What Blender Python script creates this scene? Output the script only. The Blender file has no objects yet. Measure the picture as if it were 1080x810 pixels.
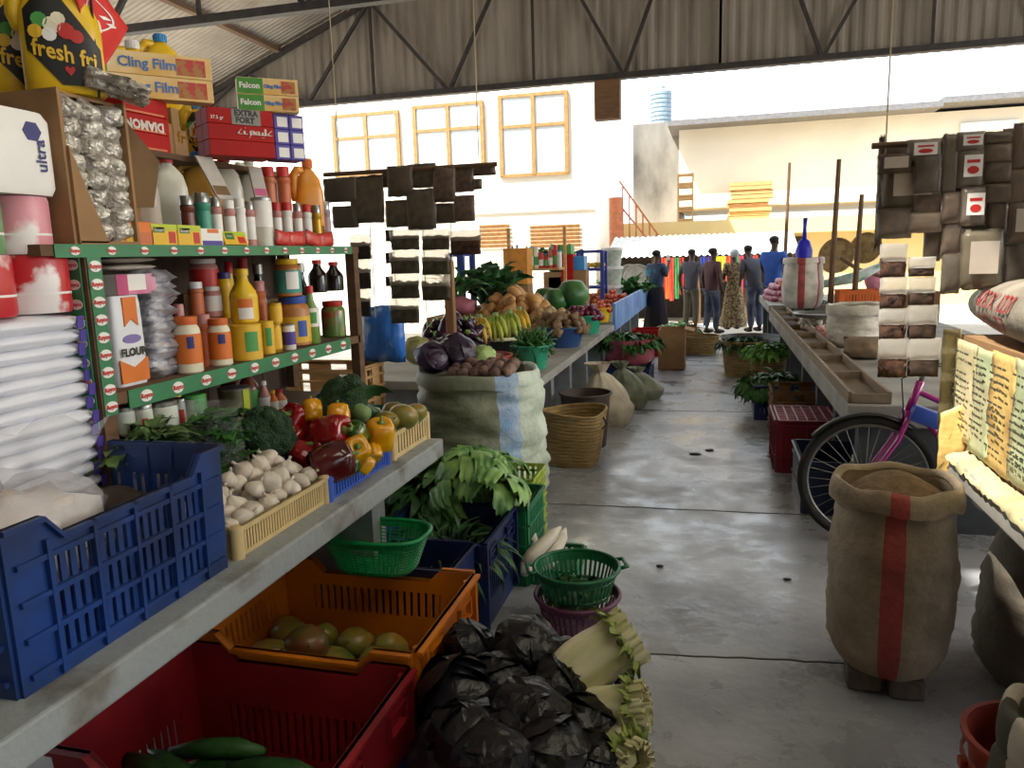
import bpy, bmesh, math, random
from mathutils import Vector, Matrix, noise as mnoise
C = bpy.context.scene.collection
S = bpy.context.scene
random.seed(7)
PI = math.pi
R = math.radians

# ---------------------------------------------------------------- camera, world, sun, exposure
H = 1.65
FPX, CXP, CYP = 800.0, 540.0, 405.0
YAW, PITCH, ROLL = 15.2, 9.6, -1.7


def cam_axes():
    y, p, q = R(YAW), R(PITCH), R(ROLL)
    f = Vector((-math.sin(y) * math.cos(p), math.cos(y) * math.cos(p), -math.sin(p)))
    r = Vector((math.cos(y), math.sin(y), 0))
    u = r.cross(f)
    return r * math.cos(q) + u * math.sin(q), -r * math.sin(q) + u * math.cos(q), f


CR, CU, CF = cam_axes()
cd = bpy.data.cameras.new('camera')
cam = bpy.data.objects.new('camera', cd)
C.objects.link(cam)
cd.sensor_width = 36.0
cd.lens = FPX / 1080.0 * 36.0
cd.clip_start = 0.05
cam.matrix_world = Matrix(((CR.x, CU.x, -CF.x, 0), (CR.y, CU.y, -CF.y, 0), (CR.z, CU.z, -CF.z, H), (0, 0, 0, 1)))
S.camera = cam


def at(px, py, X=None, Y=None, Z=None):
    d = CF + CR * ((px - CXP) / FPX) + CU * ((CYP - py) / FPX)
    t = X / d.x if X is not None else (Y / d.y if Y is not None else (Z - H) / d.z)
    return Vector((0, 0, H)) + d * t


def ypx(px, X, Z):            # the depth at which a point of known X, Z stands
    k = (px - CXP) / FPX
    n = CR - CF * k
    return -(n.x * X + n.z * (Z - H)) / n.y


def xpx(px, Y, Z):
    k = (px - CXP) / FPX
    n = CR - CF * k
    return -(n.y * Y + n.z * (Z - H)) / n.x


w = bpy.data.worlds.new('sky')
S.world = w
w.use_nodes = True
nt = w.node_tree
bg = nt.nodes['Background']
bg.inputs[0].default_value = (0.84, 0.92, 1.0, 1)
bg.inputs[1].default_value = 1.45

sd = bpy.data.lights.new('sun', 'SUN')
sd.energy = 8.5
sd.angle = R(0.6)
sd.color = (1.0, 0.94, 0.83)
sun = bpy.data.objects.new('sun', sd)
C.objects.link(sun)
SUN_DIR = Vector((-0.40, -0.40, 0.82)).normalized()
sun.rotation_euler = SUN_DIR.to_track_quat('Z', 'Y').to_euler()

# added fill lamp beside the open long side, brightens the shelf goods
def fill_lamp(name, loc, target, sx, sy, power, col):
    a = bpy.data.lights.new(name, 'AREA')
    a.shape = 'RECTANGLE'
    a.size, a.size_y, a.energy, a.color = sx, sy, power, col
    o = bpy.data.objects.new(name, a)
    C.objects.link(o)
    o.location = loc
    o.rotation_euler = (Vector(loc) - Vector(target)).to_track_quat('Z', 'Y').to_euler()
    return o


fill_lamp('fill_right', (9.6, 5.5, 3.9), (-1.8, 2.6, 1.8), 7, 2.6, 300, (1.0, 0.94, 0.84))

S.view_settings.view_transform = 'Standard'
S.view_settings.look = 'None'
S.view_settings.exposure = 0.7
S.view_settings.gamma = 1.0
S.view_settings.use_curve_mapping = False

# ---------------------------------------------------------------- materials


def srgb(h):
    h = h.lstrip('#')
    v = [int(h[i:i + 2], 16) / 255 for i in (0, 2, 4)]
    return tuple((c / 12.92 if c <= 0.04045 else ((c + 0.055) / 1.055) ** 2.4) for c in v)


MATS = {}


def mat(name, hexa, rough=0.6, metal=0.0, noise=0.12, scale=9.0, bump=0.0, bscale=None, hex2=None, alpha=1.0,
        trans=0.0, var=0.0, emit=0.0, stretch=None, spec=0.5, coat=0.0, thr=None):
    if name in MATS:
        return MATS[name]
    m = bpy.data.materials.new(name)
    m.use_nodes = True
    n, l = m.node_tree.nodes, m.node_tree.links
    b = n['Principled BSDF']
    c = srgb(hexa)
    b.inputs['Roughness'].default_value = rough
    b.inputs['Metallic'].default_value = metal
    b.inputs['Specular IOR Level'].default_value = spec
    b.inputs['Coat Weight'].default_value = coat
    tc = n.new('ShaderNodeTexCoord')
    src = tc.outputs['Object']
    if stretch:
        mp = n.new('ShaderNodeMapping')
        mp.inputs['Scale'].default_value = stretch
        l.new(src, mp.inputs['Vector'])
        src = mp.outputs['Vector']
    nz = n.new('ShaderNodeTexNoise')
    nz.inputs['Scale'].default_value = scale
    nz.inputs['Detail'].default_value = 5.0
    l.new(src, nz.inputs['Vector'])
    cr = n.new('ShaderNodeValToRGB')
    if hex2:
        d = srgb(hex2)
    else:
        d = tuple(max(0, v * (1 - 2.2 * noise)) for v in c)
    a, e = thr or (0.36, 0.64)
    cr.color_ramp.elements[0].position = a
    cr.color_ramp.elements[1].position = e
    cr.color_ramp.elements[0].color = (*d, 1)
    cr.color_ramp.elements[1].color = (*c, 1)
    l.new(nz.outputs['Fac'], cr.inputs['Fac'])
    out = cr.outputs['Color']
    if var:
        oi = n.new('ShaderNodeObjectInfo')
        hs = n.new('ShaderNodeHueSaturation')
        mr = n.new('ShaderNodeMapRange')
        mr.inputs['To Min'].default_value = 1 - var
        mr.inputs['To Max'].default_value = 1 + var
        l.new(oi.outputs['Random'], mr.inputs['Value'])
        l.new(mr.outputs['Result'], hs.inputs['Value'])
        l.new(out, hs.inputs['Color'])
        out = hs.outputs['Color']
    l.new(out, b.inputs['Base Color'])
    if alpha < 1:
        b.inputs['Alpha'].default_value = alpha
    if trans:
        b.inputs['Transmission Weight'].default_value = trans
    if emit:
        l.new(out, b.inputs['Emission Color'])
        b.inputs['Emission Strength'].default_value = emit
    if bump:
        bz = n.new('ShaderNodeTexNoise')
        bz.inputs['Scale'].default_value = bscale or scale * 3
        bz.inputs['Detail'].default_value = 4.0
        l.new(src, bz.inputs['Vector'])
        bp = n.new('ShaderNodeBump')
        bp.inputs['Strength'].default_value = bump
        bp.inputs['Distance'].default_value = 0.02
        l.new(bz.outputs['Fac'], bp.inputs['Height'])
        l.new(bp.outputs['Normal'], b.inputs['Normal'])
    MATS[name] = m
    return m


def thin(name, hexa, clear=0.5, rough=0.25, transl=0.5):
    """thin plastic film: lets light through, keeps a sheen"""
    if name in MATS:
        return MATS[name]
    m = bpy.data.materials.new(name)
    m.use_nodes = True
    n, l = m.node_tree.nodes, m.node_tree.links
    b = n['Principled BSDF']
    c = (*srgb(hexa), 1)
    b.inputs['Base Color'].default_value = c
    b.inputs['Roughness'].default_value = rough
    tl = n.new('ShaderNodeBsdfTranslucent')
    tl.inputs['Color'].default_value = c
    tp = n.new('ShaderNodeBsdfTransparent')
    m1, m2 = n.new('ShaderNodeMixShader'), n.new('ShaderNodeMixShader')
    m1.inputs[0].default_value = transl
    m2.inputs[0].default_value = clear
    l.new(b.outputs[0], m1.inputs[1])
    l.new(tl.outputs[0], m1.inputs[2])
    l.new(m1.outputs[0], m2.inputs[1])
    l.new(tp.outputs[0], m2.inputs[2])
    l.new(m2.outputs[0], n['Material Output'].inputs[0])
    MATS[name] = m
    return m


def bands(name, cols, scale, axis='Z', rough=0.7, duty=None, noise=0.0):
    """bands of colour along one object axis (printed strips, weave, painted stripes); cols = [(pos, hex)]"""
    if name in MATS:
        return MATS[name]
    m = bpy.data.materials.new(name)
    m.use_nodes = True
    n, l = m.node_tree.nodes, m.node_tree.links
    b = n['Principled BSDF']
    b.inputs['Roughness'].default_value = rough
    tc = n.new('ShaderNodeTexCoord')
    sp = n.new('ShaderNodeSeparateXYZ')
    l.new(tc.outputs['Object'], sp.inputs[0])
    mu = n.new('ShaderNodeMath')
    mu.operation = 'MULTIPLY'
    mu.inputs[1].default_value = scale
    l.new(sp.outputs[axis], mu.inputs[0])
    o = mu.outputs[0]
    if noise:
        nz = n.new('ShaderNodeTexNoise')
        nz.inputs['Scale'].default_value = 6
        l.new(tc.outputs['Object'], nz.inputs['Vector'])
        ma = n.new('ShaderNodeMath')
        ma.operation = 'MULTIPLY_ADD'
        ma.inputs[1].default_value = noise
        l.new(nz.outputs['Fac'], ma.inputs[0])
        l.new(o, ma.inputs[2])
        o = ma.outputs[0]
    fr = n.new('ShaderNodeMath')
    fr.operation = 'FRACT'
    l.new(o, fr.inputs[0])
    cr = n.new('ShaderNodeValToRGB')
    cr.color_ramp.interpolation = 'CONSTANT'
    els = cr.color_ramp.elements
    while len(els) < len(cols):
        els.new(0.5)
    for e, (p, h) in zip(els, cols):
        e.position = p
        e.color = (*srgb(h), 1)
    l.new(fr.outputs[0], cr.inputs['Fac'])
    l.new(cr.outputs['Color'], b.inputs['Base Color'])
    MATS[name] = m
    return m


# ---------------------------------------------------------------- mesh builder


class MB:
    def __init__(s):
        s.bm = bmesh.new()
        s.mi = 0

    def face(s, vs):
        try:
            f = s.bm.faces.new(vs)
            f.material_index = s.mi
            return f
        except ValueError:
            return None

    def box(s, c, size, rot=None, taper=1.0, bev=0.0):
        x, y, z = size[0] / 2, size[1] / 2, size[2] / 2
        M = rot.to_matrix() if rot is not None and hasattr(rot, 'to_matrix') else (rot or Matrix.Identity(3))
        c = Vector(c)
        t = taper
        co = [(-x * t, -y * t, -z), (x * t, -y * t, -z), (x * t, y * t, -z), (-x * t, y * t, -z), (-x, -y, z), (x, -y, z), (x, y, z), (-x, y, z)]
        v = [s.bm.verts.new(c + M @ Vector(p)) for p in co]
        fs = [s.face([v[i] for i in q]) for q in ((3, 2, 1, 0), (4, 5, 6, 7), (0, 1, 5, 4), (1, 2, 6, 5), (2, 3, 7, 6), (3, 0, 4, 7))]
        if bev:
            es = list({e for f in fs for e in f.edges})
            bmesh.ops.bevel(s.bm, geom=es, offset=bev, segments=2, affect='EDGES', profile=0.5)
        return s

    def bx(s, x0, x1, y0, y1, z0, z1, bev=0.0):
        return s.box(((x0 + x1) / 2, (y0 + y1) / 2, (z0 + z1) / 2), (abs(x1 - x0), abs(y1 - y0), abs(z1 - z0)), bev=bev)

    def bar(s, a, b, wd, th=None):
        a, b = Vector(a), Vector(b)
        d = b - a
        q = d.to_track_quat('Z', 'Y')
        return s.box((a + b) / 2, (wd, th or wd, d.length), q.to_matrix())

    def rings(s, rs, cap0=True, cap1=True, closed=True):
        prev = None
        first = last = None
        for r in rs:
            vs = [s.bm.verts.new(p) for p in r]
            if prev:
                n = len(vs)
                for i in range(n if closed else n - 1):
                    s.face([prev[i], prev[(i + 1) % n], vs[(i + 1) % n], vs[i]])
            else:
                first = vs
            prev = vs
        if cap0 and closed:
            s.face(list(reversed(first)))
        if cap1 and closed:
            s.face(prev)
        return s

    def lathe(s, prof, c=(0, 0, 0), seg=18, cap0=True, cap1=True, sx=1.0, sy=1.0, M=None, lob=None, n=2.0):
        """prof = [(r, z)]; lob(angle, r, z) -> radius factor; n = superellipse power"""
        c = Vector(c)
        out = []
        for r, z in prof:
            ring = []
            for i in range(seg):
                a = 2 * PI * i / seg
                k = lob(a, r, z) if lob else 1.0
                ca, sa = math.cos(a), math.sin(a)
                if n != 2.0:
                    ca = math.copysign(abs(ca) ** (2 / n), ca)
                    sa = math.copysign(abs(sa) ** (2 / n), sa)
                p = Vector((r * k * ca * sx, r * k * sa * sy, z))
                ring.append(c + (M @ p if M else p))
            out.append(ring)
        return s.rings(out, cap0, cap1)

    def tube(s, pts, r, seg=8, closed=False, caps=True):
        pts = [Vector(p) for p in pts]
        n = len(pts)
        rs = r if isinstance(r, (list, tuple)) else [r] * n
        out = []
        up = Vector((0, 0, 1))
        for i, p in enumerate(pts):
            if closed:
                t = (pts[(i + 1) % n] - pts[i - 1]).normalized()
            else:
                t = (pts[min(i + 1, n - 1)] - pts[max(i - 1, 0)]).normalized()
            a = t.cross(up)
            if a.length < 1e-3:
                a = t.cross(Vector((1, 0, 0)))
            a.normalize()
            if out and a.dot(la) < 0:
                a = -a
            la = a
            b = t.cross(a)
            out.append([p + (a * math.cos(2 * PI * k / seg) + b * math.sin(2 * PI * k / seg)) * rs[i] for k in range(seg)])
        if closed:
            out.append(list(out[0]))
        return s.rings(out, caps and not closed, caps and not closed)

    def blob(s, c, rad, amp=0.0, freq=3.0, seed=0, sub=2, M=None, fn=None):
        g = bmesh.ops.create_icosphere(s.bm, subdivisions=sub, radius=1.0)
        c = Vector(c)
        rad = Vector(rad) if not isinstance(rad, (int, float)) else Vector((rad,) * 3)
        off = Vector((seed * 3.17, seed * 1.31, seed * 7.7))
        for v in g['verts']:
            d = v.co.copy()
            k = 1 + amp * mnoise.noise(d * freq + off)
            if fn:
                k *= fn(d)
            p = Vector((d.x * rad.x, d.y * rad.y, d.z * rad.z)) * k
            v.co = c + (M @ p if M else p)
        for f in {f for v in g['verts'] for f in v.link_faces}:
            f.material_index = s.mi
        return s

    def surf(s, fn, nu, nv, cu=False):
        """grid surface fn(u, v) -> point, u, v in 0..1"""
        g = [[s.bm.verts.new(fn(i / (nu if cu else nu), j / nv)) for i in range(nu if cu else nu + 1)] for j in range(nv + 1)]
        for j in range(nv):
            for i in range(nu):
                i2 = (i + 1) % nu if cu else i + 1
                s.face([g[j][i], g[j][i2], g[j + 1][i2], g[j + 1][i]])
        return s

    def prism(s, poly, d0, d1, fn=None):
        """poly [(a, b)] extruded from d0 to d1; fn(a, b, d) -> point"""
        fn = fn or (lambda a, b, d: (a, d, b))
        A = [s.bm.verts.new(fn(a, b, d0)) for a, b in poly]
        B = [s.bm.verts.new(fn(a, b, d1)) for a, b in poly]
        n = len(poly)
        s.face(A)
        s.face(list(reversed(B)))
        for i in range(n):
            s.face([A[(i + 1) % n], A[i], B[i], B[(i + 1) % n]])
        return s

    def build(s, name, m, parent=None, smooth=False, loc=None, solid=0.0, sub=0, kind=None, label=None):
        bmesh.ops.recalc_face_normals(s.bm, faces=s.bm.faces[:])
        me = bpy.data.meshes.new(name)
        s.bm.to_mesh(me)
        s.bm.free()
        for x in (m if isinstance(m, (list, tuple)) else [m]):
            me.materials.append(x)
        if smooth:
            me.polygons.foreach_set('use_smooth', [True] * len(me.polygons))
            if smooth is not True:
                me.set_sharp_from_angle(angle=R(smooth))
        o = bpy.data.objects.new(name, me)
        C.objects.link(o)
        if parent:
            o.parent = parent
        if loc is not None:
            o.location = loc
        if solid:
            k = o.modifiers.new('solid', 'SOLIDIFY')
            k.thickness = solid
            k.offset = 0
        if sub:
            k = o.modifiers.new('sub', 'SUBSURF')
            k.levels = k.render_levels = sub
        if kind:
            o['kind'] = kind
        if label:
            o['label'] = label
        return o


def thing(name, label, cat, loc=(0, 0, 0), rz=0.0, group=None):
    o = bpy.data.objects.new(name, None)
    o.empty_display_size = 0.05
    C.objects.link(o)
    o.location = loc
    o.rotation_euler = (0, 0, rz)
    return tag(o, label, cat, group)


def tag(o, label, cat, group=None):
    o['label'] = label
    o['category'] = cat
    if group:
        o['group'] = group
    return o


def struct(o):
    o['kind'] = 'structure'
    return o


def dup(root, loc=None, rz=None, label=None, group=None, sc=None, rot=None, parent=None):
    r = root.copy()
    C.objects.link(r)
    if parent:
        r.parent = parent
    if loc is not None:
        r.location = loc
    if rz is not None:
        r.rotation_euler = (0, 0, rz)
    if rot is not None:
        r.rotation_euler = rot
    if sc is not None:
        r.scale = (sc,) * 3 if isinstance(sc, (int, float)) else sc
    if label:
        r['label'] = label
    if group:
        r['group'] = group
    for ch in root.children:
        dup(ch, parent=r)
    return r


FIRST = set()


def put(root, loc, rz=0.0, label=None, group=None, sc=None, rot=None):
    """first call moves the thing itself, later calls place copies of it"""
    if root.name not in FIRST:
        FIRST.add(root.name)
        root.location = loc
        root.rotation_euler = rot if rot is not None else (0, 0, rz)
        if sc is not None:
            root.scale = (sc,) * 3 if isinstance(sc, (int, float)) else sc
        if label:
            root['label'] = label
        if group:
            root['group'] = group
        return root
    return dup(root, loc, rz, label, group, sc, rot)


_tx = {}


def text(body, size, m, name='lettering', parent=None, M=None, fn=None, depth=0.0, bold=0.0, sx=1.0, ax='CENTER'):
    """lettering as mesh; local x right, y up, z out; placed with matrix M or warped by fn(x, y)"""
    cu = bpy.data.curves.new('t', 'FONT')
    cu.body = body
    cu.size = size
    cu.align_x = ax
    cu.align_y = 'CENTER'
    cu.offset = bold
    cu.resolution_u = 2
    cu.extrude = depth
    t = bpy.data.objects.new('t', cu)
    me = bpy.data.meshes.new_from_object(t)
    bpy.data.objects.remove(t)
    bpy.data.curves.remove(cu)
    for v in me.vertices:
        x, y, z = v.co.x * sx, v.co.y, v.co.z
        v.co = Vector(fn(x, y)) if fn else (M @ Vector((x, y, z)) if M else Vector((x, y, z)))
    me.materials.clear()
    me.materials.append(m)
    o = bpy.data.objects.new(name, me)
    C.objects.link(o)
    if parent:
        o.parent = parent
    return o


def face_x(x, y, z):        # lettering on a face that looks towards +X (reads along +Y)
    return Matrix(((0, 0, 1, x), (1, 0, 0, y), (0, 1, 0, z), (0, 0, 0, 1)))


def face_y(x, y, z):        # lettering on a face that looks towards -Y (reads along +X)
    return Matrix(((1, 0, 0, x), (0, 0, -1, y), (0, 1, 0, z), (0, 0, 0, 1)))


def wrap(r, z0, a0=0.0, x0=0.0, y0=0.0):   # lettering round an upright cylinder, centred on direction a0
    return lambda x, y: (x0 + r * math.cos(a0 + x / r), y0 + r * math.sin(a0 + x / r), z0 + y)


rnd = random.uniform

# ---------------------------------------------------------------- setting: floor, roof, gable
m_floor = mat('worn_concrete', '#b4b6ba', rough=0.36, hex2='#7c7e83', scale=1.6, bump=0.12, bscale=14, thr=(0.3, 0.7))
m_ground = mat('dry_ground', '#b9b1a3', rough=0.9, scale=0.5, noise=0.1)
b = MB()
b.bx(-11, 11, -8, 14.4, -0.12, 0)
struct(b.build('floor', m_floor))
_n, _l = m_floor.node_tree.nodes, m_floor.node_tree.links
_z = _n.new('ShaderNodeTexNoise')
_z.inputs['Scale'].default_value = 2.6
_z.inputs['Detail'].default_value = 8
_z.inputs['Roughness'].default_value = 0.7
_r = _n.new('ShaderNodeMapRange')
_r.inputs['From Min'].default_value = 0.35
_r.inputs['From Max'].default_value = 0.65
_r.inputs['To Min'].default_value = 0.14
_r.inputs['To Max'].default_value = 0.5
_n['Principled BSDF'].inputs['Specular IOR Level'].default_value = 0.8
_l.new(_n['Texture Coordinate'].outputs['Object'], _z.inputs['Vector'])
_l.new(_z.outputs['Fac'], _r.inputs['Value'])
_l.new(_r.outputs['Result'], _n['Principled BSDF'].inputs['Roughness'])
b = MB()
b.bx(-45, 45, -30, 60, -0.3, -0.125)
struct(b.build('ground', m_ground))
# joints and cracks in the slab
m_joint = mat('slab_joint', '#3b3835', rough=0.9)
b = MB()


def crack(pts, wd):
    for p, q in zip(pts, pts[1:]):
        b.bar((p[0], p[1], 0.0), (q[0], q[1], 0.0), wd, 0.004)


def crackline(x0, y0, x1, y1, n, j, wd):
    crack([(x0 + (x1 - x0) * i / n + rnd(-j, j) * 0.3, y0 + (y1 - y0) * i / n + rnd(-j, j)) for i in range(n + 1)], wd)


crackline(-1.15, 4.78, 0.72, 4.85, 22, 0.006, 0.012)
crackline(-0.5, 2.93, 0.62, 3.06, 18, 0.008, 0.010)
crackline(-1.15, 7.9, 0.75, 8.0, 14, 0.01, 0.012)
crackline(-0.5, 11.2, 0.75, 11.3, 14, 0.01, 0.014)
o = b.build('floor_joints', m_joint)
struct(o)
o.name = 'trim_1'

m_sheet = mat('roof_sheet', '#b9b0a2', rough=0.5, hex2='#8e8478', scale=1.2, metal=0.35, thr=(0.3, 0.7))
m_gable = mat('gable_sheet', '#a89f93', rough=0.6, hex2='#7f766c', scale=1.0, metal=0.15, stretch=(3, 1, 0.4), thr=(0.3, 0.7))
m_steel = mat('truss_steel', '#3f3a38', rough=0.6, noise=0.2)
m_purlin = mat('purlin_timber', '#8a6f58', rough=0.8, stretch=(1, 0.2, 1))
EZ, EX, RZ = 5.05, 10.1, 8.9
SL = (RZ - EZ) / EX
YG = 14.0


def roofz(x):
    return RZ - abs(x) * SL


def slope(x0, x1, y0, y1, pitch=0.11, amp=0.018, dz=0.0, bm=None):
    bm = bm or MB()
    n = int((y1 - y0) / pitch) * 4
    prof = [0, 1, 1, 0]
    L = [[], []]
    for i in range(n + 1):
        y = y0 + (y1 - y0) * i / n
        z = amp * prof[i % 4]
        for k, x in enumerate((x0, x1)):
            L[k].append(bm.bm.verts.new((x, y, roofz(x) + z + dz)))
    for i in range(n):
        bm.face([L[0][i], L[0][i + 1], L[1][i + 1], L[1][i]])
    return bm


b = slope(-EX - 0.5, 0, -8, -1.15)
slope(-EX - 0.5, 0, 0.25, YG + 0.5, bm=b)
slope(-EX - 0.5, -2.62, -1.15, 0.25, bm=b)
slope(-2.12, 0, -1.15, 0.25, bm=b)
struct(b.build('ceiling', m_sheet))
# right slope, with unseen translucent sheets added for soft light
m_fib = thin('fibreglass_sheet', '#fff3dc', clear=0.06, rough=0.5, transl=0.95)
SKY = [(-2.0, 0.4), (2.4, 4.0)]
b = MB()
ys = [-8.0]
for a, c in SKY:
    ys += [a, c]
ys.append(YG + 0.5)
for i in range(0, len(ys), 2):
    slope(0, EX + 0.5, ys[i], ys[i + 1], bm=b)
for a, c in SKY:
    slope(0, 1.5, a, c, bm=b)
    slope(5.5, EX + 0.5, a, c, bm=b)
struct(b.build('ceiling_right', m_sheet)).name = 'ceiling.001'
b = MB()
for a, c in SKY[1:]:
    slope(1.5, 5.5, a, c, bm=b)
slope(1.5, 5.5, -2.0, 0.4, bm=b)
struct(b.build('added_skylight', m_fib)).name = 'added_skylight_1'
# unseen clear strip added in the left slope, casts sun on the newspapers
b = slope(-2.62, -2.12, -1.15, 0.25)
struct(b.build('added_skylight', thin('clear_sheet', '#fff0d0', clear=0.7, rough=0.3, transl=0.8))).name = 'added_skylight_2'
b = MB()
b.bx(-EX, EX, -8.1, -8.0, 0, 9)
struct(b.build('wall_added_rear', m_gable))  # unseen end wall, added to darken the hall
b = MB()
b.bx(-EX - 0.1, -EX, -8, 2.5, 0, EZ)
struct(b.build('wall_added_left', m_gable))  # unseen side wall, added to darken the left

# gable: upright profiled sheets from the bottom chord up to the roof
b = MB()
n = int(2 * EX / 0.19) * 4
L = [[], []]
for i in range(n + 1):
    x = -EX + 2 * EX * i / n
    y = YG + 0.03 * [0, 1, 1, 0][i % 4]
    L[0].append(b.bm.verts.new((x, y, 4.62)))
    L[1].append(b.bm.verts.new((x, y, max(4.7, roofz(x) - 0.02))))
for i in range(n):
    b.face([L[0][i], L[0][i + 1], L[1][i + 1], L[1][i]])
struct(b.build('wall_gable', m_gable))


def truss(y, name):
    b = MB()
    zc = 4.66
    b.bar((-EX, y, zc), (EX, y, zc), 0.13, 0.10)
    for s in (-1, 1):
        b.bar((s * EX, y, EZ - 0.12), (0, y, RZ - 0.12), 0.10, 0.10)
        xs = [10.1, 9.0, 7.7, 6.3, 4.8, 3.2, 1.6, 0.0]
        for i in range(len(xs) - 1):
            xa, xb = xs[i], xs[i + 1]
            if i % 2 == 0:
                b.bar((s * xa, y, zc), (s * xb, y, roofz(xb) - 0.12), 0.06)
                b.bar((s * xb, y, zc + 0.05), (s * xb, y, roofz(xb) - 0.12), 0.045)
            else:
                b.bar((s * xa, y, roofz(xa) - 0.12), (s * xb, y, zc), 0.06)
    t = tag(b.build(name, m_steel), 'x', 'roof truss')
    t['kind'] = 'structure'
    for k in ('label', 'category'):
        del t[k]
    return t


for i, y in enumerate((YG - 0.12, YG - 5.2, YG - 10.3, YG - 15.4, YG - 20.5)):
    truss(y, 'trim_%d' % (i + 2))
b = MB()
for s in (-1, 1):
    for k in range(7):
        x = s * (9.8 - k * 1.55)
        b.box((x, 3.0, roofz(x) - 0.06), (0.07, 22, 0.10), Matrix.Rotation(s * math.atan(SL), 3, 'Y'))
struct(b.build('trim_7', m_purlin))
# hall posts along the open long sides and the low wall on the far left
b = MB()
for s in (-1, 1):
    for y in (YG - 0.12, YG - 5.2, YG - 10.3, YG - 15.4, YG - 20.5):
        b.bx(s * EX - 0.1, s * EX + 0.1, y - 0.1, y + 0.1, 0, EZ - 0.1)
struct(b.build('trim_8', m_steel))

# ---------------------------------------------------------------- beyond the hall: buildings in full sun
m_cream = mat('cream_plaster', '#f4ecdc', rough=0.9, noise=0.05, scale=0.6)
m_ochre = mat('ochre_plaster', '#ecd092', rough=0.9, noise=0.08, scale=0.6)
m_frame = mat('varnished_frame', '#a8824e', rough=0.5)
m_pane = mat('window_pane', '#dfe8ea', rough=0.08, noise=0.02, spec=0.8)  # sky reflection put into the pale pane colour
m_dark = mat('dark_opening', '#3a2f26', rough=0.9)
m_stain = mat('stained_concrete', '#8d8a84', rough=0.95, hex2='#4e4c49', scale=0.9, stretch=(1, 1, 0.5))
m_shut = mat('brown_shutter', '#b98a58', rough=0.7)
m_roofw = mat('pale_sheet', '#dcdcd8', rough=0.5, metal=0.2)
m_eave = mat('eave_grey', '#77777a', rough=0.7)
m_tank = mat('tank_grey', '#8fa3b0', rough=0.5)
m_orange_steel = mat('orange_steel', '#c4744c', rough=0.6)
m_wood = mat('pale_wood', '#c9a06a', rough=0.8, stretch=(1, 1, 6), scale=4)
m_wood2 = mat('brown_wood', '#7c5a3c', rough=0.8, stretch=(1, 1, 5), scale=4)
m_pole = mat('pole_wood', '#6d5138', rough=0.8)

YL = 19.5
bl = thing('market_building', 'cream two-storey building behind the left stalls with three large framed windows', 'building', (-7, YL, 0))


def rel(o, t):
    o.location = -t.location
    return o


xl, xr = xpx(150, YL, 5), xpx(628, YL, 3)
b = MB()
b.bx(xl, xr, YL, YL + 2.5, -0.125, 9.0)
b.bx(xl, xr, YL - 0.05, YL, 2.75, 2.9)
rel(b.build('wall', m_cream, bl), bl)
b = MB()
b.bx(xl - 0.3, xr + 0.1, YL - 0.5, YL + 2.8, 9.0, 9.15)
rel(b.build('roof', m_roofw, bl), bl)
for (x0, y0, x1, y1, rows) in ((356, 118, 419, 182, 2), (440, 108, 508, 176, 2), (530, 97, 597, 182, 2)):
    A, Bq = at(x0, y1, Y=YL), at(x1, y0, Y=YL)
    X0, X1, Z0, Z1 = A.x, Bq.x, A.z - 0.1, Bq.z
    b = MB()
    f = 0.05
    for xx in (X0, (X0 + X1) / 2, X1):
        b.bx(xx - f, xx + f, YL - 0.08, YL + 0.02, Z0, Z1)
    for zz in (Z0, Z0 + (Z1 - Z0) * 0.62, Z1):
        b.bx(X0 - f, X1 + f, YL - 0.07, YL + 0.02, zz - f * 0.8, zz + f * 0.8)
    fr = rel(b.build('window_frame', m_frame, bl), bl)
    b = MB()
    b.bx(X0, X1, YL - 0.03, YL - 0.01, Z0, Z1)
    p = b.build('pane', m_pane, fr)
for (x0, x1) in ((507, 538), (560, 612)):
    A, Bq = at(x0, 262, Y=YL), at(x1, 236, Y=YL)
    b = MB()
    k = 6
    for i in range(k):
        z0 = A.z + (Bq.z - A.z) * i / k
        b.box(((A.x + Bq.x) / 2, YL - 0.05, z0 + 0.05), (Bq.x - A.x, 0.03, (Bq.z - A.z) / k * 0.9), Matrix.Rotation(0.4, 3, 'X'))
    rel(b.build('shutter', m_shut, bl), bl)

YR = 26.0
br = thing('long_building', 'long pale building with a grey eave across the right background', 'building', (8, YR, 0))
x0 = xpx(716, YR, 4.5)
zE = at(850, 128, Y=YR).z
b = MB()
b.bx(x0, 26, YR, YR + 6, 3.0, zE)
rel(b.build('upper_wall', m_cream, br), br)
b = MB()
b.bx(x0 - 2.2, 26, YR - 1.2, YR + 1.2, -0.125, at(800, 247, Y=YR - 1.2).z)
rel(b.build('lower_wall', m_ochre, br), br)
b = MB()
zb = at(800, 247, Y=YR - 1.2).z
b.bx(x0 - 2.2, 26, YR - 1.8, YR, zb, zb + 0.45)
rel(b.build('balcony_slab', m_ochre, br), br)
b = MB()
xs = xpx(985, YR, zE)
b.bx(x0 - 0.3, xs, YR - 1.0, YR + 6.5, zE, zE + 0.16)
b.bx(xs, 27, YR - 1.0, YR + 6.5, zE + 0.1, zE + 0.26)
rel(b.build('eave', m_eave, br), br)
for (xa, xb, ya, yb) in ((812, 850, 249, 268), (780, 801, 253, 257), (753, 778, 254, 258), (1012, 1075, 126, 140)):
    yy = YR - 1.2 if ya > 200 else YR
    A, Bq = at(xa, yb, Y=yy), at(xb, ya, Y=yy)
    b = MB()
    b.bx(A.x, Bq.x, yy - 0.06, yy + 0.02, A.z, Bq.z)
    rel(b.build('window', m_dark if ya > 200 else m_pane, br), br)
zt0 = at(697, 141, Y=30).z
tk = thing('water_tank', 'ribbed grey plastic water tank standing on a roof against the sky', 'water tank', at(697, 141, Y=30))
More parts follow.
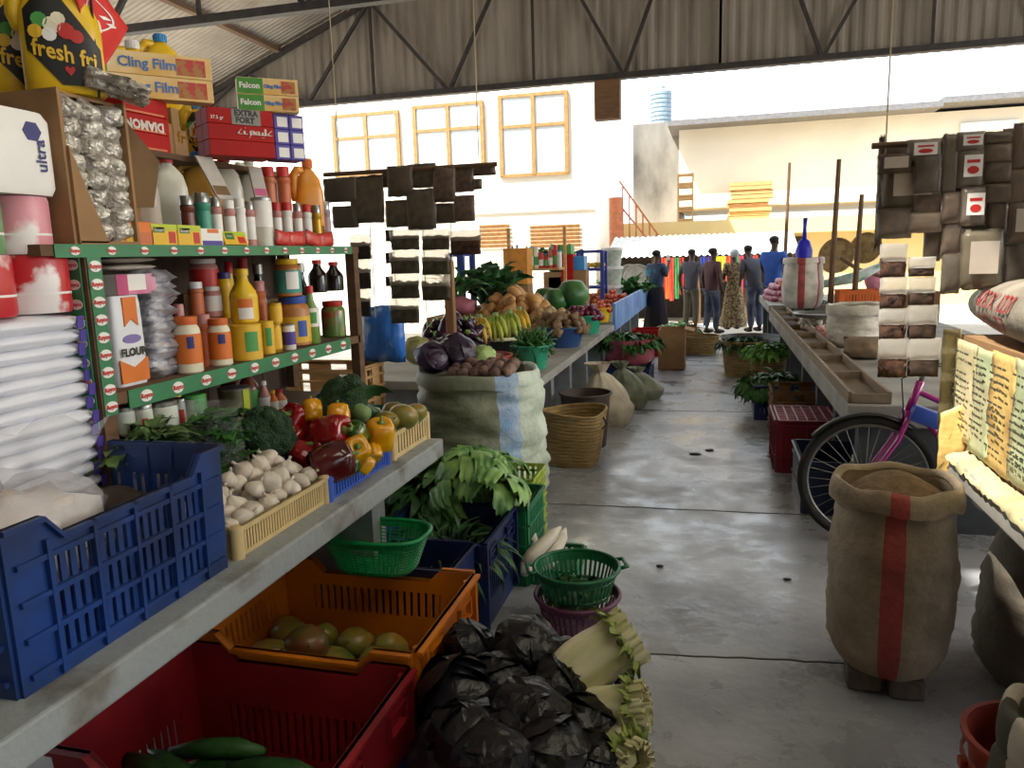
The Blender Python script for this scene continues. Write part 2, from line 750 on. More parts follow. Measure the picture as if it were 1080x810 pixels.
zt = at(697, 96, Y=30).z - at(697, 141, Y=30).z
b = MB()
pr = []
for i in range(10):
    z = zt * i / 10
    pr += [(0.40, z), (0.40, z + zt * 0.06), (0.37, z + zt * 0.075)]
b.lathe(pr + [(0.36, zt), (0.15, zt * 1.04)], seg=20)
b.build('tank_body', m_tank, tk, smooth=30)
b = MB()
b.lathe([(0.14, zt * 1.04), (0.14, zt * 1.10), (0.02, zt * 1.12)], seg=14)
b.build('tank_lid', m_tank, tk)
b = MB()
A = at(668, 240, Y=27.5)
Bq = at(716, 143, Y=27.5)
b.bx(A.x, min(Bq.x, x0 - 0.05), 27.5, 33, -0.125, zt0)
o = b.build('tank_house', m_stain)
tag(o, 'stained grey concrete block carrying the water tank', 'building')
# stack of crates on the balcony
for i in range(4):
    z = zb + 0.45 + i * 0.36
    if i == 0:
        k = thing('wooden_crate', 'lowest pale crate of the stack on the far balcony', 'crate')
        b = MB()
        for s in (-1, 1):
            for zz in (0.03, 0.29):
                b.bx(-0.22, 0.22, s * 0.19 - 0.01, s * 0.19 + 0.01, zz, zz + 0.06)
                b.bx(s * 0.22 - 0.01, s * 0.22 + 0.01, -0.19, 0.19, zz, zz + 0.06)
            for q in (-1, 1):
                b.bx(s * 0.22 - 0.02, s * 0.22 + 0.02, q * 0.19 - 0.02, q * 0.19 + 0.02, 0, 0.355)
        b.bx(-0.22, 0.22, -0.19, 0.19, 0, 0.02)
        b.build('slatting', m_wood, k)
    put(k, (xpx(723, YR - 1.4, z), YR - 1.4, z), 0, ['lowest pale crate of the stack on the far balcony', 'second crate from the bottom of the far balcony stack',
        'third crate from the bottom of the far balcony stack', 'topmost pale crate of the stack on the far balcony'][i], 'crates on the far balcony')
# lumber stacked against the long building
random.seed(3)
tb = thing('timber_stack', 'stack of pale sawn timber against the long building', 'timber stack', (xpx(790, YR - 0.6, zb + 0.5), YR - 0.6, zb + 0.45))
for i in range(9):
    b = MB()
    b.box((rnd(-0.08, 0.08), rnd(-0.05, 0.05), 0.06 + i * 0.13), (1.25, 0.5, 0.11))
    b.build('plank', m_wood, tb)
# spiral stair and its column in orange steel
st = thing('steel_stair', 'orange steel stair frame at the corner of the stained concrete block', 'stair', (xpx(650, 23.6, 2.5), 23.6, -0.125))
b = MB()
b.lathe([(0.22, 0), (0.22, at(650, 205, Y=24).z)], seg=14)
b.build('column', m_orange_steel, st)
b = MB()
zz = at(650, 258, Y=24).z
for i in range(6):
    b.bar((0.2 + i * 0.2, 0, zz + 1.9 - i * 0.3), (0.2 + i * 0.2, 0, zz), 0.04)
b.bar((0.1, 0, zz + 2.0), (1.3, 0, zz + 0.3), 0.05)
b.bar((0.1, 0, zz + 1.3), (1.3, 0, zz - 0.2), 0.05)
b.bar((-0.6, 0, zz + 0.9), (0.2, 0, zz + 0.9), 0.05)
b.bar((-0.6, 0, zz + 0.2), (0.2, 0, zz + 0.2), 0.05)
b.build('railing', m_orange_steel, st)
# corrugated roofs of the stalls outside
YS = 19.0
sr = thing('stall_shelter', 'low market shelter with a pale corrugated roof hung with coloured cloth', 'shelter', (1.5, YS, 0))
xa, xb = xpx(637, YS, 2), xpx(845, YS, 2)
z0, z1 = at(740, 270, Y=YS).z, at(740, 258, Y=YS + 1.6).z
b = MB()
n = int((xb - xa) / 0.14) * 4
La = [b.bm.verts.new((xa + (xb - xa) * i / n, YS, z0 + 0.03 * [0, 1, 1, 0][i % 4])) for i in range(n + 1)]
Lb = [b.bm.verts.new((xa + (xb - xa) * i / n, YS + 2.0, z1 + 0.25 + 0.03 * [0, 1, 1, 0][i % 4])) for i in range(n + 1)]
for i in range(n):
    b.face([La[i], La[i + 1], Lb[i + 1], Lb[i]])
rel(b.build('roof', m_roofw, sr), sr)
for i in range(5):
    x = xa + 0.1 + (xb - xa - 0.2) * i / 4
    rel(MB().bx(x - 0.05, x + 0.05, YS + 0.1, YS + 0.2, -0.12, z0).build('post', m_pole, sr), sr)
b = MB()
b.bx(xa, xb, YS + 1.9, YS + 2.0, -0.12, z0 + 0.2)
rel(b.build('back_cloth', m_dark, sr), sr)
cols = ['#c8402c', '#e07030', '#d84838', '#3f8f4c', '#b03030', '#2c3f9c', '#43307a', '#1f7f8c', '#e8d020', '#e6d84a', '#e4502c', '#2f7f50', '#d04060', '#3858b8', '#c8402c']
pxs = [700, 704, 708.5, 714, 719, 741, 746, 752, 758, 763, 768, 777, 782, 790, 797]
random.seed(5)
for i, (hx, px) in enumerate(zip(cols, pxs)):
    x = xpx(px, YS - 0.05, 1.5)
    zb2 = [0.55, 0.5, 0.45, 0.5, 0.6, 1.0, 1.0, 0.9, 1.1, 1.1, 0.9, 0.6, 0.6, 0.8, 0.7][i]
    b = MB()
    b.surf(lambda u, v: (x + (u - 0.5) * 0.10, YS - 0.06 + 0.02 * math.sin(u * 9 + v * 3), zb2 + (z0 - 0.02 - zb2) * v), 5, 6)
    o = b.build('hanging_cloth', mat('cloth_%d' % i, hx, rough=0.85), solid=0.006)
    names = {'#c8402c': 'red', '#e07030': 'orange', '#d84838': 'coral', '#3f8f4c': 'green', '#b03030': 'dark red', '#2c3f9c': 'blue', '#43307a': 'violet', '#1f7f8c': 'teal',
             '#e8d020': 'yellow', '#e6d84a': 'pale yellow', '#e4502c': 'scarlet', '#2f7f50': 'bottle green', '#d04060': 'pink', '#3858b8': 'bright blue'}
    side = ['left of the shopper group, first cloth', '', '', '', '', '', '', '', '', '', '', '', '', '', 'at the right end of the row'][i]
    lab = '%s cloth strip hanging under the far stall roof' % names[hx]
    if i == 0:
        lab = 'red cloth strip at the left end of the hanging row'
    if i == 14:
        lab = 'red cloth strip at the right end of the hanging row'
    tag(o, lab, 'cloth', 'cloths hanging at the far stall')
# sign box hanging below the gable and two bare poles
o = MB().bx(-0.22, 0.22, -0.12, 0.12, -0.3, 0.35).build('lamp_box', m_wood2, loc=(at(641, 92, Y=YG - 0.12).x, YG - 0.12, 4.60 - 0.35))
tag(o, 'small brown box hanging below the gable edge', 'lamp box')
for px, pt, pb, lab in ((833, 165, 262, 'tall bare wooden pole rising behind the man in blue'), (885, 168, 300, 'thin grey pole left of the hanging spice packets'), (909, 205, 300, 'shorter thin pole beside the hanging spice packets')):
    Y = 17.5 if px == 833 else 11.95
    A = at(px, pt, Y=Y)
    o = MB().tube([(0, 0, 0), (0.02, 0, A.z * 0.5), (0.05, 0, A.z)], [0.045, 0.04, 0.03], 8).build('wooden_pole', m_pole, loc=(A.x - 0.05, Y, 0.0 if Y < 14.4 else -0.125))
    tag(o, lab, 'pole')

# ---------------------------------------------------------------- concrete market counters
m_slab = mat('painted_concrete', '#979d9e', rough=0.7, hex2='#655c50', scale=5.0, bump=0.35, bscale=20, thr=(0.32, 0.52))
m_slab2 = mat('grey_concrete', '#9c9a93', rough=0.7, hex2='#77736b', scale=3.0, bump=0.2, thr=(0.25, 0.6))
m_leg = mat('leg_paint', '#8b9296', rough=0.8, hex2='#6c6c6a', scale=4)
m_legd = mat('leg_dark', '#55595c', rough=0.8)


def counter(name, label, x0, x1, y0, y1, z, th, legs, ms, ml, face=None):
    t = thing(name, label, 'counter', ((x0 + x1) / 2, (y0 + y1) / 2, 0))
    o = t.location
    b = MB()
    b.bx(x0 - o.x, x1 - o.x, y0 - o.y, y1 - o.y, z - th, z, bev=0.008)
    b.build('worktop', ms, t)
    s = 1 if x1 < 0 else -1
    fx = x1 if x1 < 0 else x0
    for y in legs:
        b = MB()
        b.bx(fx - s * 0.07 - o.x, (x0 if x1 < 0 else x1) + s * 0.1 - o.x, y - 0.06 - o.y, y + 0.06 - o.y, 0, z - th)
        b.build('leg', ml, t)
    return t


counter('market_counter', 'near left painted concrete counter carrying the produce baskets', -2.7, -1.25, 0.1, 3.32, 0.8, 0.085, (0.95, 2.72), m_slab, m_leg)
counter('market_counter', 'middle left concrete counter carrying the coloured tubs', -3.0, -1.28, 5.35, 9.9, 0.72, 0.07, (5.45, 6.3, 7.15, 8.1, 9.2), m_slab2, m_leg)
counter('market_counter', 'far left counter with a blue painted board along its edge', -3.0, -1.36, 10.3, 16.5, 0.72, 0.07, (10.4, 11.8, 13.2, 14.6), m_slab2, m_leg)
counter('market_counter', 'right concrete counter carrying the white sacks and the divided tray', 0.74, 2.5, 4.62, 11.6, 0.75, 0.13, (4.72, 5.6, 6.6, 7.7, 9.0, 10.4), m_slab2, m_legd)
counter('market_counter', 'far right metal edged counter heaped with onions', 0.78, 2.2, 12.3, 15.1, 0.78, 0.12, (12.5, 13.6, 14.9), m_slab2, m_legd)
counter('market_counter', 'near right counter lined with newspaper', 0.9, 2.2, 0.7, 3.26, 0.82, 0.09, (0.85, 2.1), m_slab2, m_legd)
b = MB()
b.bx(-1.36, -1.32, 10.3, 16.0, 0.60, 0.97)
tag(b.build('edge_board', mat('blue_board', '#7fa6d8', rough=0.5, hex2='#4f78b8', scale=3)), 'pale blue board along the edge of the far left counter', 'board')

# ---------------------------------------------------------------- builders for packed goods
m_white = mat('white_plastic', '#e9e7e1', rough=0.4, noise=0.04)
m_red = mat('red_plastic', '#c02a20', rough=0.35, noise=0.06)
m_orange = mat('orange_plastic', '#d96a28', rough=0.4, noise=0.06)
m_yellow = mat('yellow_plastic', '#e8bd1e', rough=0.35, noise=0.06)
m_blue = mat('blue_plastic', '#2a4fa8', rough=0.4, noise=0.08)
m_sky = mat('sky_blue_plastic', '#3f8fd0', rough=0.4, noise=0.06)
m_green = mat('green_print', '#2f7a3c', rough=0.5, noise=0.08)
m_black = mat('black_print', '#1a1816', rough=0.5, noise=0.04)
m_navy = mat('navy_print', '#2b2f78', rough=0.5)
m_purple = mat('purple_print', '#4a3a98', rough=0.5, noise=0.06)
m_pink = mat('pink_print', '#cc4a80', rough=0.5)
m_cream = mat('cream_sauce', '#e6dcc0', rough=0.35, noise=0.05)
m_spice = mat('orange_spice', '#c76a3c', rough=0.45, noise=0.08)
m_pinkspice = mat('pink_spice', '#c98a84', rough=0.45, noise=0.1)
m_sauce = mat('dark_sauce', '#1e1512', rough=0.12, noise=0.1)
m_brownsauce = mat('brown_sauce', '#6b3322', rough=0.25, noise=0.1)
m_gold = mat('gold_tin', '#c9a02c', rough=0.35, metal=0.4, noise=0.1)
m_tin = mat('tin_metal', '#a9a9a4', rough=0.3, metal=0.8)
m_clear = mat('milky_bottle', '#cfccbb', rough=0.25, noise=0.08)
m_amber = mat('amber_oil', '#b98a3e', rough=0.2, noise=0.1)
m_peanut = mat('peanut_butter', '#b8783c', rough=0.4, noise=0.08)
m_lime = mat('lime_print', '#b9c832', rough=0.5, noise=0.06)
m_redprint = mat('red_print', '#c22c26', rough=0.45, noise=0.05)
m_whiteprint = mat('white_print', '#ebe8e2', rough=0.5, noise=0.03)
m_yprint = mat('yellow_print', '#e6b830', rough=0.5, noise=0.05)
m_oprint = mat('orange_print', '#dd7526', rough=0.5, noise=0.05)
m_gprint = mat('green_label', '#4c9a4a', rough=0.5, noise=0.06)
m_card = mat('cardboard', '#9a7650', rough=0.85, noise=0.08)
m_cardd = mat('cardboard_inside', '#7d6040', rough=0.9, noise=0.1)
m_foil = mat('foil_packet', '#e6e6ea', rough=0.3, metal=0.55, hex2='#9a9aa8', scale=14, bump=0.5)
m_cello = mat('cellophane_pack', '#d9d4c8', rough=0.12, hex2='#857c72', scale=26, bump=1.0, bscale=34, metal=0.4)
m_flour = mat('white_bag', '#e4e6ea', rough=0.45, noise=0.04)
VW = -0.95          # direction (angle) from the shelf towards the aisle


def pxs_m(p):       # metres per photo pixel at a point
    return (Vector(p) - Vector((0, 0, H))).dot(CF) / FPX


def jarp(r, h):
    return [(r * 0.86, 0), (r, 0.03 * h), (r, 0.72 * h), (r * 0.93, 0.80 * h), (r * 0.78, 0.85 * h), (r * 0.78, 0.88 * h)], [(r * 0.84, 0.86 * h), (r * 0.86, 0.88 * h), (r * 0.86, 0.985 * h), (r * 0.8, h)]


def canp(r, h):
    return [(r * 0.97, 0), (r, 0.01 * h), (r, 0.93 * h), (r * 0.97, 0.94 * h)], [(r * 1.02, 0.93 * h), (r * 1.03, 0.985 * h), (r * 0.95, h)]


def botp(r, h):
    return [(r * 0.88, 0), (r, 0.03 * h), (r, 0.5 * h), (r * 0.92, 0.58 * h), (r * 0.5, 0.74 * h), (r * 0.4, 0.84 * h), (r * 0.4, 0.9 * h)], [(r * 0.5, 0.87 * h), (r * 0.5, 0.99 * h), (r * 0.42, h)]


def shakep(r, h):
    return [(r * 0.95, 0), (r, 0.02 * h), (r, 0.12 * h), (r * 0.9, 0.14 * h), (r * 0.9, 0.7 * h), (r, 0.72 * h), (r, 0.8 * h), (r * 0.8, 0.82 * h)], [(r * 0.88, 0.82 * h), (r * 0.88, 0.985 * h), (r * 0.8, h)]


SHAPES = {'jar': jarp, 'can': canp, 'bottle': botp, 'shaker': shakep}


def vessel(name, label, cat, loc, r, h, shape, mb, mc, lab=None, txt=None, group=None, spot=None, sx=1.0, sy=1.0):
    """lab = (z0, z1, material) as fractions of the height; txt = (words, size, material, z)"""
    t = thing(name, label, cat, loc, 0, group)
    body, cap = SHAPES[shape](r, h)
    b = MB()
    b.lathe(body, seg=20, sx=sx, sy=sy)
    b.build('body', mb, t, smooth=40)
    b = MB()
    b.lathe(cap, seg=20, sx=sx, sy=sy)
    b.build('cap' if shape == 'bottle' else 'lid', mc, t, smooth=40)
    rr = max(p[0] for p in body) + 0.0012
    if lab:
        z0, z1, ml = lab
        b = MB()
        k = rr if shape != 'shaker' else r * 0.9 + 0.0012
        b.lathe([(k, z0 * h), (k, z1 * h)], seg=24, cap0=False, cap1=False, sx=sx, sy=sy)
        b.build('paper_label', ml, t, smooth=True)
    if spot:
        u0, u1, z0, z1, mk = spot
        b = MB()
        k = rr + 0.0012
        b.surf(lambda u, v: (k * sx * math.cos(VW + u0 + (u1 - u0) * u), k * sy * math.sin(VW + u0 + (u1 - u0) * u), (z0 + (z1 - z0) * v) * h), 8, 1)
        b.build('label_picture', mk, t)
    if txt:
        text(txt[0], txt[1], txt[2], 'lettering', t, fn=wrap(rr + 0.003, txt[3] * h, VW))
    return t


def item(name, label, cat, shape, px, wpx, ytop, X, z, mb, mc, **k):
    Y = ypx(px, X, z)
    sc = pxs_m((X, Y, z))
    h = at(px, ytop, X=X).z - z
    return vessel(name, label, cat, (X, Y, z), wpx * sc / 2, h, shape, mb, mc, **k)


def edge(A, B):
    A, B = Vector(A), Vector(B)
    xd = (B - A)
    L = xd.length
    xd.normalize()
    zd = Vector((0, 0, 1))
    n = xd.cross(zd)
    return A, xd, zd, n, L


def carton(name, label, cat, A, B, h, depth, m, panels=(), words=(), group=None, name_body='box_body', bev=0.002):
    """box whose lower front edge runs A -> B; panels = [(u0,u1,v0,v1,mat,part)], words = [(txt,u,v,size,mat,bold)] on its front;
    'end' panels use u in 1..2 for the right-hand end"""
    A, xd, zd, n, L = edge(A, B)
    mid = A + xd * L / 2 - n * depth / 2
    global LASTC
    t = LASTC = thing(name, label, cat, mid, math.atan2(xd.y, xd.x), group)
    b = MB()
    b.box((0, 0, h / 2), (L, depth, h), bev=bev)
    b.build(name_body, m, t)
    for (u0, u1, v0, v1, mk, pn) in panels:
        b = MB()
        if u0 >= 1:
            b.bx(L / 2 - 0.001, L / 2 + 0.0012, -depth / 2 + (u0 - 1) * depth, -depth / 2 + (u1 - 1) * depth, v0 * h, v1 * h)
        else:
            b.bx((u0 - 0.5) * L, (u1 - 0.5) * L, -depth / 2 - 0.0012, -depth / 2 + 0.001, v0 * h, v1 * h)
        b.build(pn, mk, t)
    for (s, u, v, size, mk, bold) in words:
        if u >= 1:
            text(s, size, mk, 'lettering', t, M=Matrix(((0, 0, 1, L / 2 + 0.002), (1, 0, 0, -depth / 2 + (u - 1) * depth), (0, 1, 0, v * h), (0, 0, 0, 1))), bold=bold)
        else:
            text(s, size, mk, 'lettering', t, M=face_y((u - 0.5) * L, -depth / 2 - 0.002, v * h), bold=bold)
    return t


def pillow(b, c, size, M=None, wr=0.06, seed=0, nu=10, nv=8, pinch=0.12):
    """a filled sachet: two bulging sheets joined at a flat seam; width along x, height along z, bulge along y"""
    w_, t_, h_ = size
    c = Vector(c)
    off = seed * 5.3

    def sheet(sgn):
        def f(u, v):
            x, z = (u - 0.5), (v - 0.5)
            e = max(0.0, (1 - (2 * abs(x)) ** 3.0)) * max(0.0, (1 - (2 * abs(z)) ** 3.0))
            k = 1 + 0.07 * mnoise.noise(Vector((off, z * 4 + (3 if x > 0 else 0), 2.2)))
            y = sgn * t_ / 2 * (e ** 0.6) * (1 + wr * 4 * mnoise.noise(Vector((x * 5, z * 6 + off, sgn))))
            p = Vector((x * w_ * (k - pinch * 0.35 * (1 - (2 * z) ** 2) * (abs(x) * 2) ** 3 * 0), y, z * h_ + wr * h_ * 0.3 * mnoise.noise(Vector((x * 6, off, z * 3)))))
            return c + (M @ p if M else p)
        return f
    b.surf(sheet(1), nu, nv)
    b.surf(sheet(-1), nu, nv)
    bmesh.ops.remove_doubles(b.bm, verts=b.bm.verts[:], dist=1e-5)
    return b


def t_last():
    return LASTC


# ---------------------------------------------------------------- crates and baskets


def crate(name, label, loc, w_, d_, h, m, rz=0.0, th=0.008, dip=(0.0, 0.0), slat=None, ribs=(), cols=0, corner=0.12, flange=0.014, taper=0.0, group=None, cat='crate', base=True, post=None, slot=True):
    """moulded crate: slat = (v0, v1, pitch) band of open slots; dip = how far the rim drops along the x walls and the y walls"""
    t = thing(name, label, cat, loc, rz, group)
    b = MB()

    def wall(o, ux, uy, L, dp, nrm):
        def pt(u, v, e):
            return (o[0] + ux * u + nrm[0] * e, o[1] + uy * u + nrm[1] * e, v)

        def blk(u0, u1, v0, v1, e0=0.0, e1=None):
            e1 = th if e1 is None else e1
            b.prism([(u0, v0), (u1, v0), (u1, v1), (u0, v1)], e0, e1, fn=lambda a, c, d: pt(a, c, d))
        cw = corner * L
        hl = h - dp
        if slat:
            v0, v1, p = slat
            blk(0, cw, 0, h)
            blk(L - cw, L, 0, h)
            blk(cw, L - cw, 0, v0 * h)
            blk(cw, L - cw, v1 * h, hl)
            n = max(2, int((L - 2 * cw) / p))
            for i in range(n):
                u = cw + (L - 2 * cw) * (i + 0.5) / n
                s_ = (L - 2 * cw) / n * 0.29
                blk(u - s_, u + s_, v0 * h, v1 * h, 0.0, th * 0.8)
        else:
            blk(0, cw, 0, h)
            blk(L - cw, L, 0, h)
            blk(cw, L - cw, 0, hl)
        for r_ in ribs:
            blk(cw * 0.2, L - cw * 0.2, r_ * h - 0.006, r_ * h + 0.006, 0.0, th + 0.010)
        for i in range(cols + 1 if cols else 0):
            u = cw + (L - 2 * cw) * i / cols
            blk(u - 0.005, u + 0.005, 0.02 * h, hl, 0.0, th + 0.012)
        # rim with its dip
        k = min(0.06 * L, 0.05)
        pts = [(0, h), (cw, h), (cw + k, hl), (L - cw - k, hl), (L - cw, h), (L, h)] if dp else [(0, h), (L, h)]
        if dp:
            b.prism([(cw, hl), (cw + k, hl), (cw, h)], 0, th, fn=lambda a, c, d: pt(a, c, d))
            b.prism([(L - cw - k, hl), (L - cw, hl), (L - cw, h)], 0, th, fn=lambda a, c, d: pt(a, c, d))
        for (ua, va), (ub, vb) in zip(pts, pts[1:]):
            b.prism([(ua, va - 0.012), (ub, vb - 0.012), (ub, vb), (ua, va)], -0.002, th + flange, fn=lambda a, c, d: pt(a, c, d))
    x, y = w_ / 2, d_ / 2
    wall((-x, -y), 1, 0, w_, dip[0], (0, 1) if False else (0, -1))
    wall((x, y), -1, 0, w_, dip[0], (0, 1))
    wall((x, -y), 0, 1, d_, dip[1], (1, 0))
    wall((-x, y), 0, -1, d_, dip[1], (-1, 0))
    for v in b.bm.verts:
        k = 1 - taper * (1 - v.co.z / h)
        v.co.x *= k
        v.co.y *= k
    b.build('walls', m, t)
    k = 1 - taper
    b = MB()
    b.bx(-x * k, x * k, -y * k, y * k, 0.0, 0.008)
    b.build('base', m, t)
    if post:
        for sx in (-1, 1):
            for sy in (-1, 1):
                b = MB()
                b.lathe([(post, 0), (post, h * 1.02), (post * 0.7, h * 1.08), (post * 0.2, h * 1.1)], (sx * x, sy * y, 0), 10)
                b.build('corner_post', m, t, smooth=40)
    return t


def basin(name, label, loc, r, h, m, cat='basin', k=0.75, rim=0.012, sx=1.0, sy=1.0, ears=False, group=None, rz=0.0):
    t = thing(name, label, cat, loc, rz, group)
    b = MB()
    b.lathe([(r * k, 0), (r * 0.99, h), (r + rim, h), (r + rim, h - 0.012), (r * 0.995 + 0.004, h - 0.016)][:3] + [(r + rim, h - 0.014), (r - 0.006, h - 0.004), (r * k - 0.006, 0.006)], seg=32, sx=sx, sy=sy, cap0=True, cap1=True)
    b.build('bowl', m, t, smooth=35)
    if ears:
        for s in (-1, 1):
            b = MB()
            b.tube([(s * r * sx * 0.98, -0.05, h - 0.006), (s * (r + 0.035) * sx, -0.035, h - 0.008), (s * (r + 0.035) * sx, 0.035, h - 0.008), (s * r * sx * 0.98, 0.05, h - 0.006)], 0.007, 8)
            b.build('handle', m, t, smooth=True)
    return t


def lattice(name, label, loc, r, h, m, k=0.72, nv=36, nh=5, ears=False, cat='basket', sx=1.0, sy=1.0, solid0=0.15, solid1=0.8, rz=0.0, n=2.0, thk=0.004):
    """round plastic basket with an open lattice wall"""
    t = thing(name, label, cat, loc, rz)
    b = MB()

    def P(a, v, e=0.0):
        q = (r * (k + (1 - k) * v) + e)
        ca, sa = math.cos(a), math.sin(a)
        if n != 2:
            ca = math.copysign(abs(ca) ** (2 / n), ca)
            sa = math.copysign(abs(sa) ** (2 / n), sa)
        return Vector((q * ca * sx, q * sa * sy, v * h))
    for i in range(nv):
        a = 2 * PI * i / nv
        b.bar(P(a, 0.02), P(a, 0.97), 2 * PI * r * min(sx, sy) / nv * 0.42, thk)
    N = 40
    for j in range(nh):
        v = solid0 + (solid1 - solid0) * j / max(1, nh - 1)
        b.tube([P(2 * PI * i / N, v, 0.001) for i in range(N)], thk * 0.75, 5, closed=True)
    b.surf(lambda u, v: P(2 * PI * u, solid0 * v), N, 2)
    b.surf(lambda u, v: P(2 * PI * u, solid1 + (1 - solid1) * v), N, 2)
    b.build('wall', m, t)
    b = MB()
    b.tube([P(2 * PI * i / N, 1.0, 0.005) for i in range(N)], 0.009, 8, closed=True)
    b.build('rim', m, t, smooth=True)
    b = MB()
    b.rings([[P(2 * PI * i / N, 0) for i in range(N)], [P(2 * PI * i / N, 0) + Vector((0, 0, 0.004)) for i in range(N)]])
    b.build('base', m, t)
    if ears:
        for s in (-1, 1):
            b = MB()
            b.tube([P(0 if s > 0 else PI, 0.99) + Vector((0, -0.05, 0)), P(0 if s > 0 else PI, 0.99) + Vector((s * 0.035, -0.045, 0.004)), P(0 if s > 0 else PI, 0.99) + Vector((s * 0.035, 0.045, 0.004)), P(0 if s > 0 else PI, 0.99) + Vector((0, 0.05, 0))], 0.009, 8)
            b.build('handle', m, t, smooth=True)
    return t


# ---------------------------------------------------------------- leaves and vegetables


def leaf(b, base, d, L, W, curl=0.6, crink=0.25, seed=0, nu=6, nv=9, stem=0.25, roll=0.0):
    d = Vector(d).normalized()
    side = d.cross(Vector((0, 0, 1)))
    if side.length < 0.05:
        side = Vector((math.cos(seed), math.sin(seed), 0))
    side.normalize()
    side = (Matrix.Rotation(roll, 3, d) @ side)
    nrm = side.cross(d).normalized()
    base = Vector(base)

    def f(u, v):
        s_ = v * L
        c = curl * v * v
        p = base + d * (s_ * math.cos(c * 0.8)) - nrm * (s_ * math.sin(c)) * 1.0
        if v < stem:
            wv = 0.07 + 0.05 * v
        else:
            q = (v - stem) / (1 - stem)
            wv = max(0.06, math.sin(PI * min(1, q * 0.94 + 0.06)) ** 0.6)
        x = (u - 0.5) * W * wv
        k = crink * W * (abs(u - 0.5) * 2) ** 1.5 * ((mnoise.noise(Vector((seed * 3.3 + u * 2, v * 5.5, seed))) * 1.3 + 0.55 * math.sin(v * 23 + seed * 1.7 + (2 if u > 0.5 else 0))) if v > stem else 0)
        k += 0.10 * crink * W * mnoise.noise(Vector((u * 9, v * 14, seed)))
        return p + side * x + nrm * (k + 0.25 * W * (abs(u - 0.5) * 2) ** 2 * 0.5)
    b.surf(f, nu, nv)


def greens(name, label, cat, loc, n, L, W, m, m_stem=None, rad=0.1, spread=1.0, curl=0.9, crink=0.35, flat=1.0, group=None, seed=1, ex=1.0, ey=1.0, hz=0.0, kind=None, lean=(0, 0), stem=0.25):
    """bunch of leaves growing out of a small footprint"""
    random.seed(seed)
    t = thing(name, label, cat, loc, 0, group)
    b = MB()
    for i in range(n):
        a = rnd(0, 2 * PI)
        q = math.sqrt(rnd(0, 1))
        base = (rad * ex * q * math.cos(a), rad * ey * q * math.sin(a), hz * (1 - q) + rnd(0, 0.02))
        d = (spread * q * math.cos(a) + rnd(-0.3, 0.3) + lean[0], spread * q * math.sin(a) + rnd(-0.3, 0.3) + lean[1], flat * (1.1 - 0.7 * q))
        k = rnd(0.7, 1.15)
        leaf(b, base, d, L * k, W * k, curl * rnd(0.5, 1.3), crink, seed=seed * 50 + i, stem=stem, roll=rnd(-0.6, 0.6))
    o = b.build('leaves', m, t, smooth=True)
    b = MB()
    for i in range(max(3, n // 6)):
        a = 2 * PI * i / max(3, n // 6)
        b.tube([(rad * ex * 0.5 * math.cos(a), rad * ey * 0.5 * math.sin(a), 0.0), (rad * ex * 0.6 * math.cos(a), rad * ey * 0.6 * math.sin(a), hz + L * 0.3)], [0.007, 0.004], 6)
    b.build('stems', m_stem or m, t, smooth=True)
    return t


m_leaf = mat('leaf_green', '#3f7a2c', rough=0.5, hex2='#1f4a1c', scale=12, var=0.15)
m_leafd = mat('leaf_dark', '#3a6b36', rough=0.5, hex2='#1d421d', scale=12, var=0.15)
m_leafl = mat('leaf_light', '#86b050', rough=0.5, hex2='#4c7a30', scale=9, var=0.1)
m_stemg = mat('stem_green', '#7fa052', rough=0.5)
m_garlic = mat('garlic_skin', '#ded6c8', rough=0.6, hex2='#bcae9c', scale=20, stretch=(1, 1, 0.25), var=0.08)
m_rpep = mat('red_pepper', '#a8141a', rough=0.14, hex2='#7a0c14', scale=6, spec=0.7)
m_dpep = mat('dark_red_pepper', '#5e1418', rough=0.14, hex2='#3a0e12', scale=6, spec=0.7)
m_ypep = mat('yellow_pepper', '#e8b010', rough=0.16, hex2='#d08a10', scale=6, spec=0.7)
m_gpep = mat('green_pepper', '#2f5a20', rough=0.16, hex2='#d8a018', scale=7, spec=0.7, thr=(0.25, 0.45))
m_broc = mat('broccoli_green', '#2e4f2e', rough=0.85, hex2='#1c3420', scale=60, bump=1.0, bscale=110)
m_brocs = mat('broccoli_stem', '#7e9a5c', rough=0.6)
m_mango = mat('mango_green', '#5a7a34', rough=0.35, hex2='#9a7a34', scale=5, var=0.12)
m_potato = mat('potato_skin', '#94785a', rough=0.85, hex2='#665038', scale=14, bump=0.25, var=0.12)
m_onion = mat('red_onion', '#7c1f3c', rough=0.35, hex2='#54142c', scale=6, stretch=(1, 1, 0.3), var=0.15)
m_tomato = mat('tomato_red', '#c0301c', rough=0.25, var=0.15, hex2='#c8602c', scale=3)
m_squash = mat('butternut', '#c99a5e', rough=0.55, hex2='#b3814a', scale=5, var=0.08)
m_eggpl = mat('aubergine', '#3a1a34', rough=0.2, hex2='#241024', scale=4, var=0.2)
m_pcab = mat('purple_cabbage', '#3c2a42', rough=0.4, hex2='#241a2c', scale=7, bump=0.4, var=0.15)
m_pcabd = mat('dark_cabbage', '#17141c', rough=0.33, hex2='#0a090d', scale=9, bump=0.5, var=0.2)
m_melon = mat('melon_green', '#4f8040', rough=0.4, hex2='#264e28', scale=3, stretch=(3, 3, 0.5))


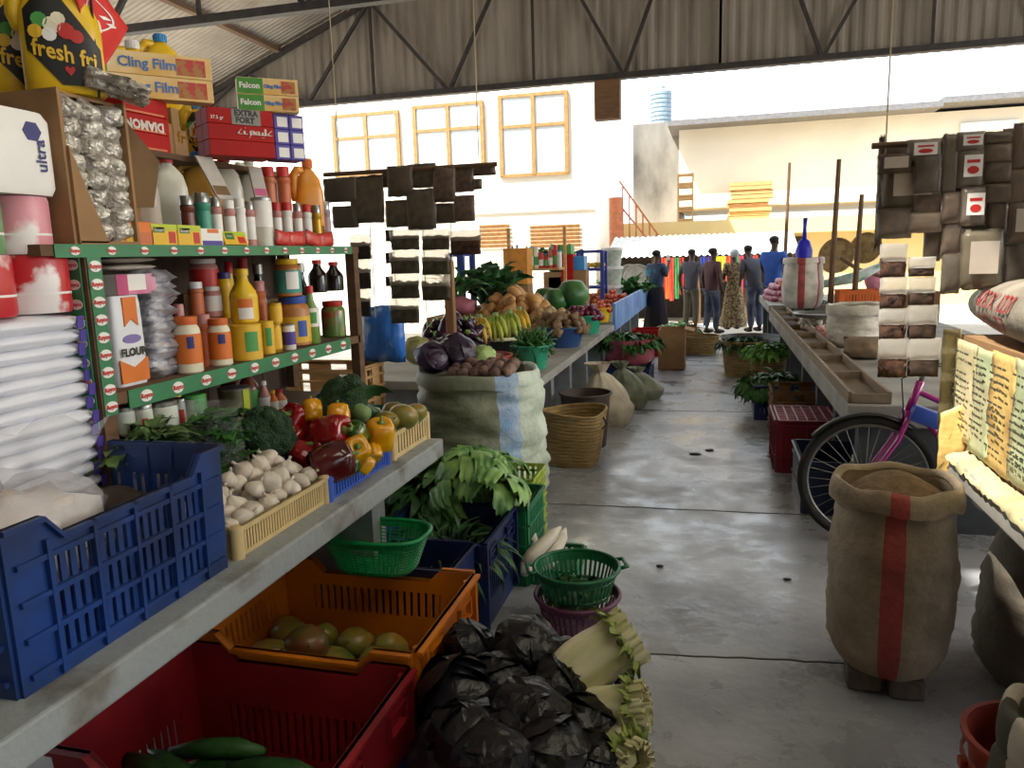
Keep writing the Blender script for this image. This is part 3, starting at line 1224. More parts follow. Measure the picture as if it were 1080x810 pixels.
def pepper(name, label, m, r=0.055, h=0.11, group=None):
    t = thing(name, label, 'pepper', (0, 0, 0), 0, group)
    b = MB()
    pr = [(0.35, -0.40), (0.72, -0.47), (0.93, -0.36), (1.0, -0.05), (1.0, 0.2), (0.9, 0.42), (0.62, 0.52), (0.3, 0.46), (0.05, 0.42)]
    b.lathe([(q * r, z * h) for q, z in pr], seg=24, lob=lambda a, q, z: 1 + 0.10 * math.cos(4 * a) * (0.4 + 0.8 * abs(z) / h) + 0.04 * math.sin(3 * a + 1))
    b.build('flesh', m, t, smooth=True)
    b = MB()
    b.lathe([(0.20 * r, h * 0.44), (0.30 * r, h * 0.45), (0.14 * r, h * 0.50), (0.10 * r, h * 0.62), (0.13 * r, h * 0.68)], seg=8)
    b.build('stalk', m_stemg, t, smooth=True)
    return t


def garlic(name, label, r=0.035, group=None):
    t = thing(name, label, 'garlic', (0, 0, 0), 0, group)
    b = MB()
    pr = [(0.3, -0.72), (0.7, -0.70), (0.95, -0.45), (1.0, -0.1), (0.88, 0.3), (0.58, 0.58), (0.32, 0.76), (0.2, 0.88)]
    b.lathe([(q * r, z * r) for q, z in pr], seg=24, lob=lambda a, q, z: 1 + 0.055 * math.cos(8 * a) * (1 if z < 0.5 * r else 0.4))
    b.build('bulb', m_garlic, t, smooth=True)
    b = MB()
    b.tube([(0, 0, 0.8 * r), (0.05 * r, 0, 1.08 * r), (0.16 * r, 0, 1.3 * r)], [0.19 * r, 0.14 * r, 0.15 * r], 8)
    b.build('stalk', m_garlic, t, smooth=True)
    return t


def broccoli(label, r, seed):
    t = thing('broccoli', label, 'broccoli', (0, 0, 0))
    b = MB()
    random.seed(seed)
    b.blob((0, 0, 0), (r, r, r * 0.8), 0.1, 3, seed, 3)
    for i in range(46):
        z = rnd(-0.35, 1)
        a = rnd(0, 2 * PI)
        q = math.sqrt(1 - z * z)
        b.blob((r * 0.86 * q * math.cos(a), r * 0.86 * q * math.sin(a), r * 0.68 * z), r * rnd(0.2, 0.32), 0.15, 6, i, 2)
    b.build('head', m_broc, t, smooth=True)
    b = MB()
    b.tube([(0, 0, -r * 0.4), (0.1 * r, 0, -r * 1.2)], [r * 0.35, r * 0.28], 10)
    b.build('stalk', m_brocs, t, smooth=True)
    b = MB()
    for i in range(5):
        a = i * 1.3 + seed
        leaf(b, (0.3 * r * math.cos(a), 0.3 * r * math.sin(a), -0.7 * r), (math.cos(a), math.sin(a), 0.5), r * 1.15, r * 0.7, 1.1, 0.4, seed=i + seed)
    b.build('leaves', m_leafd, t, smooth=True)
    return t


def cabbage(name, label, r, m, seed, group=None, sq=0.92):
    t = thing(name, label, 'cabbage', (0, 0, 0), 0, group)
    b = MB()
    b.blob((0, 0, 0), (r * 0.9, r * 0.9, r * sq * 0.9), 0.05, 2, seed, 3)
    random.seed(seed)
    for i in range(7):
        a0 = i * 2.4 + rnd(-0.3, 0.3)
        tilt = rnd(0.5, 1.15)
        rot = Matrix.Rotation(a0, 3, 'Z') @ Matrix.Rotation(tilt, 3, 'Y')

        def f(u, v, rot=rot, i=i):
            th_ = (0.06 + 0.94 * v) * 1.15
            ph = 2 * PI * u
            k = r * (0.93 + 0.035 * (i % 3)) * (1 + 0.05 * mnoise.noise(Vector((math.cos(ph) * 2, math.sin(ph) * 2, v * 2 + i + seed))) + (0.09 * v ** 6 + 0.06 * v ** 4 * math.sin(ph * 5 + i)))
            p = rot @ Vector((k * math.sin(th_) * math.cos(ph), k * math.sin(th_) * math.sin(ph), k * math.cos(th_)))
            return Vector((p.x, p.y, p.z * sq))
        b.surf(f, 30, 9)
    b.build('head', m, t, smooth=True)
    return t


def tuber(name, label, cat, m, rad, seed=0, amp=0.25, group=None, sub=2):
    b = MB()
    b.blob((0, 0, 0), rad, amp, 1.6, seed, sub)
    return tag(b.build(name, m, smooth=True), label, cat, group)


def mango(label, r=0.05, group=None, m=None):
    t = thing('mango', label, 'mango', (0, 0, 0), 0, group)
    b = MB()
    b.blob((0, 0, 0), (r, r * 0.8, r * 1.2), 0.1, 1.5, 3, 3, fn=lambda d: 1 + 0.10 * d.x * d.z)
    b.build('flesh', m or m_mango, t, smooth=True)
    b = MB()
    b.tube([(0, 0, 1.1 * r), (0.05 * r, 0, 1.3 * r)], [0.1 * r, 0.06 * r], 6)
    b.build('stalk', m_pole, t)
    return t


def pile(proto, spots, group, sc=(0.85, 1.15), seed=1, labels=None, tumble=1.0):
    random.seed(seed)
    for i, s in enumerate(spots):
        put(proto, s, 0, labels[i] if labels else None, group, rnd(*sc), (rnd(-1, 1) * tumble, rnd(-1, 1) * tumble, rnd(0, 6.3)))


def mound(cx, cy, z0, rx, ry, hgt, step, seed=1, jit=0.25, layers=True):
    """centres of round goods heaped in layers on an ellipse"""
    random.seed(seed)
    out = []
    z = 0.0
    while z < hgt:
        f = math.sqrt(max(0.0, 1 - (z / hgt) ** 1.3)) if hgt else 1
        ax, ay = rx * f, ry * f
        ny = max(1, int(2 * ay / step))
        for j in range(ny + 1):
            y = -ay + 2 * ay * j / max(1, ny)
            lx = ax * math.sqrt(max(0.0, 1 - (y / max(ay, 1e-6)) ** 2))
            nx = max(0, int(2 * lx / step))
            for i in range(nx + 1):
                x = -lx + (2 * lx * i / nx if nx else lx)
                if (x / max(ax - step, 1e-3)) ** 2 + (y / max(ay - step, 1e-3)) ** 2 < 0.55 and z < hgt * 0.72 and ax > 1.6 * step and ay > 1.6 * step:
                    continue      # buried
                out.append((cx + x + rnd(-1, 1) * jit * step * 0.5, cy + y + rnd(-1, 1) * jit * step * 0.5, z0 + z + rnd(-0.1, 0.1) * step))
        z += step * 0.72
    return out

# ---------------------------------------------------------------- the grocery shelf on the near left counter
XS = -1.70
ZT, ZM, ZB = 1.715, 1.285, 1.02
m_plank = mat('shelf_timber', '#6a4d36', rough=0.85, stretch=(1, 0.25, 4), scale=6, noise=0.16)
m_plankd = mat('back_board', '#57443a', rough=0.9, stretch=(1, 3, 0.4), scale=5, noise=0.16)
m_tape = mat('green_strip', '#2f7d52', rough=0.45, noise=0.08)
sh = thing('grocery_shelf', 'wooden grocery shelf edged with green printed strips on the near left counter', 'shelf', (-1.9, 2.5, 0.8))


def shp(b, name, m):
    return rel(b.build(name, m, sh), sh)


shp(MB().bx(-2.14, XS, 1.62, 3.46, ZT - 0.03, ZT), 'top_board', m_plank)
shp(MB().bx(-2.14, XS, 1.80, 3.42, ZM - 0.035, ZM), 'middle_board', m_plank)
shp(MB().bx(-2.14, XS + 0.02, 0.95, 3.30, ZB - 0.03, ZB), 'bottom_board', m_plank)
shp(MB().bx(-2.12, XS - 0.03, 1.02, 3.24, 0.8, ZB - 0.03), 'plinth', m_plankd)
for y, x in ((1.79, XS), (3.43, XS)):
    shp(MB().bx(x - 0.045, x, y - 0.03, y + 0.02, ZB, ZT - 0.03), 'post', m_plank)
shp(MB().bx(-2.12, -2.075, 3.40, 3.45, ZB, ZT - 0.03), 'post', m_plank)
shp(MB().bx(-2.12, -2.075, 1.76, 1.81, ZB, ZT - 0.03), 'post', m_plank)
b = MB()
for i in range(8):
    y0 = 1.78 + i * 0.208
    b.bx(-2.17, -2.145, y0, y0 + 0.203, ZB - 0.2, ZT + 0.0)
shp(b, 'back_boards', m_plankd)
shp(MB().bx(-2.12, -2.0, 2.95, 3.40, 1.47, 1.485), 'inner_board', m_plank)
shp(MB().bx(-2.14, -1.93, 2.15, 3.46, 2.035, 2.055), 'upper_board', m_plank)
for y in (2.2, 3.4):
    shp(MB().bx(-2.14, -2.10, y - 0.02, y + 0.02, ZT, 2.035), 'upright', m_plank)


def strip_part(pts, hgt, name, n, vert=False):
    """green strip with red and white oval emblems; pts lower edge ends"""
    A, B = Vector(pts[0]), Vector(pts[1])
    d = B - A
    b = MB()
    if vert:
        b.bx(A.x, A.x + 0.003, A.y, A.y + hgt, A.z, B.z)
    else:
        b.bx(A.x, A.x + 0.004, A.y, B.y, A.z, A.z + hgt)
    t = shp(b, name, m_tape)
    for i in range(n):
        p = A + d * ((i + 0.5) / n)
        y, z = (p.y + hgt / 2, p.z) if vert else (p.y, p.z + hgt / 2)
        e = hgt * (0.40 if vert else 0.42)
        b = MB()
        b.prism([(e * 1.15 * math.cos(q * PI / 8), e * 0.8 * math.sin(q * PI / 8)) for q in range(16)], A.x + 0.003, A.x + 0.0055, fn=lambda a, c, dd: (dd, y + a, z + c))
        o = b.build('oval_emblem', m_whiteprint, t)
        o.location = -sh.location * 0
        text('Royco', e * 0.85, m_redprint, 'lettering', o, M=face_x(A.x + 0.007, y, z), bold=0.001)
        for ch in o.children:
            pass
    return t


strip_part([(XS + 0.001, 1.66, ZT - 0.035), (XS + 0.001, 3.38, ZT - 0.035)], 0.036, 'top_strip', 13)
strip_part([(XS + 0.001, 1.86, ZM - 0.055), (XS + 0.001, 3.30, ZM - 0.055)], 0.056, 'middle_strip', 10)
strip_part([(XS + 0.001, 1.765, 1.225), (XS + 0.001, 1.765, ZT - 0.035)], 0.05, 'post_strip', 9, True)
# the strip on the post's near side
b = MB()
b.bx(XS - 0.062, XS - 0.012, 1.752, 1.756, 1.19, ZT - 0.02)
t = shp(b, 'post_strip', m_tape)
for i in range(9):
    z = 1.22 + i * 0.055
    b = MB()
    b.prism([(0.021 * math.cos(q * PI / 8), 0.0145 * math.sin(q * PI / 8)) for q in range(16)], 1.7505, 1.753, fn=lambda a, c, dd: (XS - 0.037 + a, dd, z + c))
    o = b.build('oval_emblem', m_whiteprint, t)
    text('Royco', 0.015, m_redprint, 'lettering', o, M=face_y(XS - 0.037, 1.7495, z), bold=0.0006)

# --- top shelf, front row of stock cube boxes and sachets
zt = ZT
def front(px0, px1, z, X):
    return (X, ypx(px0, X, z), z), (X, ypx(px1, X, z), z)


A, B = front(122, 163, zt, -1.725)
carton('stock_cube_box', 'orange and yellow stock cube box standing at the near end of the top shelf', 'box', A, B, 0.072, 0.03, m_oprint,
       [(0.02, 0.2, 0.05, 0.95, m_yprint, 'printed_panel'), (0.28, 0.45, 0.1, 0.9, m_yprint, 'printed_panel'), (0.5, 0.95, 0.1, 0.55, m_spice, 'printed_panel')])
cube_labels = ['yellow and green stock cube box beside the orange one on the top shelf', 'second yellow and green stock cube box along the top shelf']
for i, (p0, p1) in enumerate(((161, 188), (189, 213))):
    A, B = front(p0, p1, zt, -1.725)
    carton('stock_cube_box', cube_labels[i], 'box', A, B, 0.068, 0.03, m_yprint,
           [(0.0, 1.0, 0.72, 1.0, m_lime, 'printed_panel'), (0.08, 0.5, 0.6, 0.85, m_green, 'printed_panel'), (0.66, 0.92, 0.12, 0.66, m_redprint, 'printed_panel')],
           [('Knorr', 0.29, 0.72, 0.018, m_whiteprint, 0.0)])
A, B = front(213, 236, zt, -1.725)
carton('tea_box', 'small white and violet box between the stock cube boxes', 'box', A, B, 0.06, 0.03, m_whiteprint, [(0.05, 0.95, 0.02, 0.3, m_purple, 'printed_panel'), (0.3, 0.8, 0.75, 0.97, m_oprint, 'printed_panel')])
A, B = front(239, 263, zt, -1.725)
t = carton('stock_cube_box', 'yellow stock cube box leaning tilted in front of the spice jars', 'box', A, B, 0.05, 0.035, m_yprint,
           [(0.0, 1.0, 0.7, 1.0, m_lime, 'printed_panel'), (0.1, 0.45, 0.4, 0.9, m_green, 'printed_panel'), (0.6, 0.9, 0.1, 0.6, m_redprint, 'printed_panel')], [('Knorr', 0.28, 0.65, 0.014, m_whiteprint, 0)])
t.rotation_euler = (-0.35, 0.0, t.rotation_euler.z)
t.location.z += 0.0
# red sachets
m_sachet = mat('red_sachet', '#c23a34', rough=0.3, hex2='#d9b0a4', scale=9, thr=(0.32, 0.42), bump=0.3)
for i, (p0, p1) in enumerate(((291, 306), (305, 322), (322, 338), (337, 352))):
    A, B = front(p0, p1, zt, -1.73)
    L = (Vector(B) - Vector(A)).length
    b = MB()
    pillow(b, (0, 0, 0.032), (L * 1.05, 0.028, 0.064), seed=i)
    o = b.build('spice_sachet', m_sachet, smooth=True)
    o.location = (Vector(A) + Vector(B)) / 2
    o.rotation_euler = (0.0, (0.12, -0.05, 0.2, -0.1)[i], PI / 2)
    tag(o, ['first red spice sachet right of the white can on the top shelf', 'second red spice sachet from the white can', 'third red spice sachet from the white can, leaning', 'last red spice sachet at the far end of the top shelf'][i], 'sachet', 'red sachets on the top shelf')
# jars behind them
i = 0
for (px, w_, yt, X, mb, mc) in ((201, 15, 207, -1.80, m_brownsauce, m_tin), (217, 17, 204, -1.80, mat('teal_tin', '#3f9a80', rough=0.4), m_tin), (231, 12, 209, -1.80, m_pinkspice, m_tin), (226, 11, 208, -1.9, m_pinkspice, m_tin),
                               (245, 12, 212, -1.80, m_pinkspice, m_white), (256, 12, 210, -1.80, m_whiteprint, m_white), (266, 11, 213, -1.80, m_pinkspice, m_tin),
                               (294, 11, 214, -1.81, m_pinkspice, m_redprint), (305, 11, 214, -1.81, m_whiteprint, m_redprint), (316, 10, 215, -1.81, m_pinkspice, m_tin), (326, 10, 216, -1.81, m_whiteprint, m_redprint),
                               (336, 10, 217, -1.81, m_gold, m_tin), (345, 12, 213, -1.81, mat('mauve_tin', '#a58a94', rough=0.4), m_tin)):
    nm = ['brown banded spice jar behind the stock cube boxes', 'teal tin behind the stock cube boxes', 'pale spice jar with a metal lid right of the teal tin', 'pale spice jar half hidden behind the teal tin',
          'first spice jar behind the tilted yellow box', 'second spice jar behind the tilted yellow box', 'third spice jar left of the tall white can', 'first short jar right of the tall white can', 'second short jar right of the tall white can',
          'third short jar right of the tall white can', 'fourth short jar right of the tall white can', 'gold topped jar near the far end of the top shelf', 'mauve tin at the far end of the top shelf'][i]
    item('spice_jar', nm, 'jar', 'shaker', px, w_, yt, X, zt, mb, mc, lab=(0.16, 0.66, m_whiteprint if mb is m_pinkspice else mb), group='jars on the top shelf')
    i += 1
item('powder_can', 'tall white can standing among the spice jars on the top shelf', 'can', 'can', 279, 21, 209, -1.78, zt, m_whiteprint, m_tin, lab=(0.05, 0.4, m_clear))
# two orange shakers standing higher, on a small box
A, B = front(276, 312, zt, -1.88)
carton('spice_carton', 'brown carton lifting the two orange shakers on the top shelf', 'box', A, B, 0.115, 0.08, m_card)
for px, nm in ((286, 'left orange spice shaker raised above the top shelf jars'), (302, 'right orange spice shaker raised above the top shelf jars')):
    X = -1.92
    item('spice_shaker', nm, 'jar', 'shaker', px, 15, 177, X, zt + 0.115, m_spice, m_redprint, lab=(0.14, 0.7, m_spice))


# --- oil jugs
def jug(name, label, loc, w_, d_, h, rz, mb, mc, group=None, lab=None, words=None, handle=True, capr=0.27):
    t = thing(name, label, 'jug', loc, rz, group)
    b = MB()
    prof = [(0.90, 0), (1.0, 0.03 * h), (1.0, 0.55 * h), (0.97, 0.66 * h), (0.80, 0.80 * h), (0.45, 0.89 * h), (0.30, 0.92 * h), (0.30, 0.95 * h)]
    b.lathe(prof, seg=28, sx=w_ / 2, sy=d_ / 2, n=3.0)
    b.build('body', mb, t, smooth=50)
    b = MB()
    r = capr * w_ / 2 * 1.25
    b.lathe([(r, 0.935 * h), (r * 1.03, 0.95 * h), (r, 1.03 * h), (r * 0.9, 1.045 * h)], seg=20)
    for q in range(16):
        a = q * PI / 8
        b.bar((r * math.cos(a), r * math.sin(a), 0.94 * h), (r * math.cos(a), r * math.sin(a), 1.03 * h), 0.004)
    b.build('cap', mc, t, smooth=40)
    if handle:
        b = MB()
        k = -w_ / 2
        b.tube([(k * 0.35, 0, 0.90 * h), (k * 0.75, 0, 0.91 * h), (k * 1.02, 0, 0.84 * h), (k * 1.06, 0, 0.68 * h), (k * 0.98, 0, 0.55 * h)], [0.02, 0.021, 0.022, 0.021, 0.016], 10)
        b.build('handle', mb, t, smooth=True)
    if lab:
        lab(t, w_, d_, h)
    return t


def fresh_label(t, w_, d_, h):
    """black lozenge label with a vegetable picture and yellow words on the broad face (-y)"""
    y = -d_ / 2
    poly = [(-0.42, 0.72), (-0.2, 0.88), (0.15, 0.75), (0.42, 0.45), (0.46, 0.12), (0.2, 0.06), (-0.12, 0.12), (-0.4, 0.4)]

    def skin(a, c, dd):
        x = a * w_
        n_ = 3.0
        k = 1.0 if c < 0.6 else 1.0 - (c - 0.6) * 0.75
        yy = -(d_ / 2 * k) * max(0.0, 1 - abs(2 * a / k) ** n_) ** (1 / n_)
        return (x, yy - dd, c * h)
    b = MB()
    nn = 14
    # a fine fan so that the label hugs the jug
    def lf(u, v):
        c = 0.06 + 0.8 * v
        lo = max(-0.44, -0.12 - (c - 0.12) * 1.3 if c < 0.36 else -0.42)
        hi = 0.46 if c < 0.40 else 0.46 - (c - 0.40) * 1.05
        lo = lo if c < 0.7 else -0.42 + (c - 0.7) * 1.6
        return skin(lo + (hi - lo) * u, c, 0.003)
    b.surf(lf, 14, 14)
    p = b.build('front_label', m_black, t, smooth=True)
    text('fresh fri', 0.062, m_yprint, 'lettering', p, fn=lambda x, y_: skin(0.02 + x / w_, 0.32 + y_ / h - 0.12 * x / w_, 0.006), bold=0.0012, sx=0.8)
    random.seed(11)
    for i, (a, c, r, m) in enumerate(((-0.24, 0.60, 0.020, m_gprint), (-0.10, 0.56, 0.022, m_cream), (0.06, 0.52, 0.022, m_redprint), (0.18, 0.48, 0.018, m_redprint), (-0.02, 0.62, 0.018, m_cream), (-0.30, 0.5, 0.018, m_yprint), (-0.14, 0.48, 0.018, m_whiteprint))):
        b = MB()
        b.prism([(a + r / w_ * math.cos(q * PI / 5), c + r / h * math.sin(q * PI / 5)) for q in range(10)], 0.004, 0.006, fn=skin)
        b.build('vegetable_picture', m, p)
    b = MB()
    hp = [(0, -0.05), (0.05, 0.0), (0.045, 0.025), (0.02, 0.03), (0, 0.012), (-0.02, 0.03), (-0.045, 0.025), (-0.05, 0)]
    b.prism([(0.06 + x * 1.2, 0.19 + y_) for x, y_ in hp], 0.004, 0.006, fn=skin)
    b.build('heart_emblem', m_redprint, p)


ZJ = 2.135
p = at(74, 92, X=-1.80)
jug('oil_jug', 'yellow oil jug with a black label on top of the carton, right of two', (-1.80, ypx(72, -1.80, ZJ), ZJ), 0.205, 0.13, 0.31, 0.78, m_yellow, m_sky, 'yellow oil jugs', fresh_label)
jug('oil_jug', 'yellow oil jug standing left behind the other on the carton', (-1.97, ypx(33, -1.97, ZJ), ZJ), 0.205, 0.13, 0.31, 1.0, m_yellow, m_sky, 'yellow oil jugs', fresh_label)
jugs = [(184, 38, 163, -1.97, m_clear, m_red, 'milky oil jug with a red cap behind the cube boxes'), (217, 42, 162, -2.0, m_amber, m_sky, 'amber oil jug under the red cartons'),
        (244, 34, 162, -1.97, m_clear, m_red, 'milky oil jug with a red cap in the middle of the top shelf'), (270, 28, 164, -2.0, m_clear, m_white, 'milky oil jug with an empty looking handle loop')]
for px, wp, yt, X, mb, mc, lab in jugs:
    Y = ypx(px, X, zt)
    s = pxs_m((X, Y, zt))
    h = at(px, yt, X=X).z - zt
    jug('oil_jug', lab, (X, Y, zt), wp * s, 0.09, h * 0.955, 0.75, mb, mc, 'oil jugs on the top shelf')


def safi_label(t, w_, d_, h):
    text('Safi', 0.05, m_black, 'lettering', t, M=face_y(0.02, -d_ / 2 - 0.002, 0.2 * h), bold=0.001)


X = -1.86
jug('oil_jug', 'orange oil jug at the far end of the top shelf', (X, ypx(330, X, zt), zt), 30 * pxs_m((X, 3.2, 1.8)), 0.08, at(328, 168, X=X).z - zt - 0.02, 0.75, mat('orange_oil', '#e0912a', rough=0.3), m_oprint, None, safi_label)
# hanging or leaning sachet cards
m_cardp = mat('grey_card', '#b9aea2', rough=0.5, noise=0.1)
for (p0, y0, p1, y1, w_, lab) in ((214, 165, 238, 210, 0.075, 'grey sachet card leaning in front of the amber jug'), (268, 176, 276, 210, 0.07, 'pink edged sachet card leaning between the jugs'), (322, 177, 326, 214, 0.075, 'clear sachet of dark tea in front of the orange jug')):
    X = -1.86
    T, Bt = at(p0, y0, X=X - 0.02), at(p1, y1, X=X)
    b = MB()
    d = Bt - T
    L = d.length
    t = thing('sachet_card', lab, 'sachet', Bt)
    side = Vector((0.25, 1, 0)).normalized() * w_ / 2
    nn = d.cross(side).normalized() * 0.004
    b.box((0, 0, 0), (1, 1, 1))
    bm_ = b.bm
    vs = bm_.verts[:]
    for v in vs:
        q = v.co.copy()
        v.co = side * (q.x * 2) - d * (q.z + 0.5) + nn * (q.y * 2)
    b.build('card', m_cardp, t)
    b = MB()
    b.box((0, 0, 0), (1, 1, 1))
    for v in b.bm.verts:
        q = v.co.copy()
        v.co = side * (q.x * 1.8) - d * (0.10 + (q.z + 0.5) * 0.22) + nn * (q.y * 2.4)
    b.build('printed_panel', m_pink if 'pink' in lab else m_sauce if 'tea' in lab else m_cardd, t)

# --- red cartons and long film boxes on the upper board
zu = 2.07
zu = 2.056
def lay(pa, pb):
    return at(*pa, Z=zu), at(*pb, Z=zu)


m_redcase = mat('red_case', '#a8120c', rough=0.55, noise=0.08, spec=0.2)
A, B = lay((134, 155), (181, 162))
A2, xd, zd, nn, L = edge(A, B)
hh = 18.5 * pxs_m(A2)
for r_ in range(3):
    for c_ in range(2):
        lab = 'red case with white lettering, %s layer of the stack under the film boxes, %s' % (['bottom', 'middle', 'top'][r_], ['front', 'back'][c_])
        o = Vector((0, 0, r_ * hh)) - nn * c_ * 0.085
        carton('red_case', lab, 'box', A2 + o, A2 + xd * L + o, hh - 0.001, 0.084, m_redcase,
               [(1.12, 1.88, 0.12, 0.88, m_whiteprint, 'end_panel'), (0.05, 0.9, 0.06, 0.16, m_spice, 'printed_band')], (), 'red cases stacked on the left of the upper board')
        if r_ == 1 and c_ == 0:
            tt = bpy.data.objects[t_last().name]
            text('DIAMOND', hh * 0.72, mat('grey_white', '#cfc6ba', rough=0.5), 'lettering', tt, M=face_y(-0.03, -0.084 / 2 - 0.002, hh * 0.42) @ Matrix.Rotation(PI, 4, 'Z'), bold=0.002)
A, B = lay((222, 163), (291, 167))
A2, xd, zd, nn, L = edge(A, B)
hh2 = 16.5 * pxs_m(A2)
for r_ in range(3):
    for c_ in range(2):
        lab = 'long red case, %s layer of the far stack, %s' % (['bottom', 'middle', 'top'][r_], ['front', 'back'][c_])
        o = Vector((0, 0, r_ * hh2)) - nn * c_ * 0.07
        t = carton('red_case', lab, 'box', A2 + o, A2 + xd * L + o, hh2 - 0.001, 0.069, m_redcase, [(1.1, 1.9, 0.12, 0.9, m_whiteprint, 'end_panel')] + ([(0.36, 0.8, 0.0, 0.98, mat('grey_print', '#8a857c', rough=0.6), 'printed_band')] if r_ == 2 and c_ == 0 else []),
                   [('EXTRA', 0.58, 0.73, hh2 * 0.5, m_black, 0.0015), ('FORT', 0.56, 0.28, hh2 * 0.5, m_black, 0.0015), ('37.5 gr', 0.14, 0.35, hh2 * 0.3, m_whiteprint, 0.0)] if (r_ == 2 and c_ == 0) else (()), 'long red cases on the upper board')
        if r_ == 1 and c_ == 0:      # the Arabic word on the middle case, written right to left in thick strokes
            q = hh2 * 0.16
            b = MB()
            X0 = L * 0.46
            for st in ([(0, 2.4), (-1.4, 1.2), (-1.4, 0.4), (0.2, 0.4)], [(-2.6, 3.0), (-2.6, 0.4)], [(-2.6, 0.4), (-3.8, 0.4), (-3.8, 1.6)], [(-3.8, 0.4), (-5.4, 0.4), (-5.4, 1.7), (-6.6, 1.7), (-6.6, 0.4), (-5.4, 0.4)],
                       [(-7.6, 0.4), (-7.6, 1.9), (-8.8, 1.9), (-8.8, 0.2), (-9.8, -1.0)], [(-10.2, 0.4), (-11.4, 0.4), (-11.4, 1.7)], [(-12.6, 2.4), (-13.8, 1.2), (-13.8, 0.4), (-12.2, 0.4)], [(-3.9, -0.6), (-3.5, -0.6)], [(-4.7, -0.6), (-4.3, -0.6)], [(-11.2, 2.9), (-10.8, 2.9)]):
                for u_, v_ in zip(st, st[1:]):
                    b.bar((X0 + u_[0] * q, -0.069 / 2 - 0.001, hh2 * 0.35 + u_[1] * q), (X0 + v_[0] * q, -0.069 / 2 - 0.001, hh2 * 0.35 + v_[1] * q), q * 0.85, 0.002)
            b.build('lettering', mat('grey_white', '#cfc6ba', rough=0.5), t)
# violet boxes beyond
C1 = A2 + xd * (L + 0.012) - nn * 0.02
for r_ in range(3):
    for c_ in range(2):
        o = Vector((0, 0, r_ * hh2)) + xd * (c_ * 0.062)
        lab = 'small violet box, %s row, %s column, beside the long red cases' % (['bottom', 'middle', 'top'][r_], ['left', 'right'][c_])
        carton('violet_box', lab, 'box', C1 + o, C1 + o + xd * 0.06, hh2 - 0.001, 0.10, m_purple, [(0.2, 0.9, 0.15, 0.8, m_whiteprint, 'printed_panel')], (), 'violet boxes on the upper board')
# long film boxes
m_film = mat('film_box_print', '#d9a648', rough=0.4, hex2='#e6d0a0', scale=5)
m_fgreen = mat('film_box_green', '#4f9a38', rough=0.4)


def film(lab, A, B, h, d, grp, big):
    A, xd, zd, n, L = edge(A, B)
    t = carton('film_box', lab, 'box', A, B, h, d, m_film, [(0.0, 0.20 if big else 0.42, 0.03, 0.97, m_fgreen, 'printed_panel'), (0.72, 0.95, 0.12, 0.85, mat('food_picture', '#a8763c', rough=0.5, hex2='#b83a30', scale=40, thr=(0.45, 0.55)), 'food_picture')],
               [('Falcon', 0.08 if big else 0.2, 0.5, h * (0.62 if big else 0.48), m_whiteprint, 0.001), ('Cling Film', 0.5 if big else 0.575, 0.5, h * (0.62 if big else 0.27), mat('film_blue', '#4a78b8', rough=0.4), 0.0012)], grp)
    return t


ztop = zu + 3 * hh
for k in range(2):
    z = ztop + k * 0.078
    A, B = at(86, 98, Z=ztop), at(226, 109, Z=ztop)
    film(['long cling film box lying on the red cases, lower of two', 'long cling film box on top of another above the red cases'][k], (A.x, A.y, z), (B.x, B.y, z), 0.077, 0.075, 'long cling film boxes', True)
ztop2 = zu + 3 * hh2
for k in range(2):
    A, B = at(252, 116, Z=ztop2), at(316, 119, Z=ztop2)
    z = ztop2 + k * 0.062
    film(['short cling film box on the far red cases, lower of two', 'short cling film box with a green end, topmost on the far red cases'][k], (A.x, A.y, z), (B.x, B.y, z), 0.061, 0.06, 'short cling film boxes', False)
# bottle between the red stacks, and capped jugs behind the film boxes
X = -1.98
Y = ypx(212, X, zu)
jug('oil_jug', 'yellow oil bottle with a black label between the two red stacks', (X - 0.02, Y + 0.02, zu), 0.085, 0.06, 0.215, 0.7, m_yellow, m_sky, None, fresh_label)
for px, yt, mc, lab in ((177, 40, m_sky, 'oil jug showing only its blue cap above the long film boxes'), (147, 46, m_white, 'oil jug showing only its white cap above the long film boxes')):
    X = -2.40
    Y = ypx(px, X, 2.3)
    zz = at(px, yt, X=X).z
    o = MB().bx(X - 0.09, X + 0.09, Y - 0.09, Y + 0.09, 0.8, zz - 0.33).build('packing_case', m_card)
    tag(o, 'tall cardboard packing case hidden behind the shelf under the %s capped jug' % ('blue' if mc is m_sky else 'white'), 'box')
    jug('oil_jug', lab, (X, Y, zz - 0.33), 0.16, 0.12, 0.316, 0.7, m_yellow, mc, None, None)

# --- carton of cellophane packs, with flag
cb = thing('cardboard_carton', 'open cardboard carton on the near end of the top shelf', 'carton', (-1.85, 1.88, ZT))
b = MB()
b.bx(-2.06, -1.71, 1.745, 1.757, ZT, 2.13)
b.bx(-2.06, -1.71, 1.985, 1.995, ZT, 2.13)
b.bx(-2.07, -2.06, 1.745, 1.995, ZT, 2.13)
b.bx(-2.06, -1.70, 1.757, 1.985, ZT, ZT + 0.01)
b.bx(-2.06, -1.74, 1.757, 1.985, 2.12, 2.13)
rel(b.build('box_body', m_card, cb), cb)
b = MB()
b.prism([(1.755, ZT + 0.005), (1.86, ZT + 0.005), (1.755, 1.98)], -1.71, -1.70, fn=lambda a, c, d: (d, a, c))
rel(b.build('flap', m_card, cb), cb)
b = MB()
b.prism([(1.99, 2.11), (2.075, 1.97), (2.05, 1.83), (1.99, 1.83)], -1.74, -1.735, fn=lambda a, c, d: (d + (a - 1.99) * 0.7, a, c))
rel(b.build('flap', m_cardd, cb), cb)
random.seed(21)
kk = 0
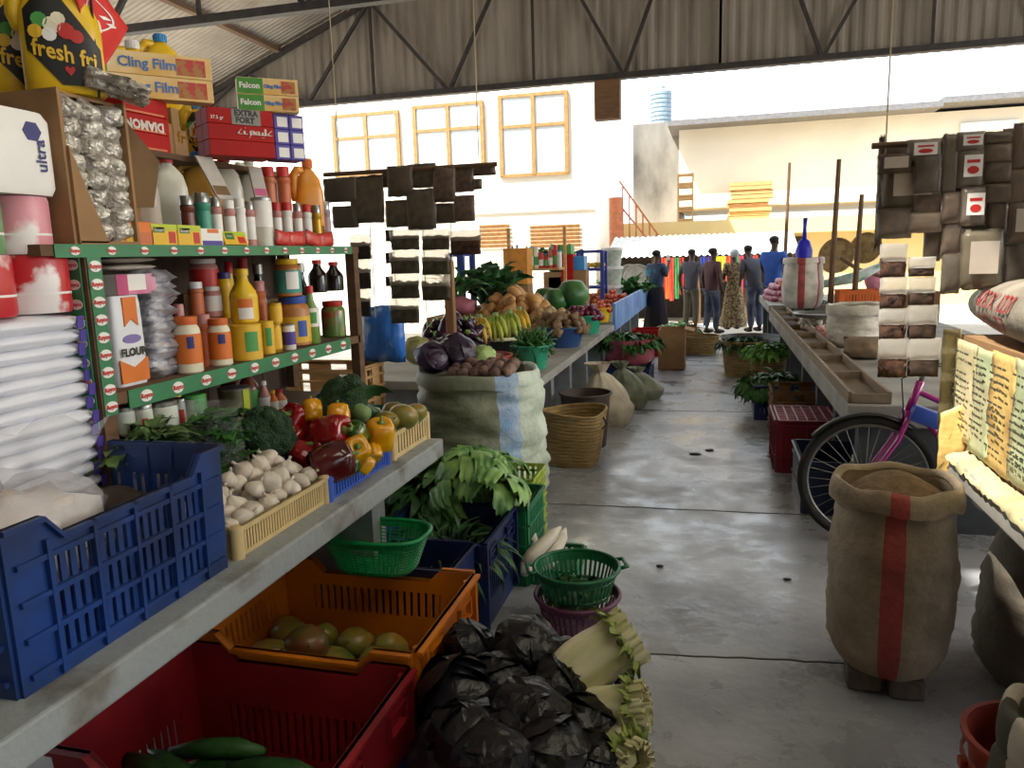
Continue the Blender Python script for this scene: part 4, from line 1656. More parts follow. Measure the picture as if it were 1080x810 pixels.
for r_ in range(8):
    for c_ in range(3):
        b = MB()
        pillow(b, (0, 0, 0), (0.085, 0.05, 0.058), seed=r_ * 3 + c_, wr=0.12)
        o = b.build('cellophane_packet', m_cello, smooth=60)
        o.location = (-1.732 + rnd(-0.01, 0.01), 1.795 + c_ * 0.073, ZT + 0.042 + r_ * 0.047)
        o.rotation_euler = (rnd(-0.25, 0.25), rnd(-0.3, 0.3), PI / 2 + rnd(-0.2, 0.2))
        tag(o, 'shiny cellophane packet filling the open cardboard carton', 'packet', 'cellophane packets in the carton')
b = MB()
pillow(b, (0, 0, 0), (0.20, 0.12, 0.06), seed=77, wr=0.2, nu=22, nv=12)
o = b.build('cellophane_bundle', m_cello, smooth=60)
o.location = (-1.69, 1.945, 2.165)
o.rotation_euler = (0.1, 0.14, PI / 2 - 0.1)
tag(o, 'crumpled shiny cellophane bundle lying on top of the carton', 'bundle')
fl = thing('red_flag', 'red pennant flag with white print on a thin black stick', 'flag', at(104, 96, X=-1.70))
P0 = fl.location.copy()
T1 = at(93, -30, X=-1.72)
b = MB()
b.tube([(0, 0, -0.02), (T1 - P0)], 0.004, 6)
b.build('stick', m_black, fl)
fp = [at(x, y, X=-1.735) - P0 for x, y in ((72, -20), (112, -8), (133, 30), (104, 76), (82, 20))]
b = MB()
cA = sum(fp, Vector()) / 5
for i in range(5):
    pass
g = []
def flagf(u, v):
    a = fp[0].lerp(fp[1], u)
    m_ = fp[4].lerp(fp[2], u)
    e = fp[3]
    q = a.lerp(m_, v * 2) if v < 0.5 else m_.lerp(e, (v - 0.5) * 2)
    return q + Vector((0.012 * math.sin(u * 5 + v * 4), 0, 0))
b.surf(flagf, 8, 12)
b.build('cloth', mat('flag_red', '#d0271f', rough=0.6, noise=0.06), fl, smooth=True, solid=0.002)
text('Coke', 0.05, m_whiteprint, 'white_print', fl, fn=lambda x, y: flagf(0.55 + x / 0.16, 0.42 - y / 0.22) + Vector((0.004, -0.004, 0))) if False else None
b = MB()
def ringf(u, v):
    a = 2 * PI * u
    return flagf(0.5 + (0.3 + 0.03 * v) * math.cos(a), 0.36 + (0.2 + 0.02 * v) * math.sin(a)) + Vector((0.004, -0.002, 0))
b.surf(ringf, 24, 1)
b.build('white_print', m_whiteprint, fl)
b = MB()
for (u, v, du, dv) in ((0.45, 0.52, 0.14, 0.14), (0.66, 0.40, 0.16, 0.05), (0.72, 0.5, 0.10, 0.05)):
    b.surf(lambda x, y: flagf(u + (x - 0.5) * du + (y - 0.5) * 0.08, v + (y - 0.5) * dv) + Vector((0.004, -0.002, 0)), 2, 4)
b.build('white_print', m_whiteprint, fl)

# --- green bowls and block behind the cube boxes
gb = thing('bowl_stack', 'stack of ribbed green bowls on its side beside the carton', 'bowls', at(144, 206, X=-1.93))
gb.location.z = ZT + 0.13
b = MB()
for i in range(6):
    b.lathe([(0.05, i * 0.015), (0.06, i * 0.015 + 0.012), (0.05, i * 0.015 + 0.0145)], seg=16)
b.build('bowls', mat('green_bowl', '#2f6b45', rough=0.4), gb, smooth=30)
A, B = front(140, 174, ZT, -1.88)
carton('brown_carton', 'low brown carton under the green bowls', 'box', A, B, 0.13, 0.10, m_card, [(0.0, 1.0, 0.3, 0.33, m_cardd, 'printed_line'), (0.0, 1.0, 0.6, 0.63, m_cardd, 'printed_line')])
item('glass_bottle', 'clear wrapped bottle with a dark red cap beside the green bowls', 'bottle', 'bottle', 163, 20, 158, -1.80, zt, thin('clear_film', '#e8ddd2', 0.45, 0.1, 0.3), m_redprint)

# ---------------------------------------------------------------- middle shelf of the grocery shelf
zm = ZM
m_pinkbox = mat('pink_box', '#c84a86', rough=0.4, hex2='#e8d8dc', scale=3)
# flour bag with printed front
A, B = front(127, 158, zm, -1.76)
hF = at(127, 312, X=-1.76).z - zm
fb = thing('flour_bag', 'white and orange paper flour bag at the near end of the middle shelf', 'bag', ((A[0] + B[0]) / 2 - 0.03, (A[1] + B[1]) / 2, zm))
Lf = abs(B[1] - A[1])
b = MB()
b.lathe([(0.95, 0), (1.0, 0.02), (1.02, hF * 0.5), (0.98, hF * 0.9), (0.92, hF)], seg=28, sx=0.035, sy=Lf / 2, n=5.0)
b.build('bag_body', m_flour, fb, smooth=40)
xf = 0.0375
b = MB()
b.prism([(-Lf * 0.46, 0.01), (Lf * 0.46, 0.01), (Lf * 0.47, hF * 0.30), (0, hF * 0.2), (-Lf * 0.47, hF * 0.30)], xf - 0.004, xf, fn=lambda a, c, d: (d, a, c))
b.build('orange_print', m_oprint, fb)
b = MB()
b.prism([(-Lf * 0.2, hF * 0.98), (Lf * 0.25, hF * 0.98), (Lf * 0.25, hF * 0.66), (Lf * 0.02, hF * 0.74), (-Lf * 0.2, hF * 0.66)], xf - 0.004, xf + 0.001, fn=lambda a, c, d: (d, a, c))
b.build('orange_print', m_oprint, fb)
b = MB()
b.prism([(Lf * 0.3 * math.cos(q * PI / 6), hF * 0.52 + 0.014 * math.sin(q * PI / 6)) for q in range(12)], xf - 0.004, xf + 0.001, fn=lambda a, c, d: (d, a, c))
b.build('violet_print', mat('violet_print', '#8a78b8', rough=0.5), fb)
text('FLOUR', 0.034, m_black, 'lettering', fb, M=face_x(xf + 0.002, 0.0, hF * 0.37), bold=0.0015)
A, B = front(124, 165, zm + hF, -1.75)
carton('pink_box', 'pink and white box lying on the flour bag', 'box', (A[0], A[1], zm + hF + 0.002), (B[0], B[1], zm + hF + 0.002), 0.062, 0.09, m_whiteprint,
       [(0, 0.28, 0.0, 1.0, m_pink, 'printed_panel'), (0.28, 1.0, 0.0, 0.2, m_pinkbox, 'printed_panel'), (0.75, 1.0, 0.2, 1.0, m_pinkbox, 'printed_panel')])
random.seed(4)
for i in range(4):
    b = MB()
    pillow(b, (0, 0, 0), (0.22, 0.16, 0.02), Matrix.Rotation(0, 3, 'X'), seed=i + 40)
    o = b.build('paper_packet', m_cardp, smooth=True)
    o.location = (-1.88, 2.08 + rnd(-0.01, 0.01), zm + hF + 0.085 + i * 0.024)
    o.rotation_euler = (0, 0, PI / 2 + rnd(-0.08, 0.08))
    for v in o.data.vertices:
        v.co = Vector((v.co.x, v.co.z * 8, v.co.y * 0.13))
    tag(o, ['brown paper packet lying under the top board, lowest of four', 'second brown paper packet from the bottom under the top board', 'third brown paper packet from the bottom under the top board', 'uppermost brown paper packet under the top board'][i], 'packet', 'brown paper packets')
random.seed(9)
ys0, ys1 = ypx(160, -1.78, zm), ypx(186, -1.78, zm)
for i in range(12):
    b = MB()
    pillow(b, (0, 0, 0), (ys1 - ys0 + 0.02, 0.045, 0.1), seed=i + 60, wr=0.14)
    for v in b.bm.verts:
        v.co = Vector((v.co.z, v.co.x, v.co.y))
    o = b.build('foil_packet', m_foil, smooth=50)
    o.location = (-1.80 + rnd(-0.01, 0.01), (ys0 + ys1) / 2 + i * 0.001, zm + 0.02 + i * 0.0285)
    o.rotation_euler = (rnd(-0.12, 0.12), rnd(-0.2, 0.2), rnd(-0.1, 0.1))
    tag(o, 'silver foil packet lying in the crinkled stack beside the flour bag', 'packet', 'silver foil packets on the middle shelf')


def J(label, px, wp, yt, X, z, mb, mc, shape='jar', **k):
    return item(k.pop('name', 'jar'), label, k.pop('cat', 'jar'), shape, px, wp, yt, X, z, mb, mc, **k)


m_veg = mat('vegetable_picture', '#d8cfa8', rough=0.5, hex2='#5c8a44', scale=30, thr=(0.4, 0.5))
J('mayonnaise jar with an orange lid, larger of two in front of the foil packets', 201, 27, 333, -1.745, zm, m_cream, m_orange, name='sauce_jar', lab=(0.18, 0.7, m_oprint), spot=(0.0, 0.5, 0.45, 0.66, m_navy))
J('mayonnaise jar with an orange lid, smaller of two and farther along', 234, 23, 335, -1.745, zm, m_cream, m_orange, name='sauce_jar', lab=(0.15, 0.72, m_oprint), spot=(-0.1, 0.5, 0.48, 0.68, m_navy))
J('orange spice shaker between the two mayonnaise jars', 219, 15, 331, -1.79, zm, m_spice, m_pinkspice, 'shaker', name='spice_shaker', lab=(0.15, 0.68, m_spice))
# a low box carries the upper jars
A, B = front(186, 236, zm, -1.86)
carton('brown_carton', 'low brown carton hidden behind the mayonnaise jars, carrying the upper spice jars', 'box', A, B, 0.165, 0.1, m_card)
zc = zm + 0.165
J('orange spice shaker raised above the larger mayonnaise jar', 209, 16, 297, -1.885, zc, m_spice, m_white, 'shaker', name='spice_shaker', lab=(0.15, 0.68, m_spice))
J('short pink spice jar raised above the smaller mayonnaise jar', 226, 18, 302, -1.88, zc, m_pinkspice, m_white, name='spice_jar', lab=(0.2, 0.7, m_whiteprint))
J('pink spice jar at the left behind the foil packets', 195, 11, 320, -1.84, zm, m_pinkspice, m_pinkspice, 'shaker', name='spice_jar')
A, B = front(196, 236, zc, -1.97)
carton('brown_carton', 'brown carton at the back of the middle shelf under the white lidded jar', 'box', A, B, 0.09, 0.09, m_cardd)
J('large pink jar with a white lid under the top board', 217, 29, 273, -1.98, zc + 0.09, m_pinkspice, m_white, name='spice_jar', lab=(0.15, 0.7, m_redprint))
# yellow goods
J('round yellow tin with a green picture under the mustard bottle', 260, 34, 341, -1.755, zm, m_yellow, m_yprint, 'can', name='custard_tin', cat='tin', lab=(0.02, 0.9, m_yprint), spot=(0.0, 0.8, 0.25, 0.8, m_gprint))
J('small yellow tin right of the mustard bottle', 283, 15, 338, -1.765, zm, m_yellow, m_yprint, 'can', name='custard_tin', cat='tin', lab=(0.02, 0.9, m_yprint), spot=(-0.2, 0.6, 0.25, 0.8, m_gprint))
Xm, zmm = -1.775, at(260, 340, X=-1.775).z
mu = item('mustard_bottle', 'yellow squeezy mustard bottle standing on the yellow tin', 'bottle', 'bottle', 259, 28, 283, Xm, zmm, m_yellow, m_yellow, lab=(0.06, 0.5, m_yellow), spot=(-0.45, 0.6, 0.08, 0.34, m_whiteprint))
k = MB()
r_ = 14 * pxs_m(mu.location)
k.surf(lambda u, v: ((r_ + 0.0035) * math.cos(VW - 0.45 + 1.05 * u), (r_ + 0.0035) * math.sin(VW - 0.45 + 1.05 * u), (0.30 + 0.17 * v) * 0.2), 8, 1)
k.build('label_picture', m_oprint, mu)
A, B = front(232, 246, zm, -1.87)
A, B = front(230, 250, zm, -1.88)
carton('brown_carton', 'small brown carton behind the yellow tin', 'box', A, B, 0.15, 0.08, m_cardd)
J('yellow jar with a dark blue lid left of the mustard bottle', 239, 17, 287, -1.92, zm + 0.15, m_yellow, m_navy, name='spread_jar', lab=(0.1, 0.7, m_yprint))
A, B = front(247, 257, zm, -1.99)
J('tall sauce bottle with a red cap behind the mustard bottle', 249, 17, 276, -2.0, zm, m_yellow, m_red, 'bottle', name='sauce_bottle', cat='bottle')
J('orange spice shaker right of the mustard bottle', 277, 14, 296, -1.86, zm + 0.055, m_spice, m_pinkspice, 'shaker', name='spice_shaker', lab=(0.15, 0.68, m_spice))
A, B = front(270, 290, zm, -1.84)
carton('brown_carton', 'flat brown carton under the shaker right of the mustard bottle', 'box', A, B, 0.053, 0.06, m_card)
z2 = at(312, 313, X=-1.82).z
J('squat peanut butter jar with a dark blue lid and yellow label', 312, 33, 312, -1.80, zm, m_peanut, m_blue, name='peanut_butter_jar', lab=(0.08, 0.6, m_yprint), spot=(0.15, 0.75, 0.2, 0.52, m_blue))
J('peanut butter jar with a yellow lid standing on the blue lidded jar', 305, 27, 273, -1.80, at(310, 312.5, X=-1.80).z + 0.002, m_peanut, m_yellow, name='peanut_butter_jar', lab=(0.1, 0.7, mat('teal_label', '#3f9a90', rough=0.5)), spot=(-0.2, 0.8, 0.2, 0.66, m_whiteprint))
for k2, (zz, yt, lab) in enumerate(((zm, 341, 'small gold tin, lower of two beside the peanut butter'), (None, 319, 'small gold tin standing on another beside the peanut butter'))):
    if zz is None:
        zz = at(291, 341, X=-1.77).z + 0.001
    J(lab, 291, 14, yt, -1.77, zz, m_gold, m_gold, 'can', name='gold_tin', cat='tin', lab=(0.1, 0.85, m_yprint))
J('small white jar in front of the peanut butter', 306, 13, 341, -1.745, zm, m_whiteprint, m_tin, 'can', name='white_jar', lab=(0.2, 0.7, m_purple))
J('green and white sauce bottle with a red cap beside the pickle jar', 330, 17, 301, -1.76, zm, mat('green_sauce', '#7a9a4a', rough=0.3), m_red, 'bottle', name='sauce_bottle', cat='bottle', lab=(0.3, 0.62, m_whiteprint), spot=(-0.2, 0.6, 0.36, 0.55, m_gprint))
J('jar of green pickles with a red lid at the far end of the middle shelf', 353, 25, 317, -1.80, zm, mat('pickle', '#5f7a3a', rough=0.15, hex2='#a83a24', scale=12, thr=(0.35, 0.5)), m_red, name='pickle_jar')
for i, (px, yt, X, zz) in enumerate(((263, 272, -2.04, zm), (278, 278, -2.04, zm), (321, 277, -2.04, zm), (336, 274, -2.06, 1.486), (353, 276, -2.06, 1.486))):
    item('soda_bottle', ['dark soda bottle with a red cap behind the mustard bottle', 'dark soda bottle with a grey cap left of the yellow lidded jar', 'dark soda bottle with a white cap right of the yellow lidded jar',
                         'dark soda bottle with a red cap on the small inner board, left of two', 'dark soda bottle with a red cap at the far end of the inner board'][i], 'bottle', 'bottle', px, 20, yt, X, zz, m_sauce, m_redprint if i in (0, 3, 4) else m_tin, group='dark soda bottles')

# ---------------------------------------------------------------- bottom board: cans and sauces
zb_ = ZB
m_can = mat('pale_can', '#d4d8cc', rough=0.4, noise=0.05)
m_cang = mat('green_can', '#3c8a4c', rough=0.4, hex2='#d4d8cc', scale=3, thr=(0.45, 0.5))
cans = [(138, 22, 426, -1.76, m_can, 'white topped can half hidden behind the green bunch, nearest of the row'), (158, 17, 424, -1.72, m_can, 'pale can with a small red emblem behind the cress bunch'), (179, 26, 421, -1.71, m_can, 'wide pale can with pink and green pictures in the middle of the row'),
        (195, 14, 418, -1.76, m_can, 'narrow pale can with a red emblem right of the wide one'), (210, 23, 414, -1.73, m_cang, 'green and white can at the far end of the row'), (144, 18, 420, -1.87, m_can, 'plain pale can at the back left of the row'), (172, 16, 417, -1.88, m_can, 'plain pale can at the back of the row')]
for px, wp, yt, X, m, lab in cans:
    t = item('food_can', lab, 'can', 'can', px, wp, yt, X, zb_, m, m_tin if m is m_can else m_gprint, lab=(0.03, 0.9, m),
             spot=(-0.1, 0.7, 0.12, 0.4, m_pink) if 'pink' in lab else ((-0.1, 0.5, 0.55, 0.8, m_redprint) if 'emblem' in lab else ((-0.3, 0.8, 0.05, 0.5, m_can) if m is m_cang else None)))
J('gold topped jar of oil behind the cans', 188, 19, 404, -1.96, zb_, m_gold, m_gold, name='oil_jar')
J('large tin with a yellow green label beside the sauce bottles', 250, 33, 407, -1.86, zb_, mat('olive_tin', '#8a8a58', rough=0.4, hex2='#4c4a34', scale=8), m_tin, 'can', name='large_tin', cat='tin', spot=(0.5, 1.0, 0.05, 0.95, m_lime))
for px, wp, yt, X, mb, mc, lab in ((264, 22, 385, -1.92, m_brownsauce, m_orange, 'brown sauce bottle with an orange cap behind the large tin'), (246, 22, 380, -2.02, m_brownsauce, m_brownsauce, 'brown bottle left behind the large tin'),
                                   (280, 13, 401, -1.86, m_pinkspice, m_white, 'slim sauce bottle with a white cap beside the broccoli'), (289, 10, 411, -1.83, m_oprint, m_yellow, 'small orange bottle between the white and red capped ones'), (296, 14, 410, -1.82, m_spice, m_red, 'small sauce bottle with a red cap left of the red peppers')):
    item('sauce_bottle', lab, 'bottle', 'bottle', px, wp, yt, X, zb_, mb, mc, lab=(0.1, 0.5, m_whiteprint if wp < 15 else m_gprint), group=None)

# ---------------------------------------------------------------- packs at the near end of the shelf
random.seed(12)
Ya, Yb = 1.36, 1.80
m_sugar = mat('sugar_bag', '#e2e3ea', rough=0.3, noise=0.04)
for i in range(13):
    b = MB()
    pillow(b, (0, 0, 0), (0.42, 0.05, 0.17), seed=i + 90, wr=0.05, nu=16)
    for v in b.bm.verts:
        x, y, z = v.co
        k = 1 - 0.75 * max(0, (x - 0.12) / 0.1) ** 1.5 if x > 0.12 else 1
        v.co = Vector((z * (0.55 + 0.45 * k), x, y))
    k = thing('sugar_bag', 'white sugar bag with a violet band in the tall stack beside the shelf', 'bag', (-1.80 + rnd(-0.012, 0.012), 1.60 + rnd(-0.012, 0.012) + (0.012 if i < 6 else 0), ZB + 0.022 + i * 0.0385), rnd(-0.04, 0.04), 'sugar bags in the tall stack')
    o = b.build('bag_body', m_sugar, k, smooth=True)
    b = MB()
    b.surf(lambda u, v: (0.088 + 0.003 * (v - 0.5), 0.125 + 0.022 * u, (v - 0.5) * 0.036 * 0.92), 1, 2)
    b.build('violet_band', m_purple, k, solid=0.003)
    b = MB()
    b.surf(lambda u, v: (0.082 - 0.02 * u, 0.15 + 0.04 * u, 0.010 + (v - 0.5) * 0.008 - 0.004 * u), 3, 1)
    b.build('red_print', m_redprint, k, solid=0.002)
for i in range(3):
    b = MB()
    pillow(b, (0, 0, 0), (0.34, 0.06, 0.18), seed=i + 120, wr=0.05)
    for v in b.bm.verts:
        x, y, z = v.co
        v.co = Vector((z, x, y))
    o = b.build('sugar_bag', m_sugar, smooth=True)
    o.location = (-1.70, 1.27 + 0.01 * i, ZB + 0.03 + i * 0.05)
    tag(o, ['white bag at the left edge of the photo, lowest of three', 'white bag at the left edge of the photo, middle of three', 'white bag at the left edge of the photo, top of three'][i], 'bag', 'white bags by the blue crate')
for i in range(5):
    b = MB()
    pillow(b, (0, 0, 0), (0.3, 0.05, 0.18), seed=i + 140, wr=0.12)
    for v in b.bm.verts:
        x, y, z = v.co
        v.co = Vector((z, x, y))
    o = b.build('snack_packet', mat('brown_packet', '#8a6a58', rough=0.25, hex2='#c8b4a8', scale=12, bump=0.5), smooth=True)
    o.location = (-1.78, 1.24, ZB + 0.19 + i * 0.045)
    tag(o, 'glossy brown packet in the pile at the left edge', 'packet', 'brown packets at the left edge')
# wrapped rolls
m_wrap = thin('roll_wrap', '#efe9e6', 0.25, 0.2, 0.3)
zr = ZB + 0.022 + 12 * 0.0385 + 0.03


def rollpack(label, y0, y1, z, h, X, cols, n=2):
    t = thing('roll_pack', label, 'paper rolls', (X, (y0 + y1) / 2, z))
    d = (y1 - y0) / n
    for i in range(n):
        b = MB()
        b.lathe([(d * 0.47, 0), (d * 0.495, 0.012), (d * 0.495, h - 0.012), (d * 0.47, h)], (0, -(y1 - y0) / 2 + d * (i + 0.5), 0), 20)
        r_ = b.build('paper_roll', cols[i % len(cols)], t, smooth=40)
        b = MB()
        b.lathe([(d * 0.497, h * 0.32), (d * 0.497, h * 0.36)], (0, -(y1 - y0) / 2 + d * (i + 0.5), 0), 20, cap0=False, cap1=False)
        b.build('printed_band', m_whiteprint, r_, smooth=True)
    return t


m_rr = mat('red_roll', '#c02c34', rough=0.35, hex2='#e6dedc', scale=5, thr=(0.45, 0.5))
m_gr = mat('green_roll', '#6f9a6a', rough=0.35, hex2='#dfe0d8', scale=7, thr=(0.42, 0.5))
m_pr = mat('pink_roll', '#d8909a', rough=0.35, hex2='#e8e0dc', scale=7, thr=(0.42, 0.5))
Xr = -1.80
rollpack('red and white paper roll pack standing on the tall stack of sugar bags', 1.42, 1.77, zr, 0.155, Xr, [m_rr])
rollpack('green and pink paper roll pack on top of the red and white one', 1.44, 1.735, zr + 0.157, 0.15, Xr, [m_gr, m_pr])
# the wrapped pack of tissue with violet print
t = thing('tissue_pack', 'white wrapped tissue pack with violet writing, topmost at the left edge', 'tissue', (Xr, 1.60, zr + 0.309))
b = MB()
b.lathe([(0.93, 0), (1.0, 0.02), (1.0, 0.19), (0.9, 0.212)], seg=28, sx=0.085, sy=0.135, n=5)
b.build('wrapped_body', m_whiteprint, t, smooth=40)
for y, z, s in ((-0.07, 0.085, 0.045), (0.075, 0.10, 0.045)):
    text('ultra', s, m_navy, 'lettering', t, M=Matrix.Translation((0.0868, y, z)) @ face_x(0, 0, 0) @ Matrix.Rotation(PI / 2, 4, 'Z'), bold=0.001)
for y, z in ((-0.075, 0.175), (0.055, 0.16)):
    b = MB()
    b.prism([(y + 0.028 * math.cos(q * PI / 3), z + 0.026 * math.sin(q * PI / 3)) for q in range(6)], 0.083, 0.0872, fn=lambda a, c, d: (d, a, c))
    b.build('hexagon_print', m_navy, t)

# ---------------------------------------------------------------- produce on the near left counter
ZC = 0.8
m_bcrate = mat('blue_crate', '#1a3d80', rough=0.42, hex2='#182c56', scale=5, noise=0.1, bump=0.1)
m_straw = mat('straw_plastic', '#d9c08a', rough=0.5, noise=0.1)
m_bbask = mat('bright_blue_basket', '#3a62c8', rough=0.4, noise=0.08)
bc = crate('plastic_crate', 'large blue slotted crate at the near end of the left counter', (-1.565, 1.425, ZC), 0.46, 0.68, 0.355, m_bcrate, th=0.009, dip=(0.0, 0.05), slat=(0.1, 0.76, 0.026), ribs=(0.1, 0.32, 0.54, 0.76), cols=4, corner=0.14, flange=0.012, taper=0.02)
# translucent bag of white goods in it
random.seed(2)
pb = thing('plastic_bag', 'clear plastic bag of white goods lying in the large blue crate', 'bag', (-1.53, 1.28, ZC + 0.20))
b = MB()
b.blob((0, 0, 0.03), (0.13, 0.24, 0.12), 0.35, 3, 4, 3)
b.build('white_contents', mat('white_goods', '#dfdad4', rough=0.5, hex2='#c9beb4', scale=8, bump=0.3), pb, smooth=True)
b = MB()
b.blob((0, 0.0, 0.035), (0.145, 0.255, 0.135), 0.45, 4, 4, 3)
b.surf(lambda u, v: (-0.05 + 0.05 * v * math.cos(u * 6) + 0.10 * (u - 0.5), 0.08 + 0.2 * (u - 0.5) * (1 + v) + 0.02 * math.sin(u * 25), 0.12 + 0.16 * v + 0.02 * math.sin(u * 19)), 14, 6)
b.build('clear_film', thin('crate_bag_film', '#e6e6ee', 0.72, 0.12, 0.3), pb, smooth=True)
b = MB()
b.blob((-1.55, 1.60, ZC + 0.21), (0.12, 0.09, 0.06), 0.3, 3, 9, 3)
tag(b.build('dark_sack', mat('dark_bag', '#3a2c22', rough=0.7), smooth=True), 'dark brown bag lying in the far corner of the large blue crate', 'bag')

# garlic in its straw coloured basket
gx0, gx1, gy0, gy1 = -1.70, -1.34, 1.82, 2.34
crate('garlic_basket', 'straw coloured slotted basket heaped with garlic', ((gx0 + gx1) / 2, (gy0 + gy1) / 2, ZC), gx1 - gx0, gy1 - gy0, 0.092, m_straw, th=0.005, slat=(0.14, 0.80, 0.0145), corner=0.06, flange=0.008, post=0.02, cat='basket')
g = garlic('garlic_bulb', 'white garlic bulb heaped in the straw coloured basket', 0.036)
random.seed(31)
sp = []
for i in range(5):
    for j in range(8):
        sp.append((gx1 - 0.045 - i * 0.066 + rnd(-0.008, 0.008), gy0 + 0.04 + j * 0.066 + rnd(-0.008, 0.008), ZC + 0.075 + 0.012 * i + 0.004 * j))
for i in range(4):
    for j in range(6):
        if i == 0 and j < 2:
            continue
        sp.append((gx1 - 0.085 - i * 0.066 + rnd(-0.01, 0.01), gy0 + 0.10 + j * 0.068 + rnd(-0.01, 0.01), ZC + 0.125 + 0.014 * i + 0.004 * j))
for i in range(3):
    for j in range(4):
        sp.append((gx1 - 0.15 - i * 0.066 + rnd(-0.01, 0.01), gy0 + 0.20 + j * 0.07 + rnd(-0.01, 0.01), ZC + 0.175 + 0.012 * i + 0.004 * j))
sp = [p for p in sp if not (p[0] < -1.50 and 2.02 < p[1] < 2.27 and p[2] > 0.915) and not (p[0] < -1.5 and p[1] < 2.05 and p[2] > 0.95)]
pile(g, sp, 'garlic bulbs in the basket', (0.82, 1.15), 5, tumble=0.9)

# bright blue basket of peppers
crate('pepper_basket', 'bright blue slotted basket heaped with peppers', (-1.51, 2.60, ZC), 0.36, 0.50, 0.085, m_bbask, th=0.005, slat=(0.12, 0.82, 0.022), corner=0.06, flange=0.008, post=0.018, cat='basket')
peps = [(316, 444, 1.02, 33, m_rpep, 'red pepper at the top left of the pepper heap'), (349, 456, 1.00, 36, m_rpep, 'red pepper in the middle of the heap with a bright shine'), (349, 488, 0.925, 40, m_dpep, 'dark red pepper in front at the blue basket rim'),
        (329, 434, 1.06, 22, m_ypep, 'yellow pepper at the top of the heap behind the red ones'), (357, 440, 1.04, 24, m_ypep, 'yellow orange pepper under the second broccoli'), (376, 458, 0.985, 24, m_gpep, 'green and yellow pepper in the middle of the heap'),
        (376, 475, 0.94, 28, m_ypep, 'orange yellow pepper low in front of the heap'), (401, 459, 0.955, 30, m_ypep, 'large yellow pepper at the far end of the heap'), (367, 492, 0.90, 20, m_gpep, 'green pepper at the blue basket rim'),
        (394, 477, 0.90, 17, m_ypep, 'small yellow pepper low at the far rim'), (318, 480, 0.93, 26, m_rpep, 'red pepper low beside the garlic'), (338, 470, 0.95, 26, m_rpep, 'red pepper deep between the others'), (306, 462, 0.98, 24, m_rpep, 'red pepper behind the garlic under the broccoli leaves'),
        (385, 490, 0.88, 17, m_ypep, 'small yellow pepper low at the blue rim')]
for i, (px, py, z, wp, m, lab) in enumerate(peps):
    c = at(px, py, Z=z)
    r_ = wp * pxs_m(c) / 2 * 1.04
    t = pepper('sweet_pepper', lab, m, r_, r_ * 2.15, 'sweet peppers in the blue basket')
    t.location = c
    t.rotation_euler = ((0.9, 1.2, 1.3, 0.4, 0.3, 0.5, 1.0, 0.25, 1.2, 0.8, 1.0, 1.2, 0.7, 0.6)[i], (-0.5, 1.0, 0.3, 0.2, -0.3, 0.5, 0.4, -0.2, 0.6, 0.3, -0.4, 0.4, 0.2, 0.4)[i], i * 1.1)
# support under the heap: fillers the others lie on
for i, (x, y, z) in enumerate(((-1.58, 2.45, 0.86), (-1.58, 2.6, 0.87), (-1.58, 2.75, 0.87), (-1.45, 2.5, 0.85), (-1.45, 2.66, 0.85), (-1.66, 2.5, 0.93), (-1.66, 2.68, 0.94))):
    t = pepper('sweet_pepper', 'red pepper buried in the pepper heap', m_rpep, 0.055, 0.115, 'buried peppers')
    t.location = (x, y, z)
    t.rotation_euler = (1.2, 0, i)
# broccoli heads
br1 = broccoli('broccoli head behind the garlic', 0.103, 3)
br1.location = at(281, 458, Z=1.02)
br1.rotation_euler = (0.3, 0.5, 0.4)
br2 = broccoli('broccoli head with long pale stalk behind the peppers', 0.115, 8)
br2.location = at(362, 424, Z=1.06)
br2.rotation_euler = (-0.5, -1.1, 0.2)
# straw coloured crate with green fruit at the end
crate('fruit_crate', 'straw coloured crate of green fruit at the far end of the near counter', (-1.53, 3.11, ZC), 0.40, 0.40, 0.12, m_straw, th=0.006, slat=(0.15, 0.8, 0.03), corner=0.07, flange=0.01, post=0.018, cat='crate')
mg = mango('x', 0.07)
for i, (px, py, z, lab) in enumerate(((425, 440, 0.955, 'largest green fruit at the far corner of the straw crate'), (406, 445, 0.955, 'green fruit in the middle of the straw crate'), (436, 437, 0.94, 'green fruit at the far end of the straw crate'), (393, 440, 0.96, 'yellow green fruit at the back of the straw crate'), (415, 436, 0.95, 'green fruit behind the largest in the straw crate'))):
    c = at(px, py, Z=z)
    put(mg, c, 0, lab, 'green fruit in the straw crate', (1.0, 0.8, 0.8, 0.7, 0.8)[i], (1.2, 0.3 * i, i))
# leafy bunches behind the blue crate
greens('cress_bunch', 'round leaved green bunch behind the blue crate', 'greens', (-1.715, 1.90, ZB + 0.04), 90, 0.125, 0.065, mat('cress', '#7f9a5a', rough=0.5, hex2='#3f5a2c', scale=20), m_stemg, 0.07, 0.5, 0.8, 0.3, 1.1, seed=4, hz=0.02)
hb = thing('herb_bag', 'clear plastic bag of dark green herbs beside the broccoli', 'bag', (-1.61, 2.14, ZC + 0.10))
random.seed(8)
b = MB()
for i in range(90):
    leaf(b, (rnd(-0.05, 0.05), rnd(-0.06, 0.06), rnd(0.03, 0.23)), (rnd(-0.7, 0.7), rnd(-0.7, 0.7), 1), 0.09, 0.065, 0.8, 0.3, seed=i)
b.build('leaves', m_leaf, hb, smooth=True)
b = MB()
b.lathe([(0.06, 0.0), (0.10, 0.05), (0.105, 0.17), (0.09, 0.26), (0.11, 0.29)], seg=26, cap1=False, sx=0.75, sy=0.85, lob=lambda a, r, z: 1 + 0.06 * math.sin(9 * a + z * 30))
b.build('clear_film', thin('herb_film', '#e4e8e4', 0.88, 0.12, 0.3), hb, smooth=True)

